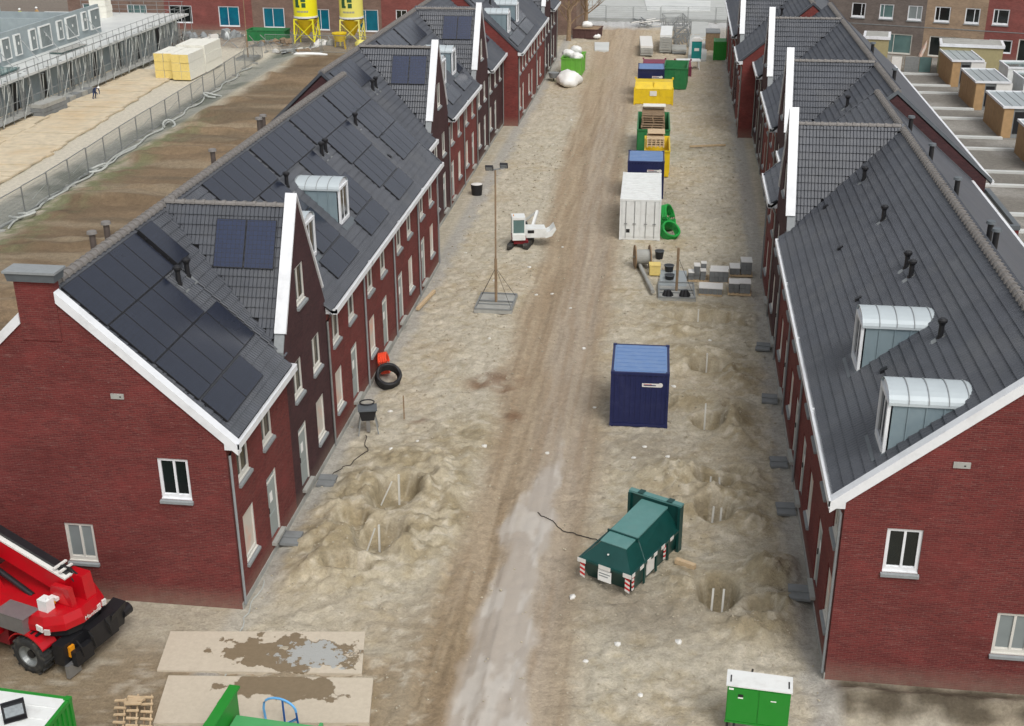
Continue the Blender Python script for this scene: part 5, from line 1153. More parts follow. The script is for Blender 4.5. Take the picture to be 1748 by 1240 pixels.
# ------------------------------------------------------------------ mini excavator
def excavator():
    t=thing('mini_excavator','small white and red mini excavator on tracks beside the light mast','excavator',(-8.9,70.1,hz(-8.9,70.1)),R(12)); t.scale=(.86,.86,.82)
    for sx in (-.62,.62):
        m=MB(); m.prism([(-.9,.12),(-.75,0),(.75,0),(.95,.12),(.95,.34),(.78,.46),(-.75,.46),(-.92,.34)],-.17,.17,tr=Matrix.Translation((sx*.9,0,0))@Matrix.Rotation(R(70),4,'Z')); m.build('track','rubber',t)
    m=MB(); m.box(-.5,.5,-.5,.5,.4,.62); m.build('undercarriage','mredd',t)
    m=MB(); m.box(-.62,.35,-.55,.5,.62,.95); m.build('platform','mredd',t)
    m=MB(); m.box(-.6,.3,-.66,-.5,.72,1.15); m.build('front_panel','wcont',t)
    # cab
    c=MB()
    for x in (-.58,.26):
        for y in (-.55,.4): c.box(x-.04,x+.04,y-.04,y+.04,.95,2.25)
    c.box(-.62,.3,-.6,.44,2.25,2.42); c.box(-.62,.3,-.6,-.55,1.0,1.25); c.build('cab_frame','wcont',t)
    g=MB(); g.box(-.54,.22,-.575,-.56,1.25,2.22); g.box(-.6,-.585,-.5,.35,1.1,2.2); g.box(.275,.29,-.5,.35,1.1,2.2); g.build('cab_glass','greyglass',t)
    s=MB(); s.box(-.35,.05,-.2,.2,.95,1.3); s.box(-.35,.05,.15,.28,1.3,1.8); s.build('seat','black',t)
    e=MB(); e.prism([(.32,.7),(1.7,.7),(1.9,1.0),(1.75,1.35),(.32,1.4)],-.1,.95); e.build('engine_cover','wcont',t)
    e=MB(); e.prism([(1.75,.65),(2.2,.8),(2.5,1.3),(2.4,1.55),(2.1,1.2),(1.7,1.0)],-.15,.9); e.build('counterweight','wcont',t)
    e=MB(); e.box(.5,.95,-.115,-.1,1.05,1.28); e.build('grille','black',t)
    b=MB(); b.beam((.9,1.0,1.1),(1.4,2.2,2.0),.18,.22); b.beam((1.4,2.2,2.0),(.4,3.0,.9),.14,.16); b.build('boom','wcont',t)
    b=MB(); b.prism([(-.2,.0),(.3,.05),(.4,.45),(.1,.55),(-.15,.35)],-.25,.25,tr=Matrix.Translation((.35,3.05,.4))); b.build('bucket','black',t)
    b=MB(); b.tube([(-.5,-.2,2.42),(-.5,-.2,2.55)],.03,6); b.build('beacon','amber',t)
excavator()
# ------------------------------------------------------------------ things along the left facade
t=thing('mixing_stand','black tub on a white legged stand with cables, by the left row','mixing stand',(-12.15,44.9,0),R(15))
m=MB(); m.prism([(-.36,1.05),(-.26,.62),(.26,.62),(.36,1.05)],-.3,.3); m.build('tub','black',t)
m=MB(); m.box(-.4,.4,-.34,.34,1.05,1.1); m.build('rim','lead',t)
m=MB(); m.tube([(.3*math.cos(a),.38+.26*math.sin(a),1.15) for a in np.linspace(0,2*math.pi,14)[:-1]],.03,6,closed=True); m.build('ring','black',t)
for (a,b) in ((-.3,-.28),(.3,-.28),(-.3,.28),(.3,.28)):
    m=MB(); m.beam((a,b,.7),(a*1.4,b*1.4,-.02),.05,.05); m.build('leg','steel',t)
m=MB(); m.box(-.08,.08,-.3,-.18,.1,.6); m.build('motor','silverbox',t)
def coil(name,label,x,y,r,th,n,matn,lean=R(62),rz=0,z=None,cat='pipe coil'):
    t=thing(name,label,cat,(x,y,z if z is not None else 0),rz)
    for k in range(n):
        m=MB(); tr=Matrix.Translation((0,0,r*math.sin(lean)+th))@Matrix.Rotation(lean,4,'X')
        m.tube([tuple(tr@Vector((r*math.cos(a)*(1+.03*math.sin(3*a+k)),r*math.sin(a),(k-n/2)*th*1.7))) for a in np.linspace(0,2*math.pi,25)[:-1]],th,8,closed=True); m.build('winding',matn,t,smooth=True)
    return t
coil('pipe_coil','coil of thick black corrugated pipe lying at the left facade',-12.35,49.6,.52,.085,4,'black',R(38),R(25),.02)
coil('pipe_coil','bright orange pipe coil standing against the red wall behind black coil',-12.75,50.7,.46,.06,4,'orange',R(80),R(98),.05)
coil('pipe_coil','big bundle of bright green hoses leaning on the white container',-.25,74.6,.75,.07,6,'greenhose',R(70),R(75),.0)
coil('pipe_coil','second bright green hose bundle lying beside the white container',.0,73.0,.55,.07,5,'greenhose',R(40),R(40),.0)
def pole_thing(name,label,cat,a,b,r,matn,sq=False,group=None):
    mid=Vector(a); m=MB()
    A=Vector((0,0,0)); B=Vector(b)-Vector(a)
    if sq: m.beam(A,B,r,r)
    else: m.tube([A,B],r,8)
    o=m.build(name,matn,None,loc=a); tag(o,label,cat,group); return o
pole_thing('wooden_stake','lone grey stake standing in the sand between mixing stand and tracks','stake',(-10.9,46.2,-.2),(-10.9,46.2,1.1),.05,'woodd',True)
pole_thing('plank','reddish plank lying along the foot of the left facade','plank',(-12.9,58.8,.12),(-12.55,61.6,.1),.16,'wood',True)
pole_thing('plank','pale timber plank lying on the sand right of the yellow box','plank',(1.2,96.2,.1),(4.0,97.0,.1),.14,'wood',True)
pole_thing('plank','short timber block under the corner of the dark teal skip','timber block',(.75,36.35,.12),(1.4,36.0,.12),.18,'wood',True)
pole_thing('measuring_pole','thin dark rod standing behind the green power cabinet','rod',(3.0,30.2,-.1),(2.95,29.2,1.2),.03,'cable')
# stakes in the pits
sk='white stakes standing in the dug pits'
for i,(lb,a,b) in enumerate((('left stake in the pit nearest the green cabinet',(1.95,34.3,-.9),(2.0,34.7,.18)),('right stake in the pit nearest the green cabinet',(2.3,34.35,-.9),(2.35,34.75,.15)),
  ('left stake in the second pit, beside the teal skip',(2.05,39.7,-.7),(2.1,39.95,.25)),('right stake in the second pit, beside the teal skip',(2.35,39.7,-.7),(2.38,39.95,.22)),
  ('left stake in the third pit, just behind the second',(2.0,41.9,-.55),(2.02,42.1,.32)),('right stake in the third pit, just behind the second',(2.38,41.9,-.55),(2.35,42.1,.3)),
  ('single stake in the shallow pit right of the navy container',(1.85,47.2,-.35),(1.85,47.3,.95)),('single stake in the pit behind the navy container',(2.0,53.1,-.5),(2.0,53.2,.75)),
  ('short stake in the far pit before the brick pallets',(1.65,59.4,-.3),(1.65,59.5,.5)),
  ('upright white stake in the rear left pit',(-9.75,39.9,-.5),(-9.75,40.0,.75)),('leaning thin stake in the rear left pit',(-10.4,39.6,-.4),(-10.0,39.9,.5)),
  ('upright white stake in the front left pit',(-9.7,36.4,-.6),(-9.7,36.5,.65)),('leaning thin stake in the front left pit',(-10.15,36.2,-.4),(-9.85,36.5,.5)))):
    pole_thing('wooden_stake',lb,'stake',a,b,.065 if 'thin' not in lb else .04,'wframe',True,sk)
# doorstep slabs
for lb,x,y in (('paired concrete slabs at the nearest door of the right row',4.72,34.6),('paired concrete slabs at the second door of the right row',4.7,40.4),('grey slabs stacked at the third door of the right row',4.75,44.0),('grey slab at the fourth door of the right row',4.7,49.9),('grey slab at the farther door beyond the right gable',4.75,55.7),
   ('grey slab steps at the nearest door of the left row',-12.75,35.9),('grey slab steps at the door of the dark left gable house',-12.7,40.3)):
    t=thing('slab_step',lb,'slab step',(x,y,hz(x,y)),random.uniform(-.1,.1),'concrete slabs laid at the doors')
    for k in range(2):
        m=MB(); m.box(-.34,.34,-.2,.2,.0,.09); m.build('slab','concd',t,loc=(random.uniform(-.05,.05),k*.36-.15,.03+k*.06))
# brick pallets
def pallet(label,x,y,rz,W,D,stk,wrap=True):
    t=thing('block_pallet',label,'pallet',(x,y,hz(x,y)),rz,'pallets of grey blocks by the right row')
    m=MB()
    for yy in (0,D/2-.05,D-.1): m.box(0,W,yy,yy+.1,0,.09)
    for i in range(6): m.box(i*(W-.12)/5,i*(W-.12)/5+.12,0,D,.09,.115)
    m.build('pallet_base','wood',t)
    for (x0,x1,y0,y1,h) in stk:
        nx=max(1,int((x1-x0)/.25)); nz=max(1,int(h/.2)); bl=MB(); bl.box(0,(x1-x0)/nx-.012,0,y1-y0,0,h/nz-.012); me=bl.mesh('block',['concd'])
        for i in range(nx):
            for k in range(nz): place('block',me,t,(x0+i*(x1-x0)/nx,y0+random.uniform(-.02,.02),.12+k*h/nz))
        if wrap: w_=MB(); w_.box(x0-.01,x1+.01,y0-.01,y1+.01,.12+h,.15+h); w_.build('wrapping','sheet',t)
pallet('low pale pallet with flat wrapped stack, front left of the pallet group',1.7,63.0,R(-2),1.25,.95,[(0,1.25,0,.95,.3)])
pallet('pallet with two dark block stacks, front right of the pallet group',3.25,63.2,R(-1),1.25,.95,[(.05,.6,.1,.9,.5),(.62,1.2,.05,.85,.55)])
pallet('pallet with uneven small stacks, back left of the pallet group',1.15,65.2,R(2),1.2,1.0,[(0,.3,.0,.6,.4),(.3,.62,.1,.7,.75),(.65,.95,.0,.5,.5),(.7,1.0,.6,1.0,.75)])
pallet('pallet with two tall wrapped rows, middle of the pallet group',2.3,65.0,0,1.15,1.0,[(0,1.0,.0,.45,.6),(.05,1.05,.5,.95,.6)])
pallet('pallet with one tall stack beside a low one, back right of the group',3.45,66.0,R(1),1.25,1.0,[(0,.55,0,.9,.35),(.6,1.2,.1,1.0,.7)])
# cable reel and small gear
t=thing('cable_reel','wooden cable reel standing left of the second mast base','cable reel',(-1.5,67.2,.62),R(10))
for xx in (-.45,.4):
    m=MB(); m.cyl((xx,0,0),.68,.06,24,axis=(1,0,0)); m.build('flange','woodd',t)
m=MB(); m.cyl((-.4,0,0),.42,.8,20,axis=(1,0,0)); m.build('cable_winding','conc',t)
m=MB(); m.cyl((-.5,0,0),.07,1.0,10,axis=(1,0,0)); m.build('axle','steel',t)
t=thing('insulation_pack','small cream pack on the ground beside the cable reel','pack',(-.75,66.0,.05),R(5)); m=MB(); m.box(-.3,.3,-.3,.3,0,.55); m.box(-.32,.32,-.32,.32,.55,.6); m.build('pack','foam',t)
for lb,x,y,h in (('black bucket farthest from the mast base',-.55,69.0,.5),('black crate beside the cream pack',.05,66.3,.5),('black bucket nearest the mast base',.1,65.0,.45)):
    t=thing('bucket',lb,'bucket',(x,y,hz(x,y)),0,'black buckets near the reel'); m=MB(); m.cyl((0,0,0),.2,h,14,r2=.27); m.build('pail','black',t,smooth=True); m=MB(); m.tube([(.28*math.cos(a),.28*math.sin(a),h) for a in np.linspace(0,2*math.pi,14)[:-1]],.02,6,closed=True); m.build('rim','lead',t)
# round bin and sheet near left facade, further up
t=thing('round_bin','dark round bin with white rag at the foot of the dark left gable',"bin",(-13.3,81.0,0)); m=MB(); m.cyl((0,0,0),.35,.75,14,r2=.42); m.build('drum','black',t,smooth=True); m=MB(); m.cyl((0,0,.75),.4,.06,12,r2=.1); m.build('rag','sheet',t)
t=thing('round_bin','small grey wheelbarrow tub far up beside the left row',"tub",(-12.2,122.5,0)); m=MB(); m.cyl((0,0,.3),.4,.5,14,r2=.55); m.build('tub','sill',t,smooth=True); m=MB(); m.beam((0,0,0),(0,0,.35),.1,.1); m.build('stand','black',t)
# ------------------------------------------------------------------ street, farther up
open_skip('open_skip','long green skip heaped with wooden pallets, behind the second navy container',-2.8,92.6,R(1.5),2.4,6.2,2.2,'greend')
t=thing('pallet_stack','tall stack of weathered pallets with a cream board on top, in the green skip','pallet stack',(-2.55,93.2,1.6),R(1))
for k in range(9):
    m=MB(); 
    for i in range(6): m.box(0,1.7,i*.55,i*.55+.3,0,.03)
    for xx in (0,.8,1.6): m.box(xx,xx+.1,0,3.1,-.09,0)
    m.build('pallet','woodd',t,loc=(random.uniform(-.05,.1),k*.22+random.uniform(-.1,.1),.1+k*.13))
m=MB(); m.box(0,1.75,0,1.0,0,.05); m.build('board','foamw',t,loc=(.05,3.4,1.45))
open_skip('open_skip','small yellow skip with pallet boards on top, half hidden behind the navy container',-2.05,87.0,R(1.5),1.75,4.4,2.0,'yellow')
t=thing('pallet_stack','short stack of pallets and tan board lying on the yellow skip','pallet stack',(-1.95,87.3,2.05),R(2))
for k in range(4):
    m=MB()
    for i in range(5): m.box(0,1.25,i*.4,i*.4+.28,0,.03)
    for xx in (0,.3,.6,.9,1.15): m.box(xx,xx+.09,-.02,1.9,-.09,0)
    m.build('pallet','wood',t,loc=(0,k*.12,.12+k*.14))
m=MB(); m.box(0,1.25,0,1.5,0,.03); m.build('board','wood',t,loc=(.05,1.2,.75))
roof_skip('lidded_skip','bright yellow lidded skip standing across the street behind the pallets',-3.8,112.2,R(1),3.45,2.0,2.0,'yellow',sign=True)
open_skip('open_skip','dark green open skip standing right of the far navy container',-1.35,119.6,R(-2),2.2,4.2,2.1,'greend',taper=.2)
roof_skip('lidded_skip','maroon skip just behind the far navy container',-3.5,125.2,R(2),2.3,2.2,1.5,'purple')
roof_skip('lidded_skip','small maroon bin right of the maroon skip',-.4,126.2,R(0),1.7,2.0,1.3,'purple')
open_skip('open_skip','light green skip filled with white bags beside the left row',-11.65,124.4,R(-2),2.0,4.2,1.9,'lime')
def lumpy(name,label,cat,x,y,z,rx,ry,rz_,matn,seed,group=None):
    bm=bmesh.new(); bmesh.ops.create_icosphere(bm,subdivisions=3,radius=1)
    rr=np.random.RandomState(seed); ph=rr.rand(9)*6
    for v in bm.verts:
        c=v.co; k=1+.13*math.sin(3.1*c.x+ph[0])*math.cos(2.7*c.y+ph[1])+.09*math.sin(6*c.y+ph[2]+3*c.z)+.05*math.sin(11*c.x+ph[3]); v.co=Vector((c.x*rx*k,c.y*ry*k,max(c.z,-.55)*rz_*k+rz_*.55))
    me=bpy.data.meshes.new(name); bm.to_mesh(me); bm.free(); me.materials.append(M[matn]); me.polygons.foreach_set('use_smooth',[True]*len(me.polygons))
    o=place(name,me,None,(x,y,z)); return tag(o,label,cat,group)
lumpy('big_bag','big white sack in front of the light green skip','big bag',-10.55,120.9,hz(-10.5,121),1.25,1.6,.85,'bag',3)
for i,(x,y,z) in enumerate(((-11.1,126.6,1.7),(-10.4,127.6,1.9),(-10.2,125.6,1.6))):
    lumpy('rubbish_bag',('front right','rear','left')[i-1 if i else 2]+' white bag heaped in the light green skip','bag',x,y,z,.6,.6,.45,'bag',20+i,'white bags in the light green skip')
def stack(name,label,cat,x,y,rz,W,L_,n,lh,matn,top,gap=.03):
    t=thing(name,label,cat,(x,y,hz(x,y)),rz)
    for k in range(n):
        m=MB(); m.box(0,W,0,L_,0,lh-gap); m.box(.1,.25,.02,.3,-gap,0); m.box(W-.25,W-.1,.02,.3,-gap,0); m.build('slab',matn if k<n-1 else top,t,loc=(random.uniform(-.03,.03),random.uniform(-.05,.05),.12+k*lh))
    return t
stack('panel_stack','stack of grey floor slabs with white top, far centre of the street','slab stack',-4.15,137.2,R(3),1.35,7,4,.26,'conc','sheet')
stack('panel_stack','taller stack of grey slabs behind the white-topped slab stack','slab stack',-2.15,139.4,R(0),1.3,7,7,.27,'conc','wcont')
stack('panel_stack','low wide concrete slab pile right of the taller slab stack','slab stack',-.75,139.2,R(1),1.6,3.5,2,.22,'concd','conc')
def rack(label,x,y,rz,W,L_,H):
    t=thing('steel_rack',label,'steel rack',(x,y,hz(x,y)),rz,'steel formwork racks at the far end')
    for xx in (0,W):
        for yy in (0,L_/2,L_): 
            m=MB(); m.beam((xx,yy,0),(xx,yy,H),.08,.08); m.build('post','steel',t)
    m=MB()
    for zz in (.2,H*.6,H): 
        for xx in (0,W): m.beam((xx,0,zz),(xx,L_,zz),.06,.06)
        for yy in (0,L_): m.beam((0,yy,zz),(W,yy,zz),.06,.06)
    for i in range(5): m.beam((0,L_*i/5,.25),(W,L_*(i+1)/5,H*.95),.05,.05); 
    m.build('bracing','steel',t)
    m=MB(); 
    for i in range(5): m.tube([(W*(i+.5)/5,-.2,.3+.1*i),(W*(i+.5)/5,L_+.3,.3+.12*i)],.06,6)
    m.build('tube_bundle','silverbox',t)
rack('nearest steel rack with tubes right of the slab stacks',-.4,143.5,R(4),1.5,3.5,1.6)
rack('middle steel rack with tubes far up right of the slab stacks',-.9,149,R(-6),1.8,4,1.8)
rack('farthest steel rack beside the light path',-1.8,156,R(8),2.6,3.5,1.6)
t=thing('pile_of_props','low pile of white and grey steel props far up the street','prop pile',(-4.6,158.5,0),R(20))
for i in range(14):
    m=MB(); m.tube([(random.uniform(-1.5,1.5),random.uniform(-1,1),.1+.05*i),(random.uniform(-1.5,2.5),random.uniform(-1,2.5),.3+.05*i)],.07,6); m.build('prop','sheet' if i%3==0 else 'steel',t)
t=thing('trestle_table','pale green trestle frame standing before the toilet','trestle',(-.1,129.6,0),R(6))
m=MB(); m.box(0,2.4,0,1.3,.85,.95); m.build('top','wcont',t)
for xx in (.1,1.1,2.2):
    for yy in (.1,1.2): m=MB(); m.beam((xx,yy,.85),(xx+.1,yy-.1,0),.09,.09); m.build('leg','wcont',t)
t=thing('portable_toilet','teal portable toilet with white roof standing on the light path','toilet',(1.36,135.8,0),R(0))
m=MB(); m.box(0,1.05,0,1.05,.08,1.95); 
for i in range(4): m.box(.1+i*.22,.2+i*.22,-.03,0,.3,1.7)
m.build('cabin','tealc',t); m=MB(); m.prism([(-.04,1.95),(1.09,1.95),(1.09,2.1),(.8,2.28),(.25,2.28),(-.04,2.1)],-.05,1.1); m.build('roof','sheet',t); m=MB(); m.box(.28,.78,-.045,-.03,.95,1.25); m.build('sign_plate','sheet',t)
container('site_container','small green container beside the far end of the right row',3.7,136.0,R(-1),1.4,2.4,2.0,'green','green',kind='side')
t=thing('garden_shed_box','dark cladded box behind the green container','box',(2.95,142,0)); m=MB(); m.box(0,1.5,0,3,0,1.9); m.build('body','woodd',t); m=MB(); m.box(-.05,1.55,-.05,3.05,1.9,1.98); m.build('lid','concd',t)
def sheet_on_ground(name,label,pts,matn,z=.03,kind='structure',th=.12,catg=None):
    m=MB(); x0=pts[0][0];y0=pts[0][1]; m.hexa([(p[0]-x0,p[1]-y0,-th-.3) for p in pts]+[(p[0]-x0,p[1]-y0,0) for p in pts]); o=m.build(name,matn,None,loc=(x0,y0,z)); o['label']=label
    if kind: o['kind']=kind
    if catg: o['category']=catg
    return o
M['path']=mat('pale_concrete_paving',srgb(178,180,176),.8,var=.08,scale=2,dirt=srgb(150,150,144),dscale=.5,damt=.5)
sheet_on_ground('path','pale paved path running away beside the right row',[(1.0,135.2),(2.95,135.2),(3.75,172),(1.5,172)],'path',.12)
sheet_on_ground('far_road','grey paved crossing at the end of the street',[(-14,163.5),(12,163.5),(12,184),(-14,184)],'path',.34)
sheet_on_ground('far_yard','white concrete yard beyond the crossing',[(-4.5,171),(3.9,171),(4.1,181.5),(-5.3,183)],'deck',.42)
sheet_on_ground('concrete_plate','pale concrete plate lying on the far sandy road',[(-9.4,140.6),(-7.8,140.3),(-8.1,146.2),(-9.8,146.1)],'deck',max(hz(-9,141),hz(-8,146),hz(-9.5,145))+.1,None,.1,'plate')
t=open_skip('open_skip','dark maroon skip with rubble by the bare tree at the far left',-12.6,149.0,R(-8),3.0,3.0,1.2,'rustbrown',fill=(1.2,'woodd'))
for i,(x,y,s) in enumerate(((-11.0,150.5,.7),(-9.7,148.8,.5))): lumpy('rubbish_bag',('grey','white')[i]+' sack lying by the far maroon skip','bag',x,y,1.1 if i==0 else .1,s,s,s*.6,'bag',40+i)
# bare trees
def bare_tree(label,x,y,h,seed):
    rr=random.Random(seed); t=thing('bare_tree',label,'tree',(x,y,hz(x,y)-.1),0,'bare trees at the far end')
    tr=MB(); tr.tube([(0,0,0),(.1,.05,h*.3),(-.05,.1,h*.55),(.1,.0,h*.95)],[.3,.2,.13,.03],9); tr.build('trunk','woodd',t,smooth=True)
    cr=MB()
    def br(p,d,L_,r,dep):
        q=p+d*L_*.5+Vector((rr.uniform(-.1,.1),rr.uniform(-.1,.1),.05))*L_; e=p+d*L_
        cr.tube([p,q,e],[r,r*.7,r*.35],4 if dep<2 else 5)
        if dep: 
            for k in range(4): br(p.lerp(e,rr.uniform(.3,1)),(d+Vector((rr.uniform(-.9,.9),rr.uniform(-.9,.9),rr.uniform(-.1,.7)))).normalized(),L_*rr.uniform(.4,.65),r*.45,dep-1)
    for k in range(14):
        a=k*2.4; z=h*(.2+.05*k); br(Vector((0,0,z)),Vector((math.cos(a),math.sin(a),.8)).normalized(),h*.33*(1-.05*k),.09,3)
    cr.build('crown','woodd',t)
bare_tree('bare brown tree nearest the last left house',-12.9,146.6,8.5,1)
bare_tree('bare brown tree behind the far maroon skip',-11.6,155.5,9,2)
# fence panels at the far crossing and along the left plot
def fence_panel_proto(L_=3.4,H=2.0):
    f=MB(); r=.03
    f.tube([(0,0,.12),(0,0,H)],r,6); f.tube([(L_,0,.12),(L_,0,H)],r,6); f.tube([(0,0,H),(L_,0,H)],r,6); f.tube([(0,0,.2),(L_,0,.2)],r,6)
    g=MB()
    for i in range(1,23): x=L_*i/23; g.beam((x,0,.2),(x,0,H),.012,.012)
    for k in range(1,7): g.beam((0,0,.2+(H-.2)*k/7),(L_,0,.2+(H-.2)*k/7),.012,.012)
    b=MB(); b.box(-.12,.12,-.38,.38,0,.14)
    s=MB(); s.tube([(.05,0,1.3),(.05,1.3,.05)],.025,6)
    return f.mesh('frame',['steel']),g.mesh('mesh_infill',['steel']),b.mesh('foot_block',['conc']),s.mesh('stay',['hose'])
FP=fence_panel_proto()
def fence_panel(label,a,b,stay=False,group='temporary fence panels',L_=3.4):
    d=Vector((b[0]-a[0],b[1]-a[1],0)); t=thing('fence_panel',label,'fence',(a[0],a[1],hz(a[0],a[1])),math.atan2(d.y,d.x),group)
    place('frame',FP[0],t); place('mesh_infill',FP[1],t); place('foot_block',FP[2],t)
    if stay: place('stay',FP[3],t)
LB='mesh fence panel in the line between timber road and brown gardens'
pts=[(-42.2,69.8),(-42.3,78),(-43.2,89.6),(-43.9,103.4),(-45.0,124.6),(-45.6,135.5)]
P=[];  # resample
tot=[0]
for p,q in zip(pts[:-1],pts[1:]): tot.append(tot[-1]+math.dist(p,q))
def along(s):
    for i in range(len(pts)-1):
        if s<=tot[i+1]: f=(s-tot[i])/(tot[i+1]-tot[i]); return (pts[i][0]+(pts[i+1][0]-pts[i][0])*f,pts[i][1]+(pts[i+1][1]-pts[i][1])*f)
    return pts[-1]
k=0
while (k+1)*3.5<tot[-1]: fence_panel(LB,along(k*3.5),along(k*3.5+3.4),k%2==0,'mesh fence panels along the timber road'); k+=1
for i in range(7): fence_panel('mesh fence panel standing on the far grey crossing',(-13+i*3.5,163.2),(-9.6+i*3.5,163.2),False,'mesh fence panels at the far crossing')
for i in range(5): fence_panel('mesh fence panel on the littered strip below the silos',(-46+i*3.2,135.6-i*.2),(-42.6+i*3.2,135.4-i*.2),i%2==0,'mesh fence panels below the silos')
# hoses lying along the fence
for i,(lb,a,b) in enumerate((('pale hose lying along the foot of the fence, near half',(-42.3,66),(-43.0,98)),('pale hose lying along the foot of the fence, far half',(-43.1,97),(-45.0,127)),('second thin pale hose beside the near fence foot',(-41.9,70),(-42.6,92)))):
    m=MB(); P_=[]
    for k in range(26):
        f=k/25; x=a[0]+(b[0]-a[0])*f+.25*math.sin(k*1.3+i); y=a[1]+(b[1]-a[1])*f; P_.append((x-a[0],y-a[1],hz(x,y)+.12))
    o=m.tube(P_,.07,6) or m.build('hose','hose',None,loc=(a[0],a[1],0),smooth=True); tag(o,lb,'hose')
for i,(x,y) in enumerate(((-41.9,72.6),(-42.3,84.5),(-42.9,99.5),(-43.6,111.5))):
    m=MB(); m.tube([(.9*math.cos(a)-.2,.5*math.sin(a),.15+.25*max(0,math.cos(a))) for a in np.linspace(-2.6,2.2,14)],.09,6); o=m.build('hose_loop','hose',None,loc=(x,y,hz(x,y)),rz=i,smooth=True); tag(o,'pale hose loop at the fence, number of loops counted from the near end: '+('first','second','third','last')[i],'hose',group='pale hose loops at the fence')
light_mast('far light mast standing on the pale end of the timber road',-46.6,131.2,0,8,True)
# ------------------------------------------------------------------ timber mat road
t=thing('timber_mat_road','pale road of timber mats laid between concrete building and fence','mat road',(-50.7,66,0))
mm=[]
for k in range(4):
    m=MB(); 
    for i in range(4): m.box(0,5.15,i*.25+.012,i*.25+.238,0,.14)
    mm.append(m.mesh('timber_mat',['mats']))
for j in range(56):
    Yj=66+j*1.02; xr=-47.0-.085*(Yj-78)
    for i in range(2):
        xl=xr-5.25*(i+1)+random.uniform(-.2,.2)
        place('timber_mat',mm[(j+i)%4],t,(xl+50.7,j*1.02,.03+random.uniform(-.02,.05)),R(random.uniform(-1,1)))
# insulation packs
def inspack(label,x,y,L_,W,H,n,front=True):
    t=thing('insulation_pack',label,'insulation pack',(x,y,.14),R(random.uniform(-1,1)),'wrapped cream insulation packs')
    for k in range(n):
        for q in range(2):
            m=MB(); a=q*W/2+.01; m.hexa([(a,0,0),(a+W/2-.03,0,0),(a+W/2-.03,L_,0),(a,L_,0),(a,0,H/n-.02),(a+W/2-.03,0,H/n-.02),(a+W/2-.03,L_,H/n-.02),(a,L_,H/n-.02)],0); m.m=[0,0,0,0,0,0]
            m.m[2]=1 if front else 0
            m.build('wrapped_block',['foamw','foam'],t,loc=(random.uniform(-.04,.04),random.uniform(-.05,.05),k*H/n))
inspack('front left cream insulation pack on the timber road',-51.9,118.6,4.2,1.9,2.5,3)
inspack('front right cream insulation pack on the timber road',-49.95,118.1,4.0,1.85,2.5,3)
inspack('rear left white wrapped insulation pack on the timber road',-51.3,123.0,4.4,1.6,2.6,3,False)
inspack('rear right white wrapped insulation pack on the timber road',-49.6,122.4,4.6,1.6,2.7,3,False)
stack('panel_stack','small stack of grey panels at the edge of the timber road, by the props','slab stack',-55.9,100.6,R(-4),1.3,3.8,3,.36,'concd','conc')
# ------------------------------------------------------------------ concrete building under construction (left)
t=thing('concrete_shell','grey concrete ground floor under construction with white wet deck and upright wall panels','building',(-58,85,0))
X0=-58
m=MB(); m.box(-58.6-X0,-58.35-X0,-2,56,0,3.0); 
m.build('ground_wall','gwall',t)
for i,yy in enumerate(np.arange(1,55,5.4)):
    m=MB(); m.box(-58.35-X0,-58.33-X0,yy,yy+1.1,.1,2.5); m.build('opening','black',t)
m=MB(); m.box(-75-X0,-57.2-X0,-2,57,3.0,3.22); m.build('deck','deck',t)
m=MB(); m.box(-57.9-X0,-56.4-X0,-2,52,.0,.28); m.build('ledge','conc',t)
# upright prefab wall on the deck with window formers
m=MB(); m.box(-61.6-X0,-61.35-X0,-2,42.6,3.22,6.1); m.build('upper_wall','gwall',t)
for y0,y1,z0,z1 in ((-1,.8,3.8,5.6),(2,3.2,3.8,5.7),(5,7.2,3.8,5.7),(11,12.1,3.8,5.7),(13,15.4,3.7,5.7),(19.5,21.3,3.7,5.55),(21.9,23.4,3.7,5.65),(24.3,25.4,3.75,5.65),(27.2,28.4,3.75,5.7),(29.1,31.4,3.65,5.7),(32.8,33.9,3.85,5.7),(34.7,37.1,3.65,5.75),(38.3,39.3,3.95,5.8),(40.1,42.4,3.75,5.8)):
    m=MB(); 
    m.box(-61.35-X0,-61.15-X0,y0,y0+.1,z0,z1); m.box(-61.35-X0,-61.15-X0,y1-.1,y1,z0,z1); m.box(-61.35-X0,-61.15-X0,y0+.1,y1-.1,z0,z0+.1); m.box(-61.35-X0,-61.15-X0,y0+.1,y1-.1,z1-.1,z1)
    o=m.build('window_former','wcont',t); m=MB(); m.box(-61.349-X0,-61.2-X0,y0+.1,y1-.1,z0+.1,z1-.1)
    n_=int((y1-y0)/.3)
    for q in range(n_): m.box(-61.2-X0,-61.17-X0,y0+.15+q*(y1-y0-.2)/n_,y0+.2+q*(y1-y0-.2)/n_,z0+.1,z1-.1)
    m.build('former_panel','frost',o)
    m=MB(); m.box(-61.17-X0,-61.14-X0,(y0+y1)/2-.05,(y0+y1)/2+.12,(z0+z1)/2,(z0+z1)/2+.25); m.build('tag','paper',o)
for i,(xa,ya,yb,zt) in enumerate(((-66.5,-2,32,6.1),(-71,-2,40,6.1))):
    m=MB(); m.box(xa-.2-X0,xa-X0,ya,yb,3.22,zt); m.build('inner_wall','gwall',t)
for yy in (12.5,22,31.5,36):
    m=MB(); m.box(-75-X0,-61.6-X0,yy,yy+.25,3.22,6.1); m.build('cross_wall','gwall',t)
for i in range(9):
    m=MB(); yy=2+i*4.6; m.tube([(-61.1-X0,yy+.2,5.2),(-59.6-X0,yy+.2,3.25)],.045,6); m.build('wall_prop','steel',t)
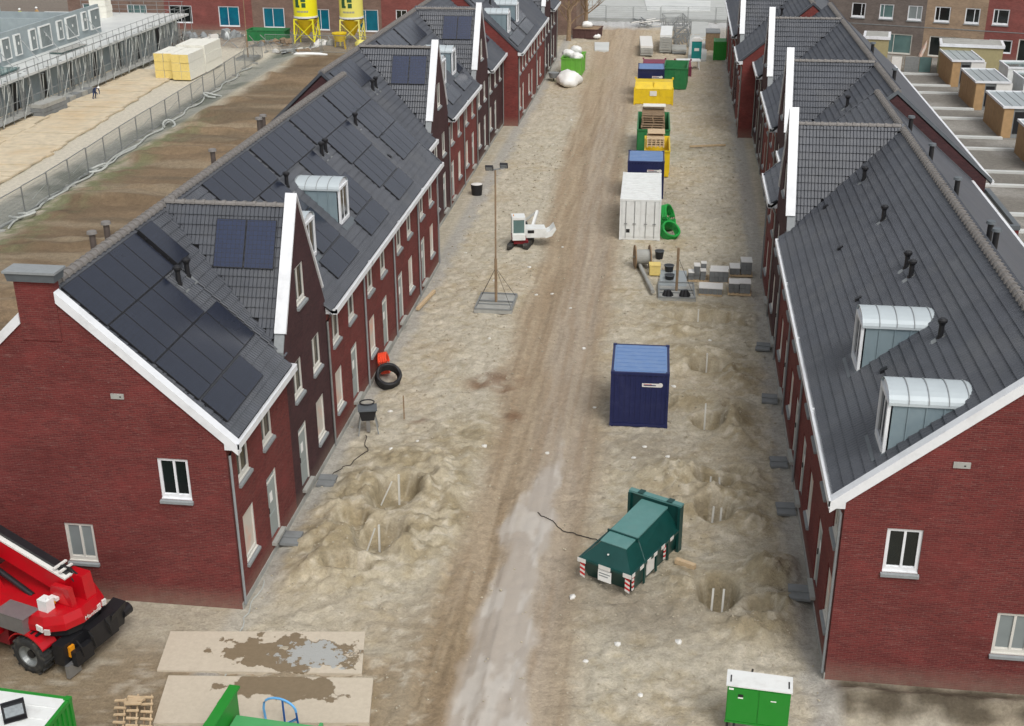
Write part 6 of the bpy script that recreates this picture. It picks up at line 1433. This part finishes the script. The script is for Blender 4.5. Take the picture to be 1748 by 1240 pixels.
def prop_proto():
    a=MB(); a.tube([(0,0,0),(0,0,1.7)],.065,7); b=MB(); b.tube([(0,0,1.6),(0,0,3.0)],.05,7); c=MB(); c.box(-.1,.1,-.1,.1,0,.02); c.box(-.1,.1,-.1,.1,2.98,3.0); return a.mesh('outer_tube',['steel']),b.mesh('inner_tube',['hose']),c.mesh('end_plate',['steel'])
PR=prop_proto()
for i in range(96):
    o=thing('shoring_prop','grey steel shoring prop under the edge of the wet concrete deck','shoring prop',(-57.25-random.choice((0,.0,.7)),85+i*.56+random.uniform(-.1,.1),.0 if i%3 else .28),0,'steel props under the concrete deck')
    o.rotation_euler=(R(random.uniform(-7,7)),R(random.uniform(-4,9)),0)
    for q,n_ in zip(PR,('outer_tube','inner_tube','end_plate')): place(n_,q,o)
t=thing('scaffolding','grey tube scaffold standing along the front of the concrete ground floor','scaffold',(-56.5,84.5,0))
for i in range(31):
    for xx in (0,.9):
        m=MB(); m.tube([(xx,i*1.8,-.05),(xx,i*1.8,4.4 if xx>0 else 3.0)],.035,6); m.build('standard','steel',t)
for zz in (.5,1.9,4.3):
    m=MB(); m.tube([(.9,0,zz),(.9,54,zz)],.03,6); m.build('ledger','steel',t)
for i in range(15):
    m=MB(); m.tube([(.93,i*3.6,.3),(.93,i*3.6+1.8,2.9)],.028,6); m.build('brace','hose',t)
for i in range(15):
    m=MB(); m.box(.0,.85,i*3.6+.05,i*3.6+3.5,.42,.47); m.build('deck_board','conc',t)
# edge protection
t=thing('edge_railing','thin scaffold railing along the edge of the wet concrete deck','railing',(-57.25,84,3.22))
for i in range(38):
    m=MB(); m.tube([(0,i*1.5,-.3),(0,i*1.5,1.15)],.025,5); m.build('post','steel',t)
for zz in (.55,1.1): m=MB(); m.tube([(0,0,zz),(0,55.5,zz)],.022,5); m.build('rail','steel',t)
t=thing('edge_railing','scaffold railing across the far end of the concrete deck','railing',(-70,141.2,3.22))
for i in range(9):
    m=MB(); m.tube([(i*1.55,0,-.3),(i*1.55,0,1.5)],.03,5); m.build('post','steel',t)
for zz in (.5,1.0,1.45): m=MB(); m.tube([(0,0,zz),(12.6,0,zz)],.025,5); m.build('rail','steel',t)
inspack('white wrapped block load on the far end of the concrete deck',-67.2,137.5,1.6,2.0,2.6,4,False); bpy.data.objects[[o.name for o in bpy.data.objects if o.get('label')=='white wrapped block load on the far end of the concrete deck'][0]].location.z=3.22
stack('panel_stack','blue-grey shutter boards lying on the concrete deck','board stack',-60.6,99.5,R(2),1.8,6,2,.08,'greyglass','greyglass'); bpy.data.objects[-1] if 0 else None
o=[o for o in bpy.data.objects if o.get('label')=='blue-grey shutter boards lying on the concrete deck'][0]; o.location.z=3.2
stack('panel_stack','second pile of shutter boards farther along the concrete deck','board stack',-60.2,113.5,R(-3),1.3,5,2,.08,'greyglass','conc')
o=[o for o in bpy.data.objects if o.get('label')=='second pile of shutter boards farther along the concrete deck'][0]; o.location.z=3.2
t=thing('planter_boxes','row of low grey concrete boxes at the edge of the timber road','concrete boxes',(-56.2,104.5,.05),R(-2))
for i in range(6):
    m=MB(); m.box(0,.9,i*1.15,i*1.15+1.0,0,.55); m.build('box','concd' if i%2 else 'conc',t)
# litter strip behind the mats
def clutter(label,x,y,rx,ry,n,mats_,seed,h=.5):
    rr=random.Random(seed); t=thing('site_clutter',label,'site clutter',(x,y,hz(x,y)),0)
    for i in range(n):
        a=rr.uniform(0,6.28); q=math.sqrt(rr.random()); px_,py_=rx*q*math.cos(a),ry*q*math.sin(a); z=hz(x+px_,y+py_)-hz(x,y)
        k=rr.randrange(4); m=MB(); tr=Matrix.Translation((px_,py_,z))@Matrix.Rotation(rr.uniform(0,3),4,'Z')@Matrix.Rotation(rr.uniform(-.35,.35),4,'X')
        if k==0: m.box(-.5,.5,-.3,.3,0,rr.uniform(.2,h),tr=tr); nm='crate'
        elif k==1: m.box(-1.1,1.1,-.05,.05,.05,.16,tr=tr); nm='plank'
        elif k==2:
            m.tube([tuple(tr@Vector((0,0,.0))),tuple(tr@Vector((.05,.03,h*.5))),tuple(tr@Vector((.1,0,h*.9)))],[.42,.4,.12],9); nm='sack'
        else: m.tube([tuple(tr@Vector((-1.2,0,.1))),tuple(tr@Vector((1.2,.1,.25)))],.06,6); nm='tube'
        m.build(nm,mats_[i%len(mats_)],t,smooth=(k==2))
clutter('scattered sacks and tubes left of the green skip below the far houses',-56,141.5,2.2,1.5,16,('sheet','steel','conc','sill'),1,.9)
clutter('blue-grey bundles and boards below the far end of the deck',-54.2,145,1.8,1.4,14,('sill','steel','greyglass','conc'),2,1.1)
clutter('planks and crates right of the insulation packs',-46.4,139.2,2.2,1.3,18,('woodd','concd','steel','woodd'),3,.6)
clutter('sacks and pipes at the feet of the left silo',-40.7,139.2,1.5,1.3,14,('sheet','steel','conc','wcont'),4,.8)
clutter('steel parts and boards between the far houses and the green skip',-50,146,4,1.3,20,('steel','woodd','concd','sheet'),5,.7)
clutter('broken boards along the fence end below the silos',-43.2,136.6,2.5,1.1,14,('hose','steel','woodd','sheet'),6,.5)
open_skip('open_skip','green skip with boards below the tan brown far house',-50.2,141.6,R(-2),4.6,2,1.5,'greend')
for i,(lb,x,y,rx,ry,rz_,mt) in enumerate((('cream round tank right of the yellow tub',-35.9,139,.75,.75,.6,'silo2'),('long white plastic roll below the silos',-40.6,134.5,1.9,.22,.2,'bag'))):
    lumpy('heap',lb,'heap',x,y,hz(x,y)-.1,rx,ry,rz_,mt,60+i)
for i in range(9):
    x=-52+i*2.1; y=137.5+random.uniform(-1,2); pole_thing('scaffold_tube',('scaffold tube leaning in the littered strip below the far houses'),'tube',(x,y,.1),(x+random.uniform(-1.5,1.5),y+random.uniform(-1,1),random.uniform(.6,2.0)),.05,'steel',False,'scaffold tubes below the silos')
# silos
def silo(label,x,y,paint):
    t=thing('mortar_silo',label,'silo',(x,y,0),0,'yellow mortar silos')
    r=1.36; K=32
    m=MB(); m.tube([(0,0,3.35),(0,0,9.2)],[r,r],K); m.build('tank',paint,t,smooth=True)
    m=MB(); m.tube([(0,0,3.15),(0,0,3.35)],[r*1.03,r*1.03],K); m.build('band','wcont',t,smooth=True)
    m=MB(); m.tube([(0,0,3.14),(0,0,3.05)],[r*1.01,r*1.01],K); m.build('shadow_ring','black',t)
    m=MB(); m.tube([(0,0,3.05),(0,0,1.1)],[r*.97,.22],24); m.build('cone','yellow',t,smooth=True)
    L4=[(-1.2,-1.2),(1.2,-1.2),(1.2,1.2),(-1.2,1.2)]
    for a,b in L4: m=MB(); m.beam((a*.9,b*.9,3.05),(a,b,0),.16,.16); m.build('leg',paint,t)
    m=MB()
    for i in range(4):
        a,b=L4[i],L4[(i+1)%4]; m.beam((a[0],a[1],.5),(b[0]*.93,b[1]*.93,2.7),.08,.08); m.beam((b[0],b[1],.5),(a[0]*.93,a[1]*.93,2.7),.08,.08); m.beam((a[0]*.9,a[1]*.9,3.0),(b[0]*.9,b[1]*.9,3.0),.14,.14)
    m.build('cross_brace',paint,t)
    # emblem: dark green square bracket with a block (front of the tank)
    def patch(a0,a1,z0,z1,mtn):
        q=MB(); n=8
        for i in range(n):
            u0=a0+(a1-a0)*i/n; u1=a0+(a1-a0)*(i+1)/n; rr=r+.012
            q.quad([(rr*math.sin(u0),-rr*math.cos(u0),z0),(rr*math.sin(u1),-rr*math.cos(u1),z0),(rr*math.sin(u1),-rr*math.cos(u1),z1),(rr*math.sin(u0),-rr*math.cos(u0),z1)])
        q.build('emblem',mtn,t)
    for zb in (4.37,):
        patch(-.62,-.28,zb,zb+1.35,'logo'); patch(-.28,-.2,zb,zb+.25,'logo'); patch(-.62,.3,zb+1.4,zb+1.65,'logo'); patch(-.02,.32,zb,zb+.5,'logo'); patch(-.08,.32,zb+.62,zb+1.0,'logo')
        for i in range(8): patch(-.5+i*.13,-.5+i*.13+.085,zb-.56,zb-.36,'sill')
silo('bright yellow mortar silo, left one of the pair',-42.75,141,'silo')
silo('paler yellow mortar silo, right one of the pair',-37.35,141,'silo2')
t=thing('mixing_tub','yellow mixing tub on legs between the silos and the roof','tub',(-38.1,138.0,0)); m=MB(); m.cyl((0,0,1.0),.55,.8,16,r2=.8); m.cyl((0,0,1.8),.85,.12,16); m.build('tub','yellow',t,smooth=True)
for a in (-.5,.5): m=MB(); m.beam((a,0,1.2),(a*1.2,.2,0),.14,.14); m.build('leg','yellow',t)
# ------------------------------------------------------------------ far rows
def far_house(label,x0,x1,y,rz,wm,wins,H=9.2,group=None,belt=None,D=9):
    t=thing('row_house',label,'house',(x0,y,0),rz,group); W=x1-x0
    holes=[w_[:4] for w_ in wins]
    m=MB(); wall(m,[(0,-.3),(W,-.3),(W,H),(0,H)],holes,lambda a,z,dp:(a,dp,z)); m.build('front_wall',wm,t)
    m=MB(); m.box(.001,W-.001,.35,D,-.3,H-.01); m.build('body_wall',wm,t)
    m=MB(); m.box(0,W,-.08,D,H,H+.2); m.build('roof','concd',t)
    for (a0,a1,z0,z1,pk,mu,fr) in wins: window(t,(a0,0,z0),0,a1-a0,z1-z0,pk,mull=mu,frame=fr,bot=.16 if z0>1 else .12,side=.11,sill=z0>1)
    if belt: m=MB(); m.box(0,W,-.03,-.001,belt,belt+.09); m.build('belt_course','concd',t)
GF='row houses at the far left'; rzl=R(-2.5)
def lw(*L_): return [(a,b,z0,z1,pk,mu,'white') for (a,b,z0,z1,pk,mu) in L_]
yl=lambda x:150.0-(x+36.8)*math.tan(R(2.5))+.0
far_house('grey-brown far house behind the deck end with green windows',-77,-64,yl(-77),rzl,'brown',lw((8.0,10.6,1.2,2.9,'greyglass',(.33,.66)),(2,4.5,1.2,2.9,'greyglass',(.5,)),(2,4,4.8,6.4,'glass',(.3,)),(8,10,4.8,6.4,'glass',(.3,))),group=GF)
far_house('dark red far house with teal windows left of the silos',-64,-52.5,yl(-64),rzl,'farred',lw((.6,3.6,.75,2.9,'glass',(.5,)),(7.1,9.8,.45,2.9,'tealglass',(.46,)),(1,3,4.8,6.4,'glass',(.3,)),(7,9,4.8,6.4,'glass',(.3,))),group=GF)
far_house('tan brown far house behind the left silo with teal windows',-52.5,-44.3,yl(-52.5),rzl,'brown',lw((1.4,4.15,.4,2.85,'tealglass',(.46,)),(6.9,7.9,4.8,6.4,'glass',(.5,)),(1.4,3.4,4.8,6.4,'glass',(.3,))),group=GF)
far_house('brown far house between the silos with a narrow blue window',-44.3,-36.0,yl(-44.3),rzl,'brown',lw((.1,1.7,.25,2.8,'tealglass',(.3,)),(5.2,7.9,.2,2.85,'tealglass',(.4,)),(2.0,4.0,4.8,6.4,'glass',(.3,))),group=GF)
far_house('rusty brown far house right of the silos',-36,-26,yl(-36),rzl,'farred',lw((1.8,3.2,1.6,2.9,'glass',(.5,)),(2,4,4.8,6.4,'glass',(.3,)),(6,8,4.8,6.4,'glass',(.3,))),group=GF)
far_house('tan far house behind the left row roofs',-26,-19,yl(-26),rzl,'tan',lw((1.8,3.2,1.2,2.9,'glass',(.5,)),(4.2,6.2,4.8,6.4,'glass',(.3,))),group=GF)
far_house('olive brown far house with a tall blue window behind the bare trees',-19,-12.4,yl(-19)+2,rzl,'brown',lw((2.6,4.0,.9,3.3,'tealglass',(.5,)),(4.2,6.0,4.8,6.4,'glass',(.3,))),group=GF)
GR2='row houses at the far right'; rzr=R(-18.5)
x0,y0=10.0,145.9
def fr_(label,s0,s1,wm,wins,belt=3.05): far_house(label,x0+s0*math.cos(rzr),x0+s0*math.cos(rzr)+(s1-s0),y0+s0*math.sin(rzr),rzr,wm,wins,9.2,GR2,belt)
fr_('grey brick far house with three upper windows and a wide garden window',0,17.0,'greyb',[(9.1,10.6,3.75,5.3,'glass',(.7,),'white'),(12.1,13.6,3.75,5.3,'greyglass',(.3,),'white'),(15.1,16.6,3.75,5.3,'frost',(.62,),'white'),(12.0,15.9,.1,2.25,'greyglass',(.5,),'wframe'),(3,4.5,3.75,5.3,'glass',(.5,),'white')])
fr_('sand yellow far house with dark wide garden window',17.0,23.2,'tan',[(.9,2.5,3.75,5.35,'glass',(.3,),'white'),(4.0,5.5,3.75,5.35,'glass',(.62,),'white'),(.7,4.9,.1,2.25,'glass',(.5,),'wframe')])
fr_('red far house with a dark garden door at the right edge',23.2,30.0,'farred',[(.6,2.2,3.8,5.4,'glass',(.3,),'white'),(3.9,5.5,3.8,5.4,'glass',(.62,),'white'),(.6,2.9,.9,2.3,'glass',(.25,),'white'),(3.5,4.7,.05,2.5,'glass',(),'wframe')])
fr_('red far house beyond the right edge',30.0,38,'farred',[(.6,2.2,3.8,5.4,'glass',(.3,),'white')])
# ------------------------------------------------------------------ gardens and sheds on the right
for i,yy in enumerate((129.8,123.9,120.2,113.2,109.2,102.2,98.3,91.3,87.5,80.4,76.7)):
    m=MB(); m.box(0,10.2,-.22,.22,-.1,.16); o=m.build('concrete_beam','deck',None,loc=(15.9,yy,hz(22,yy)),rz=R(-1.5)); tag(o,'pale concrete strip crossing the right gardens','concrete strip',group='pale concrete strips in the right gardens')
sl_=('farthest','second farthest','middle','second nearest','nearest')
for i,(ya,yb) in enumerate(((123.6,129.9),(113.0,119.2),(102.4,108.7),(91.5,97.6),(80.9,87.0))):
    t=thing('garden_shed',sl_[i]+' timber-clad garden shed with glazed white-edged roof','shed',(26.05,ya,hz(26,ya)),0,'timber sheds in the right gardens'); W,L_,H=2.75,yb-ya,2.5
    m=MB(); m.box(.0,W,.0,L_,-.1,H-.1); m.build('wall','concd',t)
    for j in range(2):
        m=MB(); n_=14
        for q in range(n_): a=j*L_/2+.03+q*(L_/2-.06)/n_; m.box(-.04,-.001,a,a+(L_/2-.06)/n_-.02,0,H-.1)
        m.build('cladding','shedw',t)
    m=MB(); m.box(.0,.75,-.04,-.001,0,H-.12); m.build('cladding','shedw',t)
    m=MB(); m.box(.85,1.6,-.03,-.001,.35,2.1); m.build('door_opening','black',t)
    m=MB(); m.box(1.7,W+.3,-.05,-.01,1.0,H-.1); m.build('white_panel','sheet',t)
    m=MB(); m.box(-.1,W+.1,-.1,L_+.1,H-.1,H-.02); m.build('roof','roofglass',t)
    m=MB(); 
    for (a,b,c_,d_) in ((-.14,W+.14,-.14,-.02),(-.14,W+.14,L_+.02,L_+.14),(-.14,-.02,-.02,L_+.02),(W+.02,W+.14,-.02,L_+.02)): m.box(a,b,c_,d_,H-.12,H+.06)
    m.build('roof_edge','white',t)
    for q in (1,2,3): m=MB(); m.box(W*q/4-.02,W*q/4+.02,0,L_,H-.02,H+.01); m.build('glazing_bar','sill',t)
for i,(ya,yb) in enumerate(((119.9,123.5),(114.0,118.0),(104,108))):
    t=thing('white_shed',('farthest','middle','nearest')[i]+' white rendered shed at the right edge behind the timber sheds','shed',(30.3,ya,0),0,'white sheds at the right edge'); L_=yb-ya
    m=MB(); m.box(0,2.8,0,L_,-.1,2.45); m.build('wall','wcont',t); m=MB(); m.box(.1,2.7,.1,L_-.1,2.45,2.47); m.build('roof','greyglass',t)
    m=MB()
    for (a,b,c_,d_) in ((-.06,2.86,-.06,.08),(-.06,2.86,L_-.08,L_+.06),(-.06,.08,.08,L_-.08),(2.72,2.86,.08,L_-.08)): m.box(a,b,c_,d_,2.45,2.62)
    m.build('roof_edge','white',t)
for lb,xa,xb,ya,yb,H in (('wide yellowish flat-roofed garden extension before the sand yellow house',26.0,31.9,129.9,133.5,3.0),('small yellowish garden extension with white edge beside the far right roofs',18.9,21.4,133.2,137,3.1)):
    t=thing('garden_extension',lb,'extension',(xa,ya,0),R(-9),'flat-roofed garden extensions'); m=MB(); m.box(0,xb-xa,0,yb-ya,-.1,H-.2); m.build('wall','render',t); m=MB(); m.box(-.12,xb-xa+.12,-.12,yb-ya,H-.2,H+.08); m.build('roof_edge','white',t); m=MB(); m.box(.15,xb-xa-.15,.15,yb-ya-.2,H+.08,H+.1); m.build('roof','conc',t)
# screens between the extensions
for i,(lb,x,w_,mt) in enumerate((('white panel leaning in the garden gap',21.6,1.0,'sheet'),('grey screen frame with a dark box behind it',22.9,1.4,'steel'),('blue-grey tarpaulin bundle in the garden gap',24.2,1.3,'greyglass'))):
    t=thing('garden_screen',lb,'screen',(x,131.2,0),R(-8)); m=MB(); m.box(0,w_,0,.08,0,1.5); m.build('panel',mt,t); m=MB(); m.box(-.03,0,-.02,.1,0,1.6); m.box(w_,w_+.03,-.02,.1,0,1.6); m.build('frame','woodd',t)
pole_thing('leaning_board','pale pink board leaning on the grey brick far house','board',(26.0,140.3,0),(26.8,140.6,2.2),.3,'foil',True)
# flat-roofed rear extensions behind the right row
for lb,ya,yb in (('flat grey-roofed rear extension beside the red end wall',67.4,75.0),('flat rear extension behind the nearest right houses',42,58.0),):
    t=thing('rear_extension',lb,'extension',(16.0,ya,0),0,'rear extensions of the right row'); L_=yb-ya
    m=MB(); m.box(0,2.9,0,L_,-.1,2.9); m.build('wall','red',t); m=MB(); m.box(.25,2.65,.25,L_-.25,2.9,2.95); m.build('roof','conc',t)
    m=MB()
    for (a,b,c_,d_) in ((-.04,2.94,-.04,.25),(-.04,2.94,L_-.25,L_+.04),(-.04,.25,.25,L_-.25),(2.65,2.94,.25,L_-.25)): m.box(a,b,c_,d_,2.9,3.15)
    m.build('parapet','lead',t)
# ------------------------------------------------------------------ people
def person(label,x,y,z,rz,top,legs,pose='stand',head=(.5,.33,.25,1)):
    t=thing('person',label,'person',(x,y,z),rz)
    J={'stand':dict(hip=(0,0,.95),ch=(0,.02,1.35),nk=(0,.03,1.5),hd=(0,.0,1.66),kl=(-.12,-.02,.5),fl=(-.14,0,.06),tl=(-.14,-.14,.03),kr=(.12,.05,.5),fr=(.16,.1,.06),tr=(.17,-.05,.03),sl=(-.2,.02,1.42),el=(-.3,-.02,1.12),wl=(-.24,-.24,.98),sr=(.2,.02,1.42),er=(.3,.02,1.14),wr=(.28,-.16,.95)),
       'bend':dict(hip=(0,0,.85),ch=(0,-.38,1.05),nk=(0,-.52,1.08),hd=(0,-.68,1.06),kl=(-.14,-.1,.48),fl=(-.16,.05,.06),tl=(-.16,-.1,.03),kr=(.14,-.1,.48),fr=(.18,.1,.06),tr=(.18,-.05,.03),sl=(-.2,-.42,1.05),el=(-.22,-.5,.75),wl=(-.1,-.6,.48),sr=(.2,-.42,1.05),er=(.22,-.5,.75),wr=(.1,-.6,.48))}[pose]
    names=list(J); E=[('hip','ch'),('ch','nk'),('nk','hd'),('hip','kl'),('kl','fl'),('fl','tl'),('hip','kr'),('kr','fr'),('fr','tr'),('ch','sl'),('sl','el'),('el','wl'),('ch','sr'),('sr','er'),('er','wr')]
    rad=dict(hip=.15,ch=.17,nk=.06,hd=.11,kl=.075,fl=.05,tl=.045,kr=.075,fr=.05,tr=.045,sl=.075,el=.05,wl=.04,sr=.075,er=.05,wr=.04)
    me=bpy.data.meshes.new('body'); me.from_pydata([J[n] for n in names],[(names.index(a),names.index(b)) for a,b in E],[]); o=bpy.data.objects.new('body',me); col.objects.link(o)
    sk_=o.modifiers.new('s','SKIN'); 
    for i,n in enumerate(names): me.skin_vertices[0].data[i].radius=(rad[n],rad[n]*(.8 if n in('hip','ch') else 1))
    me.skin_vertices[0].data[0].use_root=True
    sb=o.modifiers.new('u','SUBSURF'); sb.levels=1; sb.render_levels=1
    dg=bpy.context.evaluated_depsgraph_get(); m2=bpy.data.meshes.new_from_object(o.evaluated_get(dg)); bpy.data.objects.remove(o)
    for mn in (legs,top): m2.materials.append(M[mn])
    sm_=mat('skin_'+str(len(bpy.data.materials)),head,.6); m2.materials.append(sm_)
    cv=Vector(J['nk']); hp=Vector(J['hip'])
    for p in m2.polygons:
        c=p.center; p.material_index=2 if (c-Vector(J['hd'])).length<.15 else (0 if c.z<hp.z-.02 and (c-Vector(J['wl'])).length>.3 and (c-Vector(J['wr'])).length>.3 else 1)
    m2.polygons.foreach_set('use_smooth',[True]*len(m2.polygons)); place('body',m2,t)
    h=MB(); hd=Vector(J['hd']); h.tube([hd+Vector((0,0,.02)),hd+Vector((0,0,.1)),hd+Vector((0,0,.16))],[.14,.12,.05],10); h.build('helmet','wcont',t,smooth=True)
M['hivis']=mat('hi_vis_yellow',srgb(205,220,60),.7); M['workblue']=mat('navy_work_cloth',srgb(44,58,92),.8); M['worktan']=mat('tan_jacket',srgb(176,140,90),.8)
person('worker in a yellow hi-vis jacket on the deck, top left corner',-66.9,121.4,4.6,R(20),'hivis','workblue')
person('worker in navy bending over at the edge of the timber road',-53.6,108.2,.15,R(70),'workblue','workblue','bend')
t=thing('deck_platform','grey inner floor platform where the hi-vis worker stands','platform',(-69.5,117.3,3.22)); m=MB(); m.box(0,5,0,7,0,1.38); m.build('slab','gwall',t)
person('worker in a tan jacket on the deck behind the grey walls',-65.7,122.6,4.6,R(-30),'worktan','workblue')
# ------------------------------------------------------------------ scraps and pebbles
def scraps():
    px=[(-7.9,66.3),(-6.2,62.5),(-7.6,72.6),(-6.4,70.5),(-9.6,64.0),(-7.0,62.0),(-9.9,44.2),(-2.9,48.4),(-3.9,55.0),(-.6,44.9),(.35,44.2),(-1.0,43.9),(-4.5,43.9),(-7.1,44.0),(-2.6,33.9),(-1.0,31.5),(-1.9,30.6),(-.2,29.3),(.9,31.9),(-9.4,36.9),(-10.8,43.2),(-3.0,87.8),(-9.6,96.4),(-8.9,104.8),(-11.7,47.0),(-8.6,55.5),(.5,51),(2.2,56.5),(-5.0,60.3),(2.8,47.9),(3.1,49.1),(-12.0,68.6)]
    ms=[]
    for k in range(5):
        m=MB(); n=6; P=[(.13*random.uniform(.6,1.3)*math.cos(a),.13*random.uniform(.6,1.3)*math.sin(a)) for a in np.linspace(0,2*math.pi,n+1)[:-1]]
        for i in range(n): a=P[i];b=P[(i+1)%n]; m.quad([(0,0,.07),(a[0],a[1],.02),(b[0],b[1],.03)]); m.quad([(a[0],a[1],.02),(a[0],a[1],-.03),(b[0],b[1],-.03),(b[0],b[1],.03)])
        ms.append(m.mesh('scrap',['sheet']))
    for i,(x,y) in enumerate(px):
        o=place('litter_scrap',ms[i%5],None,(x,y,hz(x,y)+.01),random.uniform(0,6)); s=random.uniform(.5,1.05); o.scale=(s,s,s); tag(o,'small white scrap of litter lying on the sand of the street','litter',group='white litter scraps on the sand')
    # pebbles and clods: nobody could count them
    N=3600; m=MB(); x=rng.uniform(-13,5,N); y=26+ (rng.rand(N)**1.5)*70; s=rng.uniform(.012,.05,N)*(1+ (y-26)/60); z=height(x,y)
    keep=(np.abs(x+5)>2.6)|(rng.rand(N)>.7)
    V=[];F=[];b=0
    oc=np.array([(1,0,0),(0,1,0),(-1,0,0),(0,-1,0),(0,0,.7),(0,0,-.5)]); of=np.array([(0,1,4),(1,2,4),(2,3,4),(3,0,4),(1,0,5),(2,1,5),(3,2,5),(0,3,5)])
    for i in np.nonzero(keep)[0]:
        V.append(oc*s[i]*rng.uniform(.6,1.4,(6,1))+np.array([x[i],y[i],z[i]+s[i]*.3])); F.append(of+b); b+=6
    me=bpy.data.meshes.new('pebbles'); me.from_pydata(np.concatenate(V).tolist(),[],np.concatenate(F).tolist()); me.materials.append(M['pebble']); me.polygons.foreach_set('use_smooth',[True]*len(me.polygons))
    o=place('pebbles',me); o['kind']='stuff'; o['label']='loose pebbles and clods of earth scattered over the sand'
M['pebble']=mat('pebbles',srgb(178,168,148),.9,var=.3,scale=1.7)
scraps()
# cables on the ground
def ground_cable(label,pts,r=.018,matn='cable'):
    P_=[]
    for a,b in zip(pts[:-1],pts[1:]):
        for f in np.linspace(0,1,9)[:-1]: x=a[0]+(b[0]-a[0])*f+.06*math.sin(9*f+a[0]); y=a[1]+(b[1]-a[1])*f; P_.append((x,y,hz(x,y)+.03))
    m=MB(); m.tube([(p[0]-P_[0][0],p[1]-P_[0][1],p[2]) for p in P_],r,5); o=m.build('cable',matn,None,loc=(P_[0][0],P_[0][1],0)); tag(o,label,'cable')
ground_cable('thin dark cable across the wet strip to the teal skip',[(-4.4,39.2),(-3.4,38.3),(-2.6,37.7),(-1.7,37.4)])
ground_cable('dark cable snaking from the mixing stand along the sand',[(-12.2,44.5),(-11.7,42.8),(-12.4,41.6),(-12.8,40.9)])
ground_cable('pale cord running from the left house corner over the road plates',[(-12.95,33.5),(-12.95,31.4),(-12.7,29.5),(-12.35,27.6),(-12.1,26.6)],.022,'hose')
